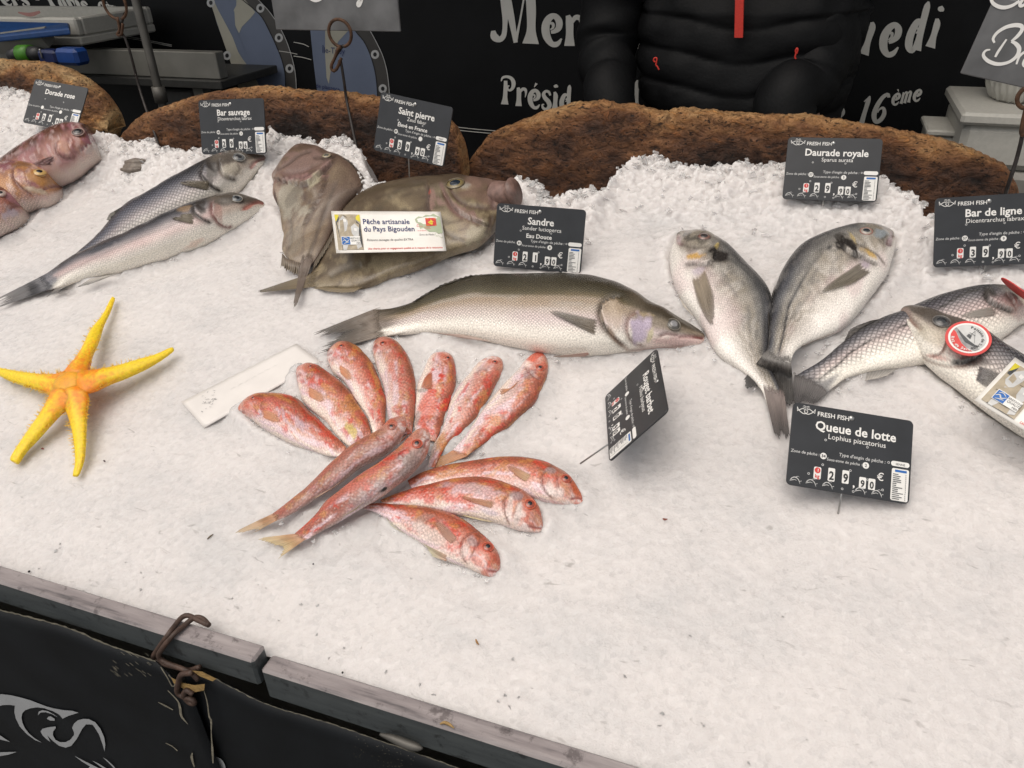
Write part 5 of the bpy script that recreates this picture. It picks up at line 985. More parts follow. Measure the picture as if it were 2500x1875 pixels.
# the ice is banked up a little against every fish
dm = np.full(S_.shape, 9.0)
for fs in ALL_FISH:
    m_ = int(.80 * len(fs.c)); cs = fs.c[:m_:5]; hw = fs.hw[:m_:5]
    for c_, w_ in zip(cs, hw):
        t0 = (c_ - P0) @ TP; i0, i1 = np.searchsorted(sv, [c_[0] - w_ - .05, c_[0] + w_ + .05]); j0, j1 = np.searchsorted(tv, [t0 - w_ - .05, t0 + w_ + .05])
        if i1 > i0 and j1 > j0: dm[i0:i1, j0:j1] = np.minimum(dm[i0:i1, j0:j1], np.hypot(S_[i0:i1, j0:j1] - c_[0], T_[i0:i1, j0:j1] - t0) - w_)
nz_ = fbm(S_ * 70, T_ * 70, 61, 3)
H_ = H_ + np.exp(-(np.maximum(dm - .001, 0) / .009) ** 2) * (.0012 + .0075 * nz_) * (dm < 8) * sstep(-.014, -.002, dm) - .003 * np.exp(-((dm - .026) / .012) ** 2)
Gi = P0 + (S_ - P0[0])[..., None] * np.array([1.0, 0, 0]) + T_[..., None] * TP + H_[..., None] * NP
ice = grid_obj('crushed_ice', Gi, M['ice'], smooth=True)
tag(ice, 'white bed of crushed ice sloping up under all the fish', 'ice', kind='stuff')
mb = MB()
def chip(c, r, rng):
    V = []
    for k in range(8):
        d = rng.normal(size=3); d /= np.linalg.norm(d); V.append(np.asarray(c) + d * r * rng.uniform(.6, 1.25) * np.array([1.2, 1, .8]))
    import bmesh
    bm = bmesh.new(); vs = [bm.verts.new(v) for v in V]; res = bmesh.ops.convex_hull(bm, input=vs)
    bm.verts.ensure_lookup_table(); bm.verts.index_update()
    good = [[v.index for v in f.verts] for f in bm.faces]; P = [tuple(v.co) for v in bm.verts]; bm.free()
    mb.add(P, good)
rg = np.random.default_rng(5)
for k in range(1500):
    s = rg.uniform(-2.0, .7); u = abs(rg.normal(0, .022)) if k % 4 else rg.uniform(0, .16); t = float(ridge_t(s)) - u - .001
    if vn(s * 7, 3.3, 9) < .3 and k % 3: continue
    h = float(ice_h(np.array(s), np.array(t))); chip(P0 + np.array([s - P0[0], 0, 0]) + t * TP + (h + .001) * NP, rg.uniform(.003, .0075), rg)
mbg, mb = mb, MB()
for k in range(70):
    s = rg.uniform(-.85, .3); t = rg.uniform(-.425, -.36) + abs(rg.normal(0, .01)); h = float(ice_h(np.array(s), np.array(t)))
    chip(P0 + np.array([s - P0[0], 0, 0]) + t * TP + (h - .0010) * NP, rg.uniform(.0015, .0035), rg)
for k in range(420):
    s = rg.uniform(-1.7, .7); t = rg.uniform(-.42, .5)
    if t > float(ridge_t(s)) - .02: continue
    h = float(ice_h(np.array(s), np.array(t))); chip(P0 + np.array([s - P0[0], 0, 0]) + t * TP + (h - .0009) * NP, rg.uniform(.0010, .0022), rg)
mg, mb = mb, mbg
mg.build('ice_grains', M['ice'], ice, smooth=False)['kind'] = 'stuff'
for fs in ALL_FISH:                                   # loose grains lying against the flanks
    for k in range(26):
        i = int(rg.integers(3, len(fs.c) - 3)); sg = 1 if k % 3 else -1; a_ = fs.ac[i] / (np.linalg.norm(fs.ac[i]) + 1e-9)
        q = fs.c[i] + a_ * sg * (fs.hw[i] * 1.02 + abs(rg.normal(0, .006))); q = q - NP * ((q - P0) @ NP)
        chip(q + NP * (float(ice_at(q)[0]) + .004), rg.uniform(.0018, .0042), rg)
ch = mb.build('ice_chips', M['chip'], ice, smooth=False); ch['kind'] = 'stuff'

SIGN_POSE = {
 'dorade': ([-1.5182, 1.2903, 1.2263], [[0.9946, 0.0143, -0.1028], [0.0737, 0.5997, 0.7968], [0.073, -0.8001, 0.5954]], 0.1428, 0.1000),
 'barsauv': ([-1.0186, 1.2338, 1.2196], [[0.9955, 0.0792, 0.0513], [-0.0741, 0.3188, 0.9449], [0.0585, -0.9445, 0.3232]], 0.1428, 0.1000),
 'pierre': ([-0.625, 1.2108, 1.2408], [[0.9886, -0.079, -0.1285], [0.1448, 0.2576, 0.9553], [-0.0424, -0.963, 0.2661]], 0.1400, 0.0980),
 'sandre': ([-0.3515, 1.0658, 1.125], [[0.9931, 0.1128, -0.0312], [-0.0025, 0.287, 0.9579], [0.117, -0.9513, 0.2853]], 0.1379, 0.0965),
 'daurade': ([0.0542, 1.26, 1.2057], [[0.9951, 0.0985, 0.012], [-0.059, 0.4911, 0.8691], [0.0797, -0.8655, 0.4944]], 0.1351, 0.0946),
 'ligne': ([0.2604, 1.1501, 1.1678], [[0.9862, 0.1221, 0.1122], [-0.1503, 0.372, 0.916], [0.0701, -0.9202, 0.3852]], 0.1337, 0.0936),
 'queue': ([0.1077, 0.7764, 1.0258], [[0.9665, 0.2151, -0.1398], [-0.0557, 0.708, 0.704], [0.2504, -0.6727, 0.6963]], 0.1351, 0.0946),
 'rouget': ([-0.1388, 0.7831, 1.0403], [[0.274, -0.9614, -0.0241], [0.6234, 0.1585, 0.7657], [-0.7323, -0.2248, 0.6428]], 0.1379, 0.0965),
}
# ------------------------------------------------------------------ price signs
def icon_dolphin():
    f = Flat()
    f.stroke([(-.5, -.12, .02), (-.38, .12, .07), (-.1, .3, .08), (.2, .22, .07), (.4, -.02, .06), (.5, -.3, .02)], 5)
    f.stroke([(-.5, -.12, .02), (-.3, -.02, .06), (-.05, .06, .05), (.15, .0, .03)], 4); f.stroke([(0, .3, .05), (.22, .42, .04), (.42, .34, .01)], 4)
    f.stroke([(.42, -.08, .03), (.6, .02, .05), (.62, -.02, .01)], 3); f.disc((-.34, .05), .035, 8); return f
def icon_logo():
    f = Flat()
    for sx in (-1, 1):
        f.stroke([(sx * 1.0, .32, .03), (sx * .78, -.05, .07), (sx * .3, -.36, .08), (-sx * .05, -.3, .07), (-sx * .2, -.05, .06), (-sx * .02, .12, .05)], 5)
        f.stroke([(sx * .95, -.18, .03), (sx * .72, .0, .07), (sx * .4, .18, .07), (sx * .1, .14, .06)], 4); f.stroke([(sx * 1.0, .32, .05), (sx * .98, .05, .05), (sx * .95, -.18, .05)], 3); f.disc((sx * .12, -.16), .045, 8)
        f.stroke([(sx * .05, .26, .05), (sx * .22, .36, .05), (sx * .42, .36, .03)], 4); f.stroke([(sx * .02, .42, .05), (sx * .2, .52, .05), (sx * .34, .52, .03)], 4)
    return f
DOLPH, LOGO = icon_dolphin(), icon_logo()
def price_sign(key, name, latin, third, zone, sub, digits, pill, label, pin=None, shift=0.0, cut=0):
    t, ax, wd, hd = SIGN_POSE[key]; t = np.array(t); X, Y, Z = np.array(ax); k = wd / .14
    base = t - Y * hd / 2
    root = empty('price_sign', base, label, 'price sign', 'black fish price signs')
    def fn(off): return lambda P: t + (np.atleast_2d(P)[:, :1] * k - wd / 2) * X + (np.atleast_2d(P)[:, 1:2] * k + hd / 2) * Y + off * Z
    def part(nm, fl, mat, off=.0009, parent=None): return flat_obj(nm, fl, fn(off), mat, parent or root)
    W_, H_2 = .14, .098
    # plate with rounded corners and a chamfered rim
    ol = np.array(Flat().rect(0, -H_2, W_, 0, .006, 6).v, float); c0 = ol.mean(0); n = len(ol); V = []
    for s_, z_ in ((1, -.0011), (1, .0004), (.994, .0008)):
        V += list(fn(z_)(c0 + (ol - c0) * s_))
    Fc = [list(range(n))[::-1], [2 * n + i for i in range(n)]] + [[a * n + i, a * n + (i + 1) % n, (a + 1) * n + (i + 1) % n, (a + 1) * n + i] for a in (0, 1) for i in range(n)]
    pl = mesh_obj('plate', V, Fc, M['plate'], root, smooth=False)
    f = lambda u, v: (u * W_, -v * H_2)
    part('logo', Flat().put(LOGO, sc_=.0105, off=f(.11, .085)), M['white'])
    part('brand_lettering', Flat().text('FRESH FISH', .205 * W_, -.125 * H_2, .0076, 'L', .012), M['white'])
    part('name_lettering', Flat().text(name, (.53 + shift) * W_, -.29 * H_2, .0150, 'C', .022, sx=1.0), M['white'])
    part('latin_lettering', Flat().text(latin, (.545 + shift) * W_, -.38 * H_2, .0086, 'C'), M['white'])
    if third: part('note_lettering', Flat().text(third, .5 * W_, -.50 * H_2, .0092, 'C', .02), M['white'])
    part('small_lettering', Flat().text("Type d'engin de pêche :", .79 * W_, -.565 * H_2, .0056, 'R', .01, shear=.1).text('Zone de pêche :', .25 * W_, -.605 * H_2, .0050, 'R', .01, shear=.1)
         .text('Sous-zone de pêche :', .60 * W_, -.64 * H_2, .0047, 'R', .01, shear=.1), M['lgreyp'])
    for (u, v), tx, mt in (((.283, .595), zone, 'blackp'), ((.632, .625), sub, 'dgreyp')):
        o = part('number_disc', Flat().disc(f(u, v), .0038, 20), M['white'])
        if tx: part('number', Flat().text(tx, u * W_, -v * H_2 - .0017, .0050, 'C', .02), M[mt], .0012, o)
    o = part('white_label', Flat().rect(*f(.835, .575), *f(.985, .515), .0028), M['white'])
    if pill: part('label_lettering', Flat().text(pill, .91 * W_, -.562 * H_2, .0036, 'C'), M['dgreyp'], .0012, o)
    al = part('allergen_table', Flat().rect(*f(.845, .978), *f(.985, .60), .002), M['white'])
    g_ = Flat(); rg2 = random.Random(3)
    for i in range(14): v = .665 + i * .0222; g_.rect(*f(.855, v + .009), *f(.885 + rg2.random() * .06, v)); g_.rect(*f(.958, v + .012), *f(.962, v - .004))
    part('table_rows', g_, M['dgreyp'], .0012, al); part('table_heading', Flat().rect(*f(.87, .642), *f(.965, .615)), M['bluep'], .0012, al)
    o = part('kilo_tile', Flat().rect(*f(.215, .88), *f(.275, .735), .0018), M['white'])
    part('kilo_mark', Flat().disc(f(.245, .775), .0034, 16).text('kg', .245 * W_, -.865 * H_2, .0058, 'C', .025), M['redp'], .0012, o); part('kilo_figure', Flat().text('1', .245 * W_, -.792 * H_2, .005, 'C', .02), M['white'], .0015, o)
    for i, (u, dgt) in enumerate(zip((.36, .475, .615, .69), digits)):
        big = i < 2; hh = .078 if big else .066; vc = .80 if big else .835
        o = part('price_tile', Flat().rect(*f(u - .028, vc + hh), *f(u + .028, vc - hh), .0012), M['white'])
        part('price_figure', Flat().text(dgt, u * W_, -(vc + hh * .75) * H_2, .0135 if big else .0112, 'C', .03, sx=.85), M['blackp'], .0012, o)
    part('price_comma', Flat().text(',', .545 * W_, -.90 * H_2, .013, 'C', .02), M['white']); part('euro_mark', Flat().text('€', .755 * W_, -.775 * H_2, .0125, 'C', .005), M['white'])
    for u in (.07, .20, .335, .60, .735): part('dolphin_mark', Flat().put(DOLPH, sc_=.0118, off=f(u, .935)), M['lgreyp'])
    for u, v in ((.29, .40), (.635, .405), (.283, .70), (.51, .715), (.655, .79), (.175, .83), (.78, .88), (.455, .945), (.545, .955), (.815, .545)):
        part('hole', Flat().disc(f(u, v), .0014, 12, .0008), M['lgreyp'])
    hp = fn(.0005)(np.array([f(.49, .085)]))[0]; MB().ball(hp, (.0032, .0032, .0018), 14, axes=[X, Y, Z]).build('pin_head', M['steel'], root)
    if pin is not None:
        u, dirv, ln = pin; p = fn(-.0012)(np.array([f(u, .97)]))[0]; q = p + np.array(dirv) / np.linalg.norm(dirv) * ln
        MB().tube([p + Y * .02, p, q], .0011, 8, 0).build('pin', M['steel'], root)
    return root
dn = -np.array([0, .02, 1.0])
price_sign('dorade', 'Dorade rose', '', '', '', '', '2990', '', 'black price sign reading Dorade rose, in front of the tan bark', (.5, -NP, .05))
price_sign('barsauv', 'Bar sauvage', 'Dicentrarchus labrax', '', '48', '3', '2996', '', 'black price sign reading Bar sauvage, above the left bass heads', (.5, -NP, .06))
price_sign('pierre', 'Saint pierre', 'Zeus faber', 'Élevé en France', '87', '', '3990', 'FILET', 'tilted shiny price sign reading Saint pierre, above the John Dory', (.5, dn + [-.05, 0, 0], .085))
price_sign('sandre', 'Sandre', 'Sander lucioperca', 'Eau Douce', '81', '8', '2190', '', 'black price sign reading Sandre, behind the pikeperch back', (.5, -NP, .04), shift=-.02)
price_sign('daurade', 'Daurade royale', 'Sparus aurata', '', '57', '5', '2990', '', 'black price sign reading Daurade royale, sunk in ice behind the giltheads', (.45, -NP, .04))
price_sign('ligne', 'Bar de ligne', 'Dicentrarchus labrax', '', '57', '9', '3990', '', 'black price sign reading Bar de ligne, cut by the right edge', (.49, dn, .085))
price_sign('queue', 'Queue de lotte', 'Lophius piscatorius', '', '34', '2', '2990', 'SENNE', 'black price sign reading Queue de lotte, nearest and largest sign', (.46, -np.array([-.02, .18, .60]), .05))
price_sign('rouget', 'Rouget barbet', 'Mullus barbatus', '', '', '', '2090', '', 'price sign reading Rouget barbet turned on its side, right of the mullets', (.74, [-.55, -.35, -.42], .045))

# ------------------------------------------------------------------ paper cards and tags
def bil(c, P):
    c = np.array(c, float); u, v = P[:, :1], P[:, 1:2]
    return c[0] * (1 - u) * (1 - v) + c[1] * u * (1 - v) + c[2] * u * v + c[3] * (1 - u) * v
def card(label, corners, hfn, name='paper_card', asp=.37, group='white quality cards lying on fish', nu=24, th=.0006):
    """corners TL TR BR BL in pixels, hfn(u, v) height above the ice table; drawing coordinates u 0..1, v 0..asp (down)"""
    def fn(off): return lambda P: on_plane(bil(corners, np.c_[P[:, 0], P[:, 1] / asp]), hfn(P[:, 0], P[:, 1] / asp) + off)
    ctr = fn(0)(np.array([[.5, asp / 2]]))[0]
    root = empty(name, ctr, label, 'card', group)
    u, v = np.meshgrid(np.linspace(0, 1, nu), np.linspace(0, asp, 10), indexing='ij'); q = np.c_[u.ravel(), v.ravel()]
    G = fn(0)(q).reshape(nu, 10, 3); o = grid_obj('paper', G, M['cardw'], root); md = o.modifiers.new('t', 'SOLIDIFY'); md.thickness = th; md.offset = -1
    def part(nm, fl, mat, off=.0006, parent=None): return flat_obj(nm, fl, fn(off), mat, parent or root)
    return root, part
def dense_rect(x0, y0, x1, y1, n=12, m=4):
    f = Flat()
    for i in range(n):
        for j in range(m): f.rect(x0 + (x1 - x0) * i / n, y0 + (y1 - y0) * j / m, x0 + (x1 - x0) * (i + 1) / n, y0 + (y1 - y0) * (j + 1) / m)
    return f
def ft(t, x, y, size, **kw):
    """text for drawings whose y runs downwards"""
    a = Flat().text(t, 0, 0, size, **kw); f = Flat(); f.put(a, M=[[1, 0], [0, -1]], off=(x, y)); return f
def quality_picture(part):
    p = part('picture', dense_rect(.025, .03, .255, .345, 6, 6), M['tanp'])
    part('yellow_field', Flat().poly([(.025, .03), (.255, .03), (.255, .10), (.21, .07), (.16, .06), (.10, .035), (.03, .09)]), M['yellowp'], .0008, p)
    part('fish_print', Flat().poly([(.03, .10), (.07, .03), (.12, .04), (.17, .09), (.21, .08), (.25, .12), (.25, .345), (.06, .345), (.05, .24)], 0), M['dgreyp'], .0009, p)
    part('fish_print', Flat().poly([(.06, .08), (.10, .04), (.145, .09), (.12, .17), (.08, .2), (.05, .15)]).poly([(.16, .14), (.2, .11), (.235, .15), (.225, .22), (.19, .24), (.165, .2)]).poly([(.07, .25), (.1, .22), (.12, .3), (.1, .345), (.07, .345)]).poly([(.19, .27), (.23, .25), (.24, .32), (.2, .34)]), M['lgreyp'], .0012, p)
    part('fish_print', Flat().poly([(.10, .07), (.13, .075), (.125, .1), (.1, .095)]).poly([(.19, .15), (.215, .155), (.212, .18), (.19, .175)]), M['white'], .0015, p)
    e = part('quality_mark', dense_rect(.062, .225, .235, .30, 4, 2), M['white'], .0018)
    part('blue_mark', dense_rect(.066, .229, .14, .296, 2, 2), M['bluep'], .0021, e)
    part('wave_mark', Flat().stroke([(.07, .27, .004), (.09, .255, .008), (.11, .27, .008), (.136, .25, .004)]).stroke([(.075, .245, .003), (.1, .235, .006), (.125, .245, .005)]).stroke([(.08, .29, .003), (.105, .28, .006), (.13, .275, .004)]), M['lgreyp'], .0024, e)
    lt = Flat(); lt.put(ft('BRETAGNE', .144, .248, .019, align='L')); lt.put(ft('QUALITÉ', .146, .27, .023, align='L', shear=.3)); lt.put(ft('MER', .195, .292, .02, align='L')); part('mark_lettering', lt, M['dgreyp'], .0024, e)
c1 = K(6, (658, 522), (1503, 527), (1548, 828), (698, 846))
hd = lambda u, v: .052 + .010 * np.sin(u * 3.1) - .006 * np.sin(v * 3.1) * u + .004 * np.sin(u * 9)
rt, pt = card('white paper card reading Pêche artisanale du Pays Bigouden, on the John Dory', c1, hd)
quality_picture(pt)
f_ = Flat(); f_.put(ft('Pêche artisanale', .275, .115, .066, align='L', bold=.012)); f_.put(ft('du Pays Bigouden', .275, .182, .066, align='L', bold=.012)); pt('title_lettering', f_, M['navyp'])
pt('quality_lettering', ft('Poissons sauvages de qualité EXTRA', .29, .268, .0285, align='L', shear=.25), M['dgreyp'])
pt('charter_lettering', ft('Une charte pour un engagement qualité et le respect de la ressource', .29, .345, .0243, align='L', shear=.25, bold=.01), M['redp'])
mp_ = pt('map_print', Flat().poly([(.755, .07), (.79, .045), (.83, .05), (.86, .03), (.90, .035), (.93, .02), (.985, .05), (.99, .2), (.95, .21), (.93, .19), (.87, .19), (.82, .15), (.79, .16), (.78, .11), (.76, .1)]), M['greenp'])
em = pt('emblem', dense_rect(.85, .06, .945, .135, 3, 2), M['redp'], .0009); pt('emblem_mark', Flat().poly([(.868, .1), (.895, .085), (.9, .07), (.908, .085), (.93, .1), (.915, .108), (.905, .125), (.89, .118)]).rect(.855, .066, .94, .069).rect(.855, .126, .94, .129), M['yellowp'], .0012, em)
f_ = Flat()
for tx, x, y in (('Saint', .765, .125), ('Guénolé', .76, .142), ('Loctudy', .83, .15), ('Lesconil', .84, .165), ('Le Guilvinec', .765, .182)): f_.put(ft(tx, x, y, .0165, align='L'))
pt('port_lettering', f_, M['redp']); pt('zone_lettering', ft('Zone de Pêche', .775, .222, .0225, align='L', shear=.1), M['dgreyp']); pt('coast_line', Flat().stroke([(.92, .2, .002), (.93, .23, .003), (.95, .225, .002), (.97, .245, .003), (.985, .24, .002)]), M['greenp'])
BLc = np.array(K(18, (430, 1085))[0]); TLc = np.array(K(18, (757, 738))[0])
c2 = [tuple(TLc), tuple(TLc + [330, 212]), tuple(BLc + [352, 214]), tuple(BLc)]
rt, pt = card('white quality card lying on the bass at the right edge', c2, lambda u, v: .052 + .012 * np.sin(np.clip(v, 0, 1) * 2.2 + .5) - .006 * u)
quality_picture(pt)
pt('charter_lettering', ft('Une charte pour un engagement qualité', .29, .345, .0243, align='L', shear=.25, bold=.01), M['redp']); pt('quality_lettering', ft('Poissons sauvages de qualité EXTRA', .29, .268, .0285, align='L', shear=.25), M['dgreyp'])
c3 = K(9, (135, 572), (1022, 122), (1214, 264), (312, 772))
M['wetcard'] = plain('wet_white_card', (.71, .675, .645), .4, var=.05, scale=30)
def c3h(u, v):
    q = on_plane(bil(c3, np.c_[u, v])); return ice_at(q) + .0011 + .0005 * np.sin(v * 3.1)
rt, pt = card('blank wet white card lying face down on the ice beside the mullets', c3, c3h, asp=.36, group=None, th=.0002)
rt.children[0].data.materials[0] = M['wetcard']
f_ = Flat(); r_ = random.Random(4)
for k in range(26):
    x, y = .16 + r_.gauss(0, .045), .12 + r_.gauss(0, .05); x2, y2 = x + r_.uniform(-.03, .03), y + r_.uniform(-.02, .02)
    f_.stroke([(x, y, .001), ((x + x2) / 2, (y + y2) / 2 + .004, .004), (x2, y2, .001)], 3)
pt('stain', f_, M['greyp'])
f_ = Flat()
for k in range(7): f_.stroke([(.35 + .06 * k, .13 + .01 * math.sin(k), .001), (.38 + .06 * k, .125, .0025), (.40 + .06 * k, .13, .001)], 3)
pt('faint_print', f_, M['lgreyp'])
def round_tag(label, cpx, rpx, nrm, xdir, h, full=True):
    c = on_plane([cpx], h)[0]; r = rpx / F * float(depth_of(c)); n = np.array(nrm, float); n /= np.linalg.norm(n); x = np.array(xdir, float); x -= n * (x @ n); x /= np.linalg.norm(x); y = np.cross(n, x)
    root = empty('round_tag', c, label, 'tag', 'round red fish tags')
    fn = lambda off: (lambda P: c + r * (P[:, :1] * x + P[:, 1:2] * y) + off * n)
    part = lambda nm, fl, mat, off, parent=None: flat_obj(nm, fl, fn(off), mat, parent or root)
    MB().tube([c - n * .0012, c], r, 48, 0).build('disc', M['redp'], root, smooth=False)
    part('white_ring', Flat().disc((0, 0), .87, 48, .78), M['white'], .0003)
    pic = part('picture', Flat().disc((0, 0), .78, 48), M['lgreyp'], .0002)
    part('red_field', Flat().poly([(-.77, .1), (-.6, .02), (-.35, -.22), (-.1, -.42), (.2, -.55), (.52, -.58), (.3, -.72), (0, -.78), (-.3, -.72), (-.6, -.5), (-.75, -.2)]), M['redp'], .0005, pic)
    part('sea_print', Flat().poly([(-.72, .28), (-.4, .12), (0, -.12), (.4, -.3), (.72, -.3), (.6, -.5), (.2, -.53), (-.1, -.4), (-.35, -.2), (-.6, .04), (-.77, .12)]), M['greyp'], .0005, pic)
    part('boat_print', Flat().poly([(-.62, .2), (-.3, .05), (.1, -.12), (.5, -.22), (.62, -.18), (.45, -.32), (0, -.3), (-.4, -.02)]).poly([(-.12, .06), (-.1, .22), (.06, .2), (.1, -.02)]).stroke([(0, .2), (.06, .5)], 2, .02).stroke([(-.1, .3), (.2, .26)], 2, .02).stroke([(.06, .5), (.36, -.14)], 2, .012), M['dgreyp'], .0008, pic)
    f = Flat(); s = 'Poisson de Ligne'; wdt = [text_shape(ch, .02, 0)[2] if ch != ' ' else .3 for ch in s]; tot = sum(wdt) + .12 * len(s); size = .20; a = math.radians(108)
    for ch, w_ in zip(s, wdt):
        st = (w_ + .12) * size / .60
        if ch != ' ': f.text(ch, .56 * math.cos(a), .56 * math.sin(a), size, 'L', .02, rot=a - math.pi / 2)
        a -= st
    part('tag_lettering', f, M['blackp'], .0011)
    f = Flat(); a = math.radians(205)
    for ch in 'Raz de Sein':
        w_ = text_shape(ch, .02, 0)[2] if ch != ' ' else .3; st = (w_ + .12) * .2 / .68
        if ch != ' ': f.text(ch, .74 * math.cos(a), .74 * math.sin(a), .2, 'L', .02, rot=a + math.pi / 2)
        a += st
    part('tag_lettering', f, M['white'], .0011)
    return root
round_tag('round red and white tag reading Poisson de Ligne, on the front bass cheek', K(18, (378, 583))[0], 50, NP + np.array([-.1, -.3, .1]), [.80, -.42, -.1], .062)
round_tag('round red tag seen edge on at the right edge, behind the front bass', K(18, (790, 200))[0], 50, np.array([.55, .30, .75]), [.75, -.1, -.5], .058)
# ------------------------------------------------------------------ slates on wire holders
def wire_rod(pts_px, ys): return [on_y([p], y)[0] for p, y in zip(pts_px, ys)]
def holder(label, ring_c, ring_r, yv, twist, rod, r=.0030):
    mb = MB(); c = on_y([ring_c], yv)[0]; rr = ring_r / F * float(depth_of(c))
    ring = [c + rr * np.array([math.sin(t), 0.02 * math.cos(t), -math.cos(t)]) for t in np.linspace(.25, 2 * math.pi - .1, 26)]
    tw = wire_rod(twist, [yv] * len(twist)); mb.tube(ring, r, 8, 2); mb.tube([ring[-1]] + tw, r, 8, 5)
    root = empty('slate_holder', rod[1][-1], label, 'wire holder', 'wire slate holders'); mb.build('ring', M['rust'], root)
    MB().tube([ring[0]] + wire_rod(rod[0], [yv + .004] * len(rod[0])) + list(rod[1]), r * .92, 8, 5).build('rod', M['darkwire'], root); return root

HY = 1.345
e1 = on_plane([(886, 432)], -.02)[0]
holder('rusty wire holder with a ring, under the middle slate', (830, 81), 31, HY, [(826, 118), (818, 140), (809, 160), (812, 172), (822, 168), (833, 142)], ([(836, 113), (822, 133), (812, 152), (808, 166), (816, 174), (826, 160), (831, 146), (840, 200), (849, 258)], [e1]))
e2 = on_plane([(388, 356)], -.02)[0]
holder('dark wire holder leaning at the left, in front of the upright tube', (280, 10), 34, HY + .05, [(287, 45), (292, 72), (286, 84), (296, 84), (300, 58)], ([(305, 30), (296, 60), (290, 84), (302, 86), (318, 130), (345, 230)], [e2]))
e3 = on_plane([(2440, 520)], -.02)[0]
holder('wire holder at the right edge, below the Br slate', (2514, 238), 26, 1.26, [(2504, 268), (2497, 300), (2494, 325), (2500, 330)], ([(2506, 262), (2498, 300), (2495, 335), (2480, 395), (2462, 450)], [e3]))
def slate(label, bl, br, up_px, yv, lean, marks, wdt=None):
    B0, B1 = on_y([bl], yv)[0], on_y([br], yv)[0]; X = B1 - B0; wl = np.linalg.norm(X); X /= wl
    U = on_y([up_px], yv)[0] - B0; U -= X * (U @ X); U /= np.linalg.norm(U); U = U + np.array([0, lean, 0]); U /= np.linalg.norm(U); Nn = np.cross(X, U); hh = wl * .72
    root = empty('chalk_slate', B0, label, 'slate', 'slates with chalk writing')
    MB().box((0, 0, -.005), (wl, hh, 0), .0012, fr=(B0, X, U, Nn)).build('board', M['slate'], root, smooth=False)
    fn = lambda P: B0 + P[:, :1] * X + P[:, 1:2] * U + .0006 * Nn
    def tolocal(px):
        d = rays([px])[0]; tt = ((B0 - CC) @ Nn) / (d @ Nn); q = CC + d * tt - B0; return (q @ X, q @ U)
    fl = Flat()
    for m_ in marks: fl.stroke([(*tolocal(p[:2]), p[2] / F * float(depth_of(B0))) for p in m_], 6)
    flat_obj('chalk_writing', fl, fn, M['chalk'], root); return root
k2 = lambda pts, wv=8: [(*K(2, p[:2])[0], (p[2] if len(p) > 2 else wv)) for p in pts]
k17 = lambda pts, wv=6: [(*K(17, p[:2])[0], (p[2] if len(p) > 2 else wv)) for p in pts]
slate('grey slate at the top centre, held above the rusty ring', K(2, (233, 230))[0], K(2, (1192, 246))[0], (671, -60), HY + .016, .02,
      [k2([(450, -90, 5), (480, -30, 7), (530, 0, 9), (580, -10, 7), (640, -60, 5)]), k2([(905, -60, 5), (895, 0, 7), (880, 38, 7), (865, 42, 7), (868, 15, 6), (900, -10, 4)]), k2([(700, -80, 4), (690, -30, 6), (730, -20, 6), (760, -70, 4)])])
slate('tilted grey slate with the letters Br at the top right corner', K(17, (1352, 992))[0], (2600, 238), K(17, (1690, 0))[0], 1.275, .10,
      [k17([(1812, 578, 4), (1795, 520, 6), (1850, 440, 7), (1960, 370, 8), (2080, 340, 9), (2170, 350, 9), (2185, 400, 8), (2130, 480, 8), (2040, 560, 5)]),
       k17([(1975, 530, 4), (1920, 610, 5), (1860, 700, 6), (1822, 770, 5)]), k17([(2040, 560, 5), (2100, 590, 8), (2145, 660, 9), (2110, 760, 8), (2000, 840, 7), (1860, 865, 8), (1740, 830, 8), (1672, 770, 7), (1665, 720, 6), (1700, 680, 5), (1755, 670, 3)]),
       k17([(2170, 720, 5), (2130, 800, 5), (2108, 868, 4)]), k17([(2160, 760, 3), (2190, 720, 6), (2240, 700, 5), (2280, 720, 3)]), k17([(2270, 720, 4), (2230, 790, 6), (2200, 860, 6), (2230, 900, 5), (2290, 870, 3)]),
       k17([(1755, -40, 5), (1790, 40, 7), (1870, 90, 8), (1960, 100, 8), (2060, 70, 7), (2150, 10, 6)]), k17([(2210, -20, 5), (2160, 40, 7), (2165, 80, 7), (2220, 60, 6), (2260, 10, 5)])])

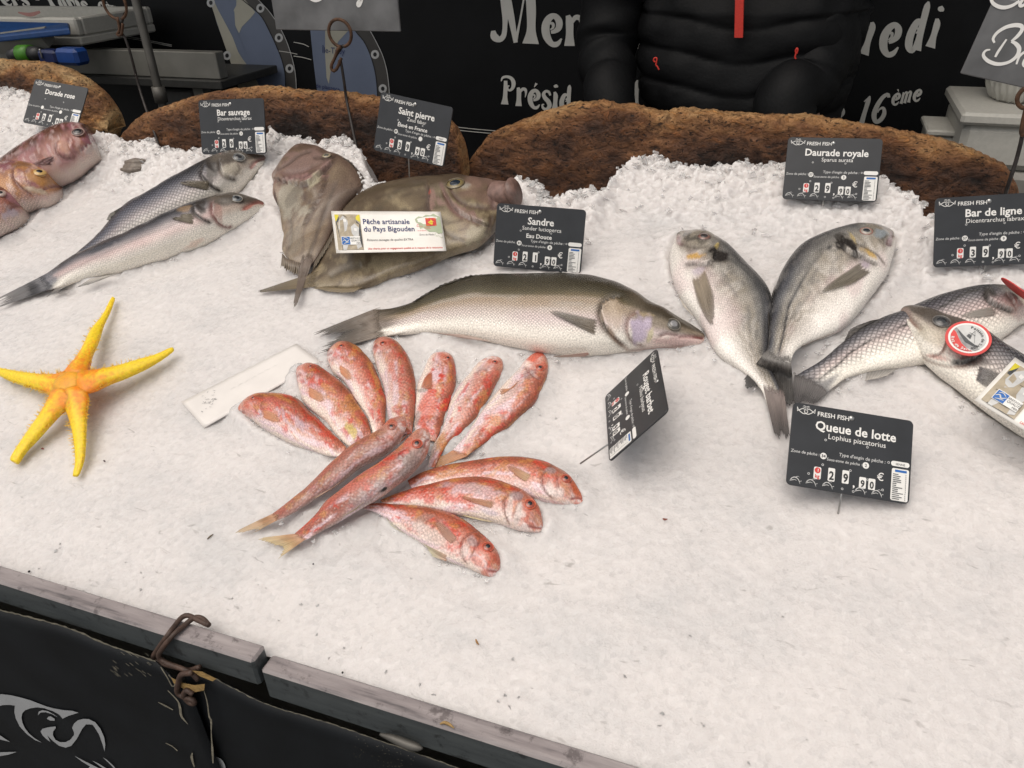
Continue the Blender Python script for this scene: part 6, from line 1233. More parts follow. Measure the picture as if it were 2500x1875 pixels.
# ------------------------------------------------------------------ starfish
def starfish():
    ctr = K(14, (535, 905))
    arms = [([(868, 238), (850, 262), (790, 380), (700, 500), (640, 620), (580, 720), (500, 810), (430, 900)], [(880, 240), (886, 256), (850, 355), (800, 460), (762, 580), (715, 690), (690, 800), (640, 920)]),
            ([(1335, 628), (1310, 634), (1200, 685), (1080, 722), (940, 765), (800, 795), (680, 805), (520, 800)], [(1342, 640), (1330, 660), (1230, 730), (1100, 800), (960, 862), (840, 908), (720, 970), (560, 1010)]),
            ([(-30, 790), (-10, 784), (60, 798), (200, 822), (330, 836), (440, 832), (520, 800), (600, 800)], [(-32, 830), (-15, 840), (60, 880), (180, 922), (280, 952), (365, 985), (440, 1030), (560, 1010)]),
            ([(82, 1500), (90, 1470), (140, 1390), (230, 1262), (310, 1150), (365, 1050), (400, 960), (470, 850)], [(130, 1522), (145, 1515), (200, 1432), (290, 1332), (385, 1225), (455, 1150), (530, 1090), (640, 980)]),
            ([(562, 1620), (566, 1590), (580, 1520), (576, 1420), (560, 1300), (535, 1200), (500, 1100), (430, 920)], [(604, 1615), (618, 1590), (650, 1500), (662, 1400), (668, 1260), (675, 1130), (690, 1000), (640, 880)])]
    V = []; Fc = []; Cc = []; nu, nv = 70, 26
    zc = .040; loc = on_plane(ctr, .0)[0]
    spikes = MB(); rg_ = np.random.default_rng(9); ncol = 0; tips = [.004, .010, .006, .004, .004]
    for ai, (Lp, Rp) in enumerate(arms):
        L_ = resample(K(14, *Lp), nu); R_ = resample(K(14, *Rp), nu); s = np.linspace(0, 1, nu)
        hh = tips[ai] + (zc - tips[ai]) * s ** 1.35 + .006 - .012 * sstep(.86, 1, s); a = on_plane(L_, hh); b = on_plane(R_, hh); c = (a + b) / 2; h_ = (b - a) / 2; wd = np.linalg.norm(h_, axis=1)
        T = np.minimum(wd * .62, .011 + 0 * wd) * (1 - .35 * s ** 3)
        ph = np.linspace(0, 2 * math.pi, nv, endpoint=False); ridge = 1 + .10 * np.exp(-((ph - math.pi / 2) / .35) ** 2)
        G = c[:, None] + h_[:, None] * (-np.cos(ph))[None, :, None] * .95 + NP * (T[:, None] * (np.sign(np.sin(ph)) * np.abs(np.sin(ph)) ** .85 * ridge)[None, :])[..., None]
        x = (s * 40)[:, None] + 0 * ph; bump = (vn(x * 3 + ai * 9, np.broadcast_to(ph, x.shape) * 6, 5) - .5) * .0007; G = G + NP * bump[..., None]
        o = len(V); V += G.reshape(-1, 3).tolist()
        Fc += [[o + i * nv + k, o + i * nv + (k + 1) % nv, o + (i + 1) * nv + (k + 1) % nv, o + (i + 1) * nv + k] for i in range(nu - 1) for k in range(nv)] + [[o + k for k in range(nv)][::-1]]
        bb = np.broadcast_to((1 - np.cos(ph)) / 2, (nu, nv)); n = fbm(x * .8 + ai * 5, bb * 9, 15, 4); org = sstep(.46, .86, s[:, None] + (n - .5) * .5 - .15 * np.exp(-((bb - .5) / .12) ** 2))
        col = np.array([.86, .62, .02])[None, None] * (1 - org[..., None]) + np.array([.80, .25, .012])[None, None] * org[..., None]; col = col * (.9 + .2 * n[..., None])
        Cc += np.c_[col.reshape(-1, 3), np.ones(nu * nv)].tolist()
        for E_, sg in ((L_, -1), (R_, 1)):
            for k in range(58):
                i = int(rg_.uniform(8, nu - 12)); e = a[i] if sg < 0 else b[i]; out = h_[i] / np.linalg.norm(h_[i]) * sg; ax_ = (c[min(i + 1, nu - 1)] - c[max(i - 1, 0)]); ax_ /= np.linalg.norm(ax_)
                if s[i] > .80: continue
                d = out * .8 - ax_ * rg_.uniform(.1, .7) + NP * rg_.uniform(-.1, .7); d /= np.linalg.norm(d); ln = rg_.uniform(.003, .010) * (.35 + .65 * sstep(.05, .55, s[i])); p0 = e - out * .002 + NP * rg_.uniform(0, .004)
                spikes.tube([p0, p0 + d * ln * .6, p0 + d * ln + ax_ * .0012], [.0005, .0004, .00015], 5, 0)
    dome = MB().ball(on_plane(ctr, zc - .001)[0], (.0235, .0235, .0120), 36, axes=[[1, 0, 0], TP, NP]); o = len(V); V += dome.v; Fc += [[i + o for i in f] for f in dome.f]
    dv_ = np.array(dome.v); nn_ = fbm(dv_[:, 0] * 90, dv_[:, 1] * 90, 15, 4)[:, None]; Cc += np.c_[(np.array([.80, .30, .015]) * (1 - nn_ * .55) + np.array([.83, .50, .03]) * nn_ * .55) * (.88 + .24 * nn_), np.ones(len(dv_))].tolist()
    ns = len(spikes.v); o = len(V); V += spikes.v; Fc += [[i + o for i in f] for f in spikes.f]; Cc += [[.80, .45, .05, 1]] * ns
    root = mesh_obj('starfish', V, Fc, attr_mat('starfish_skin', .42, noise=260, var=.12, bump=.3, bscale=900), loc=loc)
    b = root.data.materials[0].node_tree.nodes['Principled BSDF']; b.inputs['Subsurface Weight'].default_value = .4; b.inputs['Subsurface Radius'].default_value = (1, .6, .1); b.inputs['Subsurface Scale'].default_value = .006
    A = root.data.color_attributes.new('Col', 'FLOAT_COLOR', 'POINT'); A.data.foreach_set('color', np.array(Cc, np.float32).ravel())
    return tag(root, 'yellow and orange starfish with spiny edges on bare ice', 'starfish')
starfish()

# ------------------------------------------------------------------ cloth banners under the rails, wire tie
yfm = min(yf1, yf2)
M['cloth'] = plain('black_banner_cloth', (.0065, .0078, .0095), .5, var=.35, scale=12, bump=.1, bscale=1600, spec=.3)
M['fray'] = plain('frayed_thread', (.20, .18, .135), .9, var=.3, scale=200)
M['fray2'] = plain('yellow_canvas', (.34, .215, .075), .9, var=.3, scale=150, bump=.5)
def cloth(name, topx, ztops, x0, x1, y, label, wav, seed):
    n = 90; xs = np.linspace(x0, x1, n); zt = np.interp(xs, topx, ztops); m = 30; v = np.linspace(0, 1, m)
    Z = zt[:, None] + (.06 - zt[:, None]) * v[None, :]
    Yv = y + wav * (fbm(xs[:, None] * 3 + seed, Z * 2, seed, 2) - .5) * v[None, :]
    G = np.stack([np.broadcast_to(xs[:, None], Z.shape), Yv, Z], -1)
    root = empty(name, (x0, y, .06), label, 'banner', 'black banners hanging under the rails')
    o = grid_obj('cloth', G, M['cloth'], root); md = o.modifiers.new('t', 'SOLIDIFY'); md.thickness = .0015; md.offset = 0
    return root
yA = yfm - .010; yB = yfm - .003
tl_ = on_y(K(12, (0, 440), (500, 570), (850, 715), (1200, 835), (1330, 960)), yA); xr = on_y([(508, 1800)], yA)[0, 0]
ba = cloth('cloth_banner', np.r_[-2.2, tl_[:, 0], xr], np.r_[tl_[0, 2], tl_[:, 2], tl_[-1, 2] - .012], -2.2, xr, yA, 'black banner with a silver fish drawing, bottom left corner', 0, 3)
fA = lambda px: on_y(px, yA - .0025)
def px_part(parent, name, polys, mat, fnn, n=0):
    f = Flat()
    for p in polys: f.poly(p, n)
    return flat_obj(name, f, fnn, mat, parent)
px_part(ba, 'fish_print', [
    K(19, (-160, 260), (-60, 205), (20, 198), (120, 210), (230, 236), (330, 265), (420, 300), (500, 330), (580, 352), (680, 370), (780, 378), (848, 398), (740, 432), (676, 463), (640, 420), (580, 385), (480, 350), (400, 340), (330, 350), (270, 372), (240, 405), (232, 450), (240, 500), (265, 560), (310, 620), (370, 672), (452, 722), (380, 695), (290, 630), (215, 550), (170, 460), (155, 390), (160, 322), (100, 314), (30, 316), (-60, 340)),
    K(19, (408, 425), (420, 385), (460, 370), (520, 382), (580, 415), (624, 448), (560, 412), (490, 392), (440, 396)), K(19, (508, 462), (522, 440), (548, 436), (590, 462), (592, 484), (540, 482)),
    K(19, (440, 600), (460, 570), (520, 555), (600, 545), (604, 560), (575, 600), (572, 640), (600, 690), (650, 715), (710, 715), (760, 690), (800, 640), (802, 610), (780, 560), (800, 515), (840, 480), (900, 463), (960, 466), (1030, 500), (1085, 570), (1125, 660), (1138, 740), (1130, 815), (1110, 740), (1070, 630), (1020, 550), (1000, 526), (930, 522), (890, 570), (830, 680), (770, 755), (710, 774), (640, 755), (570, 700), (510, 640), (545, 712), (500, 680), (460, 640)),
    K(19, (-80, 610), (0, 640), (108, 712), (20, 690), (-80, 660)), K(19, (-80, 860), (0, 824), (100, 820), (184, 820), (90, 850), (0, 865)),
    K(19, (806, 860), (900, 910), (1000, 960), (1100, 1010), (1180, 1060), (1060, 1060), (960, 990), (975, 975), (890, 925)), K(19, (998, 912), (1060, 940), (1150, 995), (1230, 1060), (1180, 1040), (1080, 970)), K(19, (1112, 876), (1160, 905), (1230, 970), (1290, 1050), (1240, 1000), (1170, 930))], M['print_cool'], fA)
f_ = Flat(); rr_ = random.Random(6)
tp = resample(K(12, (-200, 400), (0, 440), (500, 570), (850, 715), (1200, 835)), 60)
f_.stroke([(x, y + rr_.uniform(-1, 1), rr_.uniform(1.5, 4.5)) for x, y in tp], 3)
f_.stroke([(*p, 2.5) for p in K(12, (1240, 880), (1290, 960), (1330, 1030), (1350, 1000), (1300, 940))], 4); f_.stroke([(*p, w_) for p, w_ in zip(K(12, (1295, 1060), (1370, 1140), (1390, 1200), (1400, 1260), (1450, 1320)), (2, 3, 6, 5, 1))], 4)
f_.stroke([(*p, w_) for p, w_ in zip(K(12, (1220, 1150), (1270, 1175), (1335, 1210)), (1, 3.5, 2))], 4); f_.stroke([(*p, w_) for p, w_ in zip(K(12, (1485, 1540), (1480, 1580), (1500, 1650)), (2, 6, 2))], 4); f_.stroke([(*p, 2) for p in K(12, (1280, 1465), (1330, 1490), (1370, 1525))], 3)
f_.stroke([(*p, w_) for p, w_ in zip(K(12, (1575, 1060), (1600, 1150), (1615, 1260), (1630, 1290), (1632, 1400), (1640, 1520), (1645, 1620)), (1, 2.5, 3.5, 5, 2, 5, 3))], 5)
for k in range(26): x0, y0 = K(12, (840 + rr_.uniform(0, 330), 760 + rr_.uniform(0, 180)))[0]; f_.stroke([(x0, y0, .8), (x0 + 9, y0 + 7, 1.0)], 2)
flat_obj('frayed_edge', f_, fA, M['fray'], ba)
px_part(ba, 'canvas_fray', [K(12, (1320, 960), (1400, 1000), (1500, 1020), (1580, 1010), (1575, 1060), (1500, 1075), (1420, 1050), (1340, 1005)), K(12, (1480, 905), (1560, 915), (1670, 970), (1640, 990), (1540, 950)), K(12, (1395, 930), (1410, 960), (1385, 1010), (1370, 980))], M['fray2'], lambda p: on_y(p, yA - .004))
xr2 = on_y([(470, 1700)], yB)[0, 0]
tr_ = on_y(K(13, (60, 960), (470, 1165), (800, 1265), (1100, 1360), (1500, 1500), (1900, 1640), (2212, 1750)), yB)
bb_ = cloth('cloth_banner', np.r_[xr2, tr_[:, 0], 1.0], np.r_[tr_[0, 2], tr_[:, 2], tr_[-1, 2]], xr2, 1.0, yB, 'black banner with a white thread edge, under the bottom centre rail', 0, 5)
fB = lambda px: on_y(px, yB - .0025)
f_ = Flat(); tp = resample(K(13, (60, 960), (470, 1165), (800, 1265), (1100, 1360), (1500, 1500), (1900, 1640), (2212, 1750)), 90)
f_.stroke([(x, y + rr_.uniform(-1, 1), rr_.uniform(.6, 3.2)) for x, y in tp], 3)
for k in range(60): x0, y0 = K(13, (1150 + rr_.uniform(0, 500), 1400 + rr_.uniform(0, 160)))[0]; y0 += (x0 - 860) * .33; f_.stroke([(x0, y0, .7), (x0 + 1.6, y0 + .8, .8)], 2)
flat_obj('frayed_edge', f_, fB, M['fray'], bb_)
flat_obj('round_print', Flat().disc(K(12, (1660, 1680))[0], (26, 34), 24), fB, M['print_cool'], bb_)
yR = yf2 - .004
f_ = Flat().stroke([(*p, w_) for p, w_ in zip(K(13, (1350, 1398), (1450, 1430), (1560, 1475), (1640, 1500), (1680, 1505)), (4, 9, 11, 9, 2))], 5)
mb = MB(); mb.tube(on_y(K(13, (1352, 1398), (1450, 1430), (1560, 1475), (1640, 1500), (1680, 1508)), yB - .004), [.0015, .004, .005, .004, .001], 10, 5)
tag(mb.build('tape_strip', M['galv'], loc=on_y(K(13, (1500, 1450)), yB)[0]), 'grey rolled strip of tape under the bottom centre rail', 'tape')
# wire around the left rail
mb = MB(); zr = zt1 + .004; yw = yf1 - .006
tz = lambda *p: list(on_z(K(12, *p), zr)); ty = lambda *p, d=0: list(on_y(K(12, *p), yw - d))
mb.tube(tz((1612, 558), (1560, 505), (1500, 500), (1420, 560), (1330, 640)) + ty((1250, 740), (1225, 800), (1290, 850), (1400, 890), (1480, 930), (1530, 980), d=.004), .0029, 10, 5)
mb.tube(tz((1600, 552), (1520, 515), (1450, 482), (1400, 500), (1350, 560), (1290, 640)) + ty((1195, 775), (1190, 815), (1250, 850), (1360, 880), (1450, 905), (1540, 880)), .0029, 10, 5)
mb.tube(ty((1480, 925), (1400, 940), (1375, 1010), (1370, 1075), (1420, 1110), (1480, 1130), (1500, 1160), (1460, 1150), (1420, 1100), (1440, 1060), (1490, 1090), d=.010), .0032, 10, 5)
M['brownwire'] = plain('brown_coated_wire', (.060, .034, .024), .6, var=.4, scale=90, bump=.4)
tag(mb.build('wire_tie', M['brownwire'], loc=on_z(K(12, (1450, 560)), zr)[0]), 'brown wire looped twice around the left rail', 'wire')
# small dry bits
def bit(label, pts, r, c, hfun=None, mat=None):
    P = [on_plane([p], float(ice_at(on_plane([p]))[0]) + .0022)[0] for p in pts] if hfun is None else hfun(pts)
    o = MB().tube(P, [r * .5] + [r] * (len(P) - 2) + [r * .3] if len(P) > 2 else r, 6, 4).build('dry_twig', mat or plain('twig_%d' % len(bpy.data.materials), c, .7, var=.3, scale=300), loc=P[0]); return tag(o, label, 'twig', 'dry twigs and bits')
bit('brown twig on the ice left of the lowest mullet tail', K(9, (335, 1632), (355, 1612), (383, 1592)), .0012, (.12, .095, .06))
bit('curved orange brown bit on the bare ice above the bottom centre rail', K(13, (2090, 665), (2100, 690), (2115, 708)), .0013, (.28, .15, .05))
bit('curled tan leaf sliver lying on the bottom centre rail', K(13, (1815, 1320), (1850, 1308), (1890, 1325), (1925, 1352)), .0016, (.30, .19, .07), lambda q: on_z(q, zt2 + .002))
bit('reddish crumb on bare ice right of the mullets', K(0, (1618, 1266), (1623, 1268), (1630, 1267)), .0013, (.20, .06, .04))
bit('dark crumb on the ice near the left rail, left of the wire', K(12, (218, 150), (226, 142), (234, 140)), .0016, (.03, .03, .03))
bit('dark crumb under the lower right starfish arm', K(14, (798, 1498), (806, 1503), (812, 1508)), .0012, (.06, .03, .04))
bit('red crumb between the two lower starfish arms', K(14, (318, 1408), (328, 1406), (338, 1412)), .0014, (.22, .05, .04))
bit('dark crumb on the ice below the red mullet tails', K(13, (832, 83), (837, 85), (843, 86)), .0012, (.04, .04, .045))
bit('dark speck resting at the ice edge of the bottom centre rail', K(13, (1058, 918), (1064, 924), (1068, 926)), .0014, (.03, .03, .03))
# ------------------------------------------------------------------ behind the stall
BY = 2.06
fBk = lambda d: (lambda px: on_y(px, BY - d))
xb1 = on_y([(2384, 250)], BY)[0, 0]
nb = 60; zs = np.linspace(.35, 2.3, 60); xs = np.linspace(-4.2, xb1, nb)
Gb = np.zeros((nb, 60, 3))
for j, z in enumerate(zs):
    rag = .012 * (vn(z * 30, 1.5, 3) - .5) * 2; Gb[:, j] = np.stack([xs + (xs > xb1 - .05) * rag * 1.5, BY + .0 * xs, np.full(nb, z)], 1)
bk_ = empty('back_banner', (-1.5, BY, .35), 'wide black banner with cream lettering and portholes behind the stall', 'banner')
o = grid_obj('cloth', Gb, M['tarp'], bk_); md = o.modifiers.new('t', 'SOLIDIFY'); md.thickness = .004; md.offset = 1
# decorative letters: strokes in a unit box, x-height 1
GL = {
 'e': [[(.30, .42, .10), (.42, .46, .14), (.55, .58, .20), (.56, .80, .22), (.42, .95, .18), (.24, .86, .22), (.13, .60, .26), (.16, .28, .25), (.32, .05, .18), (.50, .06, .16), (.64, .24, .05)], [(.26, .70, .05), (.36, .70, .10), (.37, .58, .08), (.28, .50, .04)]],
 'r': [[(.10, 1.0, .14), (.15, .80, .24), (.15, .40, .24), (.14, .02, .34)], [(.20, .72, .08), (.34, .94, .16), (.50, .92, .16), (.52, .72, .09), (.48, .52, .03)]],
 'i': [[(.10, 1.0, .12), (.16, .80, .24), (.14, .40, .22), (.12, .02, .36)], [(.16, 1.22, .0), (.16, 1.26, .20), (.18, 1.34, .22), (.19, 1.42, .0)]],
 'l': [[(.14, 1.1, .12), (.20, .92, .24), (.16, .45, .22), (.12, .02, .38)]],
 'd': [[(.40, .92, .12), (.24, .88, .20), (.11, .56, .24), (.13, .22, .24), (.28, .04, .18), (.42, .14, .12)], [(.52, 1.46, .06), (.50, 1.30, .20), (.48, .90, .21), (.47, .40, .21), (.46, .02, .30)], [(.32, .72, .08), (.38, .62, .09), (.30, .55, .04)]],
 's': [[(.48, .78, .10), (.40, .95, .14), (.24, .98, .14), (.12, .82, .18), (.20, .62, .22), (.38, .44, .24), (.44, .22, .22), (.30, .03, .17), (.12, .06, .14), (.06, .22, .10), (.16, .28, .06)]],
 'm': [[(.08, 1.0, .10), (.12, .8, .2), (.12, .4, .19), (.11, .02, .26)], [(.16, .74, .06), (.28, .96, .13), (.40, .86, .19), (.40, .4, .19), (.39, .02, .24)], [(.45, .74, .06), (.58, .96, .13), (.70, .86, .19), (.69, .4, .19), (.70, .02, .26)]],
 'a': [[(.36, .92, .12), (.20, .86, .18), (.10, .55, .22), (.12, .22, .22), (.26, .04, .16), (.38, .16, .10)], [(.44, 1.0, .14), (.43, .6, .2), (.43, .25, .2), (.46, .02, .22)]],
 '1': [[(.02, 1.14, .05), (.12, 1.25, .08), (.20, 1.35, .06)], [(.22, 1.42, .06), (.20, 1.2, .2), (.16, .6, .2), (.13, .0, .24)]],
 '6': [[(.58, 1.25, .14), (.50, 1.42, .16), (.30, 1.28, .18), (.14, .85, .22), (.10, .40, .24), (.24, .04, .20), (.44, .10, .20), (.54, .42, .20), (.44, .72, .14), (.28, .66, .08), (.24, .50, .05)]],
 '9': [[(.04, .10, .10), (.14, -.08, .14), (.32, .02, .18), (.46, .45, .22), (.50, .90, .24), (.38, 1.32, .18), (.20, 1.30, .18), (.08, 1.0, .20), (.14, .68, .14), (.30, .62, .08), (.36, .78, .06)]],
 'P': [[(.22, 1.28, .18), (.22, .9, .22), (.20, .4, .24), (.18, .02, .40)], [(-.02, 1.22, .04), (.06, 1.42, .12), (.28, 1.50, .14), (.52, 1.44, .18), (.64, 1.22, .22), (.60, .95, .18), (.46, .80, .13), (.34, .84, .10), (.33, .98, .10), (.42, 1.04, .06)]],
 'M': [[(.10, 2.2, .3), (.24, 1.7, .34), (.26, 1.2, .26), (.26, .7, .17), (.22, .28, .17), (.08, .12, .20), (-.10, .20, .26), (-.14, .40, .14)], [(.20, 2.2, .1), (.42, 1.3, .12), (.62, .06, .10)], [(.62, .06, .10), (.80, 1.0, .06), (1.0, 2.2, .08)], [(1.08, 2.2, .34), (1.14, 1.2, .32), (1.14, .5, .30), (1.12, .03, .56)], [(.62, .04, .14), (.48, .8, .22), (.30, 1.6, .30)]],
}
def letters(word, org, ux, uy, sc_, adv=None, dx=0.0):
    """org: pixel of the baseline start; ux, uy: pixel vectors for one x-height across / up"""
    f = Flat(); x = 0.0; W_ = {'e': .72, 'r': .62, 'i': .38, 'l': .42, 'd': .74, 's': .6, 'm': .92, 'a': .66, '1': .42, '6': .68, '9': .64, 'P': .78, 'M': 1.42, ' ': .4, '-': .5, 'n': .7}
    ux = np.array(ux, float) * sc_; uy = np.array(uy, float) * sc_; wn = (np.linalg.norm(ux) + np.linalg.norm(uy)) / 2
    for ch in word:
        base = {'é': 'e', 'è': 'e'}.get(ch, ch)
        if ch == '-': st = [[(.05, .5, .16), (.4, .5, .16)]]
        else: st = GL.get(base, [])
        if ch == 'é': st = st + [[(.34, 1.12, .03), (.46, 1.34, .14)]]
        if ch == 'è': st = st + [[(.42, 1.12, .03), (.30, 1.34, .14)]]
        for s_ in st:
            f.stroke([(*(np.array(org) + ux * (p[0] + x) + uy * p[1]), p[2] * wn) for p in s_], 6)
        x += W_.get(base, .6) + dx
    return f
def put_text(name, fl, mat=None): return flat_obj(name, fl, fBk(.003), mat or M['print'], bk_)
put_text('lettering', letters('M', K(3, (45, 330))[0], (72.5, 4), (0, -72.5), 1)).name = 'lettering'
put_text('lettering', letters('er', K(3, (388, 345))[0], (76, 5), (-1, -76), 1.0, dx=.03))
put_text('lettering', letters('e', K(3, (1105, 408))[0], (76, 5), (-1, -76), 1.0))
put_text('lettering', letters('Présid', K(3, (75, 805))[0], (46, 5.5), (0.5, -46), 1.0, dx=-.0))
put_text('lettering', letters('d', K(3, (1050, 825))[0], (46, 3), (0, -46), 1.0))
put_text('lettering', letters('l', K(17, (5, 740))[0], (60, 3), (18, -73), 1.0))
put_text('lettering', letters('e', K(17, (230, 770))[0], (76, -8), (12, -79), 1.0)); put_text('lettering', letters('d', K(17, (585, 725))[0], (68, -15), (18, -82), 1.0)); put_text('lettering', letters('i', K(17, (905, 655))[0], (60, -12), (18, -72), 1.0))
put_text('lettering', letters('s', K(4, (730, 910))[0], (56, -4), (6, -44), 1.0)); put_text('lettering', letters('16', K(4, (935, 955))[0], (56, -5), (11, -47), 1.0, dx=.08))
put_text('lettering', letters('ème', K(17, (405, 1430))[0], (31, -5.5), (7, -29), 1.0, dx=.02))
put_text('lettering', letters('ers', K(16, (60, 92))[0], (36, 2), (-14, -28), 1.0)); put_text('lettering', letters('-', K(16, (640, 70))[0], (26, 2), (-14, -24), 1.0)); put_text('lettering', letters('Paris', K(16, (870, 140))[0], (38, 6.5), (-20, -36), .92)); put_text('lettering', letters('9', K(16, (1740, 300))[0], (36, 3), (-13, -31), .9)); put_text('lettering', letters('ème', K(16, (1790, 165))[0], (19, 5.5), (-4, -16), 1.0))
f_ = Flat(); 
for dy in (0, 45): f_.stroke([(*p, 1.6) for p in K(16, (1390, 470 + dy), (1550, 485 + dy), (1680, 540 + dy), (1800, 570 + dy * .8), (2212, 625 + dy * .6), (2900, 760 + dy * .5))], 5)
for dy in (0, 22): f_.stroke([(*p, 1.8) for p in K(2, (1500, 965 + dy), (1760, 995 + dy), (2000, 1015 + dy))], 4)
f_.stroke([(*p, 1.6) for p in K(21, (960, 455), (1060, 475), (1125, 505))], 3); f_.stroke([(*p, 1.6) for p in K(21, (960, 605), (1060, 620), (1150, 645))], 3); f_.stroke([(*p, 1.4) for p in K(21, (800, 550), (900, 565), (1000, 585))], 3)
put_text('line_print', f_)
# portholes printed on it, with a coast map in each
def pf(name, px, mat, d, n=0, parent=None): f = Flat(); f.poly(px, n); return flat_obj(name, f, fBk(d), mat, parent or bk_)
o1 = K(21, (450, -150), (580, 0), (700, 130), (800, 280), (880, 440), (940, 620), (975, 780), (988, 950), (985, 1100)); i1 = K(21, (250, -150), (410, 0), (520, 90), (620, 190), (700, 340), (770, 490), (830, 640), (865, 790), (872, 930), (870, 1100))
p1 = pf('porthole_ring', list(map(tuple, resample(o1, 40))) + list(map(tuple, resample(i1, 40)))[::-1], M['ring'], .002)
pf('map_sea', K(21, (35, -150), (60, 0), (130, 250), (220, 500), (310, 750), (400, 1100)) + list(map(tuple, resample(i1, 40)))[::-1], M['mapblue'], .0018, parent=p1)
pf('map_land', K(21, (345, -100), (340, 60), (300, 130), (305, 200), (335, 290), (370, 360), (400, 290), (450, 240), (490, 200), (545, 130), (470, 40), (380, -60)), M['mapland'], .0024, parent=p1)
pf('map_land', K(21, (75, -50), (140, 100), (200, 210), (300, 400), (360, 560), (410, 640), (470, 720), (540, 830), (590, 930), (600, 1050), (390, 1080), (330, 820), (240, 560), (150, 300), (60, 20)), M['mapland'], .0024, parent=p1)
pf('map_shoal', K(21, (130, 0), (260, 0), (320, 130), (330, 300), (400, 460), (470, 640), (590, 740), (620, 900), (560, 830), (470, 690), (390, 590), (330, 420), (240, 270), (180, 140)), M['mapblue'], .0027, parent=p1)
f_ = Flat().stroke([(*p, 2.2) for p in resample(i1, 30)], 1).stroke([(*p, 1.6) for p in resample(o1, 30)], 1); flat_obj('ring_line', Flat().stroke([(*p, 2.4) for p in resample(i1, 30)], 1), fBk(.003), M['blackp'], p1); flat_obj('ring_edge', Flat().stroke([(*p, 1.5) for p in resample(o1, 30)], 1), fBk(.003), M['lgreyp'], p1)
for c_ in K(21, (600, 88), (800, 408), (915, 740), (65, 30), (240, 600)):
    rv = flat_obj('rivet_print', Flat().disc(c_, (10, 11), 20), fBk(.003), M['lgreyp'], p1); flat_obj('rivet_hole', Flat().disc(c_, (4.6, 5.6), 8), fBk(.0034), M['blackp'], rv)
o2 = K(21, (1500, -150), (1690, 150), (1790, 340), (1850, 450), (1920, 600), (1965, 760), (1990, 960), (1995, 1150)); i2 = K(21, (1300, -100), (1500, 150), (1630, 340), (1720, 450), (1790, 600), (1840, 780), (1862, 960), (1868, 1150))
p2_ = pf('porthole_ring', list(map(tuple, resample(o2, 40))) + list(map(tuple, resample(i2, 40)))[::-1], M['ring'], .002)
pf('map_sea', K(21, (1110, -100), (1140, 335), (1170, 640), (1215, 1000), (1225, 1150)) + list(map(tuple, resample(i2, 40)))[::-1], M['mapblue'], .0018, parent=p2_)
pf('map_land', K(21, (1290, 100), (1300, 330), (1300, 600), (1312, 780), (1315, 840), (1340, 908), (1350, 830), (1365, 740), (1395, 600), (1440, 450), (1545, 335), (1480, 150)), M['mapland'], .0024, parent=p2_)
flat_obj('ring_line', Flat().stroke([(*p, 2.4) for p in resample(i2, 30)], 1), fBk(.003), M['blackp'], p2_); flat_obj('ring_edge', Flat().stroke([(*p, 1.5) for p in resample(o2, 30)], 1), fBk(.003), M['lgreyp'], p2_)
for c_ in K(21, (1838, 588), (1922, 958)):
    rv = flat_obj('rivet_print', Flat().disc(c_, (10, 11), 20), fBk(.003), M['lgreyp'], p2_); flat_obj('rivet_hole', Flat().disc(c_, (4.6, 5.6), 8), fBk(.0034), M['blackp'], rv)
def tpx(t, org, size, slope): 
    a = Flat().text(t, 0, 0, 1, 'L', .005); f = Flat(); f.put(a, M=[[size * .8, 0], [size * slope, -size]], off=org); return f
flat_obj('map_lettering', tpx('Île-Tudy', K(21, (1265, 570))[0], 21, .05), fBk(.003), M['navyp'], p2_); flat_obj('map_lettering', tpx('de plaisance', K(21, (1200, 945))[0], 15, .13), fBk(.003), M['navyp'], p2_)
# upright tube
pt_, pb_ = on_y([(330, 0)], 1.66)[0], on_y([(386, 215)], 1.66)[0]; xp = pb_[0]
mb = MB(); mb.tube([(xp, 1.66, 0.0), (xp, 1.66, 2.3)], .0105, 16, 0)
tu = mb.build('tent_pole', M['galv'], loc=(xp, 1.66, 0)); tag(tu, 'grey upright metal tube between the left and middle bark', 'pole')
MB().tube([(xp, 1.66, pb_[2] - .035), (xp, 1.66, pb_[2] + .004)], .0165, 16, 0).build('collar', M['galv'], tu)
# dark roof added out of view to shade the back of the stall
rf = MB().box((-4.5, 1.50, 1.97), (3.0, 4.2, 1.99), .004).build('added_shade_roof', M['tarp'], loc=(0, 2.9, 1.97), smooth=False); tag(rf, 'unseen dark roof added to shade the seller and the black banner', 'added shade')
# back table on the left with boxes
YT = 1.80; q = on_y(K(1, (620, 330), (1662, 432), (1665, 612), (500, 500), (1690, 655)), YT)
zt_, zb_ = (q[0, 2] + q[1, 2]) / 2 - .004, q[2, 2]
xe = q[1, 0]
tbl = empty('back_table', (xe - .6, YT, 0), 'pale aluminium table behind the left bark, boxes standing on it', 'table')
MB().box((-3.6, YT, zb_), (xe, YT + .035, zt_), .002).build('side_panel', M['galvbeam'], tbl, smooth=False)
MB().box((-3.6, YT - .02, zb_ - .022), (xe + .015, YT + .24, zb_ - .001), .002).build('table_top', plain('dark_beam', (.05, .05, .047), .5, metal=.3), tbl, smooth=False)
for X in (xe - .12, -3.3): MB().box((X, YT + .02, 0), (X + .035, YT + .055, zb_ - .022), .002).build('leg', M['galvbeam'], tbl, smooth=False)
cz = on_y(K(1, (1260, 665), (1550, 665), (1260, 760)), YT + .1)
cr = MB().box((cz[0, 0], YT + .06, cz[2, 2] - .12), (cz[1, 0], YT + .19, cz[0, 2]), .006).build('plastic_crate', plain('dim_crate', (.13, .13, .125), .6), loc=(cz[0, 0], YT + .1, cz[2, 2] - .12), smooth=False); tag(cr, 'grey plastic crate under the back table', 'crate')
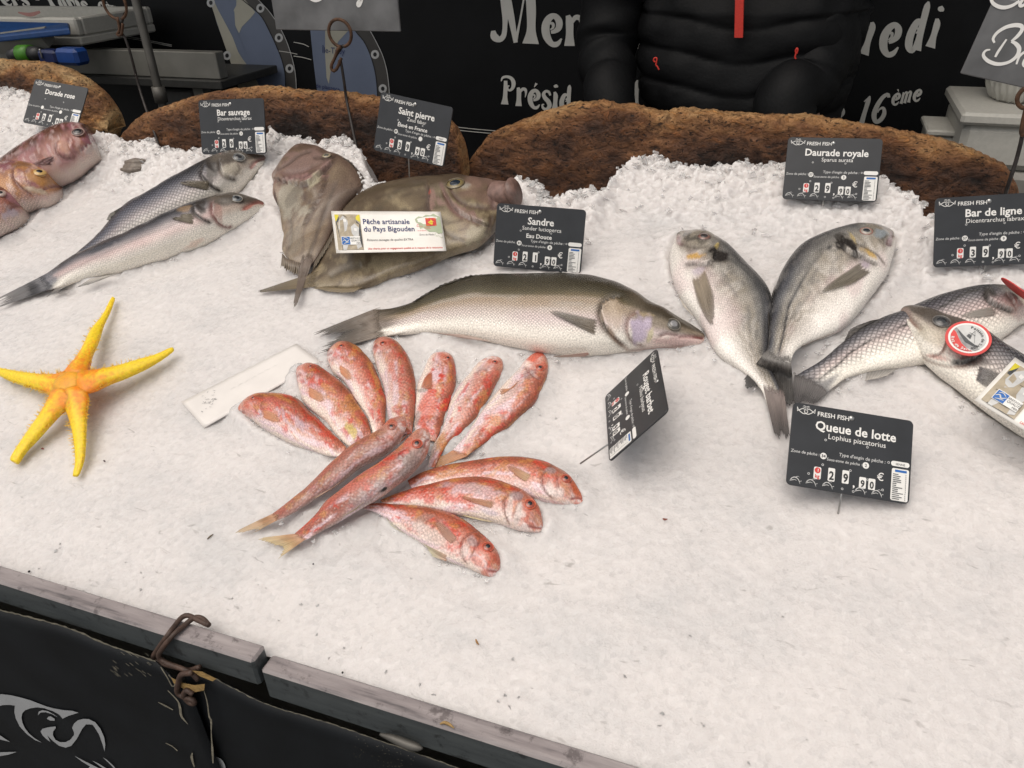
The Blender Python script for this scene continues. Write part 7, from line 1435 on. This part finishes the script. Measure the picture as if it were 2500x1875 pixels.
def crate_box(name, lo, hi, wall, mat, parent, open_top=True):
    x0, y0, z0 = lo; x1_, y1_, z1_ = hi; mb = MB(); mb.box((x0, y0, z0), (x1_, y1_, z0 + wall), .004)
    mb.box((x0, y0, z0 + wall + .0005), (x1_, y0 + wall, z1_), .005); mb.box((x0, y1_ - wall, z0 + wall + .0005), (x1_, y1_, z1_), .005)
    mb.box((x0, y0 + wall + .0005, z0 + wall + .0005), (x0 + wall, y1_ - wall - .0005, z1_ - .001), .004); mb.box((x1_ - wall, y0 + wall + .0005, z0 + wall + .0005), (x1_, y1_ - wall - .0005, z1_ - .001), .004)
    return mb.build(name, mat, parent, smooth=False)
qb = on_y(K(16, (1390, 700), (1330, 300), (200, 190)), 1.72)
bx = empty('fish_box', (qb[0, 0] - .3, 1.8, zt_ + .002), 'white polystyrene fish box on the back table at the top left', 'box')
zt3 = qb[1, 2]
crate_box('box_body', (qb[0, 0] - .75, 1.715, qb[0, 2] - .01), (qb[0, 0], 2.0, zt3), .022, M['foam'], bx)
flat_obj('red_stamp', Flat().stroke([(-.02, .02, .004), (.02, .015, .01), (.06, .022, .006)]).stroke([(0, -.012, .004), (.03, -.02, .012), (.05, -.012, .005)]).stroke([(.06, -.02, .004), (.075, -.012, .012), (.09, -.02, .004)]), lambda P: np.c_[qb[0, 0] - .17 + P[:, 0], np.full(len(P), 1.7135), qb[0, 2] + .05 + P[:, 1]], plain('faded_red_print', (.30, .15, .13), .6), bx)
ql = on_y(K(16, (1165, 390), (1165, 490), (0, 330), (0, 660)), 1.69)
l0 = on_y(K(16, (-600, 560), (1165, 430)), 1.69); l1 = on_y(K(16, (-500, 690), (1165, 490)), 1.655)
# lid leaning across the box: a slab
A0, A1 = on_y(K(16, (1165, 385)), 1.70)[0], on_y(K(16, (-900, 330)), 1.70)[0]; B0_, B1_ = on_y(K(16, (1165, 470)), 1.60)[0], on_y(K(16, (-900, 700)), 1.60)[0]
V = np.array([A0, A1, B1_, B0_]); tk = np.array([0, 0, -.016]); Vv = np.vstack([V, V + tk])
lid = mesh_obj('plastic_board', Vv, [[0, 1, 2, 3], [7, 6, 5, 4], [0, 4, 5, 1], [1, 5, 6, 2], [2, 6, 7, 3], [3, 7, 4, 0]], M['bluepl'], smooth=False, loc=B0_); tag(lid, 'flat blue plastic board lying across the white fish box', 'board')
md = lid.modifiers.new('b', 'BEVEL'); md.width = .004; md.segments = 2
G0, G1 = on_y(K(16, (800, 625)), 1.64)[0], on_y(K(16, (-900, 850)), 1.60)[0]
gb = MB().tube([G1, G0], .026, 4, 0).build('grey_tray', M['galvbeam'], loc=G0, smooth=False); tag(gb, 'grey metal bar under the blue lid', 'bar')
kn = on_y(K(16, (170, 930), (350, 905), (540, 905), (700, 900), (1010, 930)), 1.60)
kt = empty('hand_torch', kn[2], 'dark torch with a green ring under the blue lid', 'torch')
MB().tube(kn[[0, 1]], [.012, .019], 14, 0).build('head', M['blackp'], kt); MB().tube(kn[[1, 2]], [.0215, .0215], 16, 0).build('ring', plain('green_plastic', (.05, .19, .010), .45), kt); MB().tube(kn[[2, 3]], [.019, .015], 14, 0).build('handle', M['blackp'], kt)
bc = on_y(K(16, (700, 830), (1370, 840), (1370, 1080), (700, 1000)), 1.60)
bs = empty('blue_sprayer', bc[2], 'dark blue plastic tool with a lighter end, behind the left bark', 'tool')
MB().box((bc[0, 0], 1.58, bc[2, 2]), (bc[0, 0] + .06, 1.62, bc[0, 2]), .006).build('grip', plain('navy_plastic', (.008, .016, .07), .4), bs, smooth=False); MB().box((bc[0, 0] + .0605, 1.578, bc[2, 2] - .002), (bc[1, 0], 1.624, bc[1, 2] + .004), .008).build('nozzle_block', plain('blue_plastic_tool', (.01, .045, .19), .35), bs, smooth=False)
MB().tube(on_y(K(16, (668, 825), (690, 900), (712, 985)), 1.577), .0022, 8, 3).build('trim', M['steel'], bs)
# boxes and bag on the right
q = on_y(K(4, (1745, 985), (1990, 965), (2212, 1240), (1720, 1130)), 1.66)
xl = q[0, 0]; zt4 = q[1, 2]
rbx = empty('fish_box', (xl + .2, 1.75, 1.0), 'pale polystyrene box on the right behind the longest bark', 'box')
zb4 = q[2, 2]
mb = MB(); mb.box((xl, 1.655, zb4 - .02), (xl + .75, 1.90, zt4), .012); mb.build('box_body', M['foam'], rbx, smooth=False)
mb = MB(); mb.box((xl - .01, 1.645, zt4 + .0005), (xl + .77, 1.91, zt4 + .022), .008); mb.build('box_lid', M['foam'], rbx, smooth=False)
mb = MB(); mb.box((xl - .008, 1.645, zb4 - .15), (xl + .8, 1.9, zb4 - .022), .01); b3_ = mb.build('grey_tub', plain('dull_tub', (.22, .21, .19), .6), loc=(xl, 1.7, zb4 - .15), smooth=False); tag(b3_, 'dull grey tub under the pale box on the right', 'tub')
q2 = on_y(K(4, (1490, 1000), (1735, 1005), (1735, 1120)), 1.74)
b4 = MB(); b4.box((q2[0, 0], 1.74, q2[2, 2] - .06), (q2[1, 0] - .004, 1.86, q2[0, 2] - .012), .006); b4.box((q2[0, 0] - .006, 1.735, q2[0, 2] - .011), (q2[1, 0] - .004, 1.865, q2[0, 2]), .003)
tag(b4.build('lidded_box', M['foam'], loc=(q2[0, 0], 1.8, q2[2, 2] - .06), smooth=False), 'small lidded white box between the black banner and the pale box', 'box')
# crumpled bag: a folded bumpy sack
q3 = on_y(K(4, (1850, 560), (2400, 640), (2300, 960), (1830, 960)), 1.74); c = np.array([(q3[0, 0] + q3[1, 0]) / 2 + .02, 1.80, zt4 + .024]); nu, nv = 60, 90; G = np.zeros((nu, nv, 3))
hgt = q3[0, 2] - zt4 + .10; rx = (q3[1, 0] - q3[0, 0]) / 2
for i in range(nu):
    v = i / (nu - 1)
    for j in range(nv):
        a = 2 * math.pi * j / nv; r = (math.sin(math.pi * min(1, .12 + v * .86)) ** .45) * (1 - .35 * v)
        fold = 1 + .16 * (abs(((a * 3.7 + v * 2.3) % 1.0) - .5) - .25) + .22 * (float(vn(a * 2.2, v * 4, 8)) - .5) + .10 * (float(vn(a * 6, v * 9, 9)) - .5)
        G[i, j] = c + [rx * r * fold * math.cos(a), .10 * r * fold * math.sin(a), hgt * v]
m, nt, b = new_mat('plastic_film'); b.inputs['Base Color'].default_value = (.52, .51, .46, 1); b.inputs['Roughness'].default_value = .3; b.inputs['Transmission Weight'].default_value = .15
bag = grid_obj('plastic_bag', G, m, closed=True, caps=True, loc=c, smooth=False); tag(bag, 'crumpled translucent white plastic bag on the pale box, under the Br slate', 'bag')

# ------------------------------------------------------------------ the seller in black
PY = 1.76
px0 = on_y([(1806, 140)], PY - .13)[0, 0]
M['jacket'] = plain('black_quilted_nylon', (.0045, .0048, .0054), .62, var=.2, scale=20, bump=.35, bscale=160, spec=.16)
M['redtrim'] = plain('red_zip_tape', (.55, .035, .022), .5, var=.1, scale=300)
per = empty('person', (px0, PY, 0), 'person in a black quilted jacket with a red zip, standing behind the longest bark', 'person')
import bmesh
ya = PY - .03
L0 = on_y([(1545, -160), (1500, 0), (1482, 110), (1486, 190), (1496, 270)], [ya + .03, ya, ya - .02, ya - .07, ya - .13])
R0_ = on_y([(1950, -160), (1990, 0), (2008, 110), (1965, 200), (1915, 275)], [ya + .03, ya, ya - .02, ya - .07, ya - .13])
def skin_body():
    me = bpy.data.meshes.new('body'); bm = bmesh.new(); sk = bm.verts.layers.skin.verify()
    def v(x, y, z, r): q = bm.verts.new((x, y, z)); q[sk].radius = (r, r * .9); return q
    pel = v(0, 0, .93, .13); pel[sk].use_root = True
    sp1 = v(0, 0, 1.08, .125); sp2 = v(0, .005, 1.25, .135); ch = v(0, .01, 1.38, .125); nk = v(0, .008, 1.46, .062); hd0 = v(0, -.018, 1.535, .076); hd1 = v(0, -.005, 1.615, .098); hd2 = v(0, .008, 1.69, .078)
    for a, b in ((pel, sp1), (sp1, sp2), (sp2, ch), (ch, nk), (nk, hd0), (hd0, hd1), (hd1, hd2)): bm.edges.new((a, b))
    ns = v(0, -.112, 1.590, .013); bm.edges.new((hd1, ns)); chn = v(0, -.080, 1.512, .026); bm.edges.new((hd0, chn))
    for s in (-1, 1):
        er = v(s * .094, .008, 1.605, .015); bm.edges.new((hd1, er))
        q_ = (L0 if s < 0 else R0_) - np.array([px0, PY, 0])
        sh = v(s * .165, .01, 1.41, .048); ua = v(*q_[1], .026); el = v(*q_[2], .028); wr = v(*(q_[4] * .5 + np.array([s * .16, -.165, .99]) * .5), .026); pm = v(s * .145, -.195, .965, .030); bm.edges.new((ch, sh)); bm.edges.new((sh, ua)); bm.edges.new((ua, el)); bm.edges.new((el, wr)); bm.edges.new((wr, pm))
        for k, (dx, ln) in enumerate(((-.024, .070), (-.008, .080), (.009, .075), (.025, .060))):
            f0 = v(s * .145 + dx, -.225, .950, .0095); f1 = v(s * .142 + dx * 1.1, -.225 - ln * .45, .938, .0088); f2 = v(s * .14 + dx * 1.1, -.225 - ln * .75, .915, .0078); bm.edges.new((pm, f0)); bm.edges.new((f0, f1)); bm.edges.new((f1, f2))
        t0 = v(s * .115, -.195, .955, .011); t1 = v(s * .098, -.225, .940, .0095); t2 = v(s * .095, -.25, .925, .0085); bm.edges.new((pm, t0)); bm.edges.new((t0, t1)); bm.edges.new((t1, t2))
        hp = v(s * .095, 0, .88, .095); kn = v(s * .105, -.01, .50, .062); an = v(s * .11, .02, .09, .042); to = v(s * .12, -.13, .035, .034); bm.edges.new((pel, hp)); bm.edges.new((hp, kn)); bm.edges.new((kn, an)); bm.edges.new((an, to))
    bm.to_mesh(me); bm.free()
    o = link('body', me, plain('skin', (.50, .28, .20), .5, var=.08), per); md = o.modifiers.new('skin', 'SKIN'); md.use_smooth_shade = True; s2 = o.modifiers.new('sub', 'SUBSURF'); s2.levels = s2.render_levels = 2
    return o
skin_body()
P3 = lambda x, y, z: np.array([px0 + x, PY + y, z])
for s in (-1, 1):
    e = MB().ball(P3(s * .032, -.079, 1.622), .0105, 14).build('eye', emat((.75, .72, .70)), per); MB().ball(P3(s * .032, -.0885, 1.622), (.0045, .002, .0045), 10).build('pupil', emat((.05, .03, .02)), e)
MB().tube([P3(-.024, -.089, 1.552), P3(0, -.095, 1.549), P3(.024, -.089, 1.552)], [.003, .0055, .003], 8, 4).build('mouth', plain('lips', (.40, .16, .13), .5), per)
mb = MB(); nu, nv = 24, 40; G = np.zeros((nu, nv, 3))
for i in range(nu):
    th = math.radians(100) * i / (nu - 1)
    for j in range(nv):
        a = 2 * math.pi * j / nv; lim = 1 if math.sin(a) > -.25 else .62; t = th * lim; r = .112 + .006 * float(vn(a * 6, t * 8, 3))
        G[i, j] = P3(r * .93 * math.sin(t) * math.cos(a), .012 + r * math.sin(t) * math.sin(a), 1.640 + r * 1.02 * math.cos(t))
grid_obj('hair', G, plain('dark_hair', (.03, .02, .015), .6, bump=.6, scale=200), per, closed=True, caps=True)
# jacket: quilted trunk and two sleeves in one mesh
nu, nv = 170, 96; zs = np.linspace(.74, 1.475, nu); G = np.zeros((nu, nv, 3)); a = np.linspace(0, 2 * math.pi, nv, endpoint=False)
for i, z in enumerate(zs):
    wd = np.interp(z, [.74, .92, 1.1, 1.25, 1.38, 1.43, 1.475], [.205, .215, .205, .222, .228, .19, .085]); dp = np.interp(z, [.74, .92, 1.1, 1.25, 1.38, 1.43, 1.475], [.145, .155, .150, .155, .140, .115, .075])
    wd = wd * .955; ca, sa_ = np.cos(a), np.sin(a); x = wd * np.sign(ca) * np.abs(ca) ** .8; y = dp * np.sign(sa_) * np.abs(sa_) ** .85
    zz = z - .022 * np.abs(x / wd) ** 1.6 * (sa_ < 0) * 1.0
    q_ = np.abs(np.sin(math.pi * (zz + .012 * (vn(x * 9, z * 3 + 0 * x, 5) - .5)) / .059)); puff = (q_ ** .45 - .72) * .0110 * (.45 + .55 * sstep(.012, .05, np.abs(x)))
    wr_ = (fbm(x * 26 + 3, np.full_like(x, z * 14), 17, 4) - .5) * .016 + (np.abs(x) < .02) * (sa_ < 0) * -.004
    r = 1 + (puff + wr_) / dp
    G[i] = P3(0, 0, 0) + np.stack([x * r, y * r, np.full(nv, z)], 1)
V = G.reshape(-1, 3).tolist(); Fc = [[i * nv + k, i * nv + (k + 1) % nv, (i + 1) * nv + (k + 1) % nv, (i + 1) * nv + k] for i in range(nu - 1) for k in range(nv)]
def sleeve(pts, rads, seed):
    p = resample(np.c_[np.array(pts), rads], 90); n = 40; t = np.gradient(p[:, :3], axis=0); t /= np.linalg.norm(t, axis=1)[:, None]; u = np.cross(t[0], [0, 1, .2]); u /= np.linalg.norm(u); o = len(V); s = np.linspace(0, 1, 90)
    for i in range(90):
        u = u - t[i] * (u @ t[i]); u /= np.linalg.norm(u); w_ = np.cross(t[i], u)
        for k in range(n):
            an = 2 * math.pi * k / n; rr = p[i, 3] * (1 + .26 * (float(fbm(np.array(s[i] * 24 + .9 * math.sin(an)), np.array(1.4 * math.sin(an * .5)), seed, 4)) - .5) + .05 * math.sin(s[i] * 62 + 1.6 * math.sin(an + seed)) * math.exp(-((s[i] - .5) / .22) ** 2))
            V.append((p[i, :3] + rr * (math.cos(an) * u + math.sin(an) * w_)).tolist())
    Fc.extend([[o + i * n + k, o + i * n + (k + 1) % n, o + (i + 1) * n + (k + 1) % n, o + (i + 1) * n + k] for i in range(89) for k in range(n)])
sleeve(np.vstack([P3(-.185, .01, 1.41), L0, P3(-.16, -.165, .99)]), [.070, .070, .067, .063, .054, .047, .042], 5)
sleeve(np.vstack([P3(.185, .01, 1.41), R0_, P3(.16, -.165, .99)]), [.072, .074, .072, .068, .060, .054, .046], 9)
mesh_obj('jacket', V, Fc, M['jacket'], per)
col_ = MB().tube([P3(.078 * math.cos(t), .004 + .074 * math.sin(t), 1.487) for t in np.linspace(0, 2 * math.pi, 24)], .034, 12, 1).build('collar', M['jacket'], per)
zf = lambda px, d: on_y([px], PY - d)[0]
zp = [zf((1804, -200), .150), zf((1804, -100), .160), zf((1805, 0), .1635), zf((1804, 50), .1635), zf((1803, 92), .1635)]
mb = MB(); wz = .0075
for a_, b_ in zip(zp[:-1], zp[1:]):
    o = len(mb.v); mb.v += [tuple(a_ + [-wz, 0, 0]), tuple(a_ + [wz, 0, 0]), tuple(b_ + [wz, 0, 0]), tuple(b_ + [-wz, 0, 0]), tuple(a_ + [-wz, .012, 0]), tuple(a_ + [wz, .012, 0]), tuple(b_ + [wz, .012, 0]), tuple(b_ + [-wz, .012, 0])]
    mb.f += [[o, o + 3, o + 2, o + 1], [o, o + 4, o + 7, o + 3], [o + 1, o + 2, o + 6, o + 5], [o + 3, o + 7, o + 6, o + 2]]
mb.build('zip', M['redtrim'], per, smooth=False)
for pts, d in ((K(3, (1262, 480), (1250, 465), (1258, 448), (1275, 450), (1272, 480), (1268, 500), (1280, 515), (1292, 540)), .158), (K(4, (452, 455), (445, 440), (452, 415), (450, 390), (460, 372), (466, 385), (458, 415)), .150)):
    MB().tube(on_y(pts, PY - d), .0016, 8, 4).build('zip_pull', M['redtrim'], per)
mb = MB()
for s in (-1, 1): mb.tube([P3(s * .09, 0, .88), P3(s * .105, -.01, .5), P3(s * .11, .02, .10)], [.115, .088, .075], 20, 6)
mb.tube([P3(0, 0, .96), P3(0, 0, .86)], [.165, .15], 24, 0); mb.build('trousers', plain('dark_trousers', (.012, .013, .018), .8, bump=.3), per)
for s in (-1, 1): MB().tube([P3(s * .11, .05, .055), P3(s * .112, -.03, .055), P3(s * .12, -.15, .04)], [.052, .056, .040], 16, 5).build('boot', M['blackp'], per)
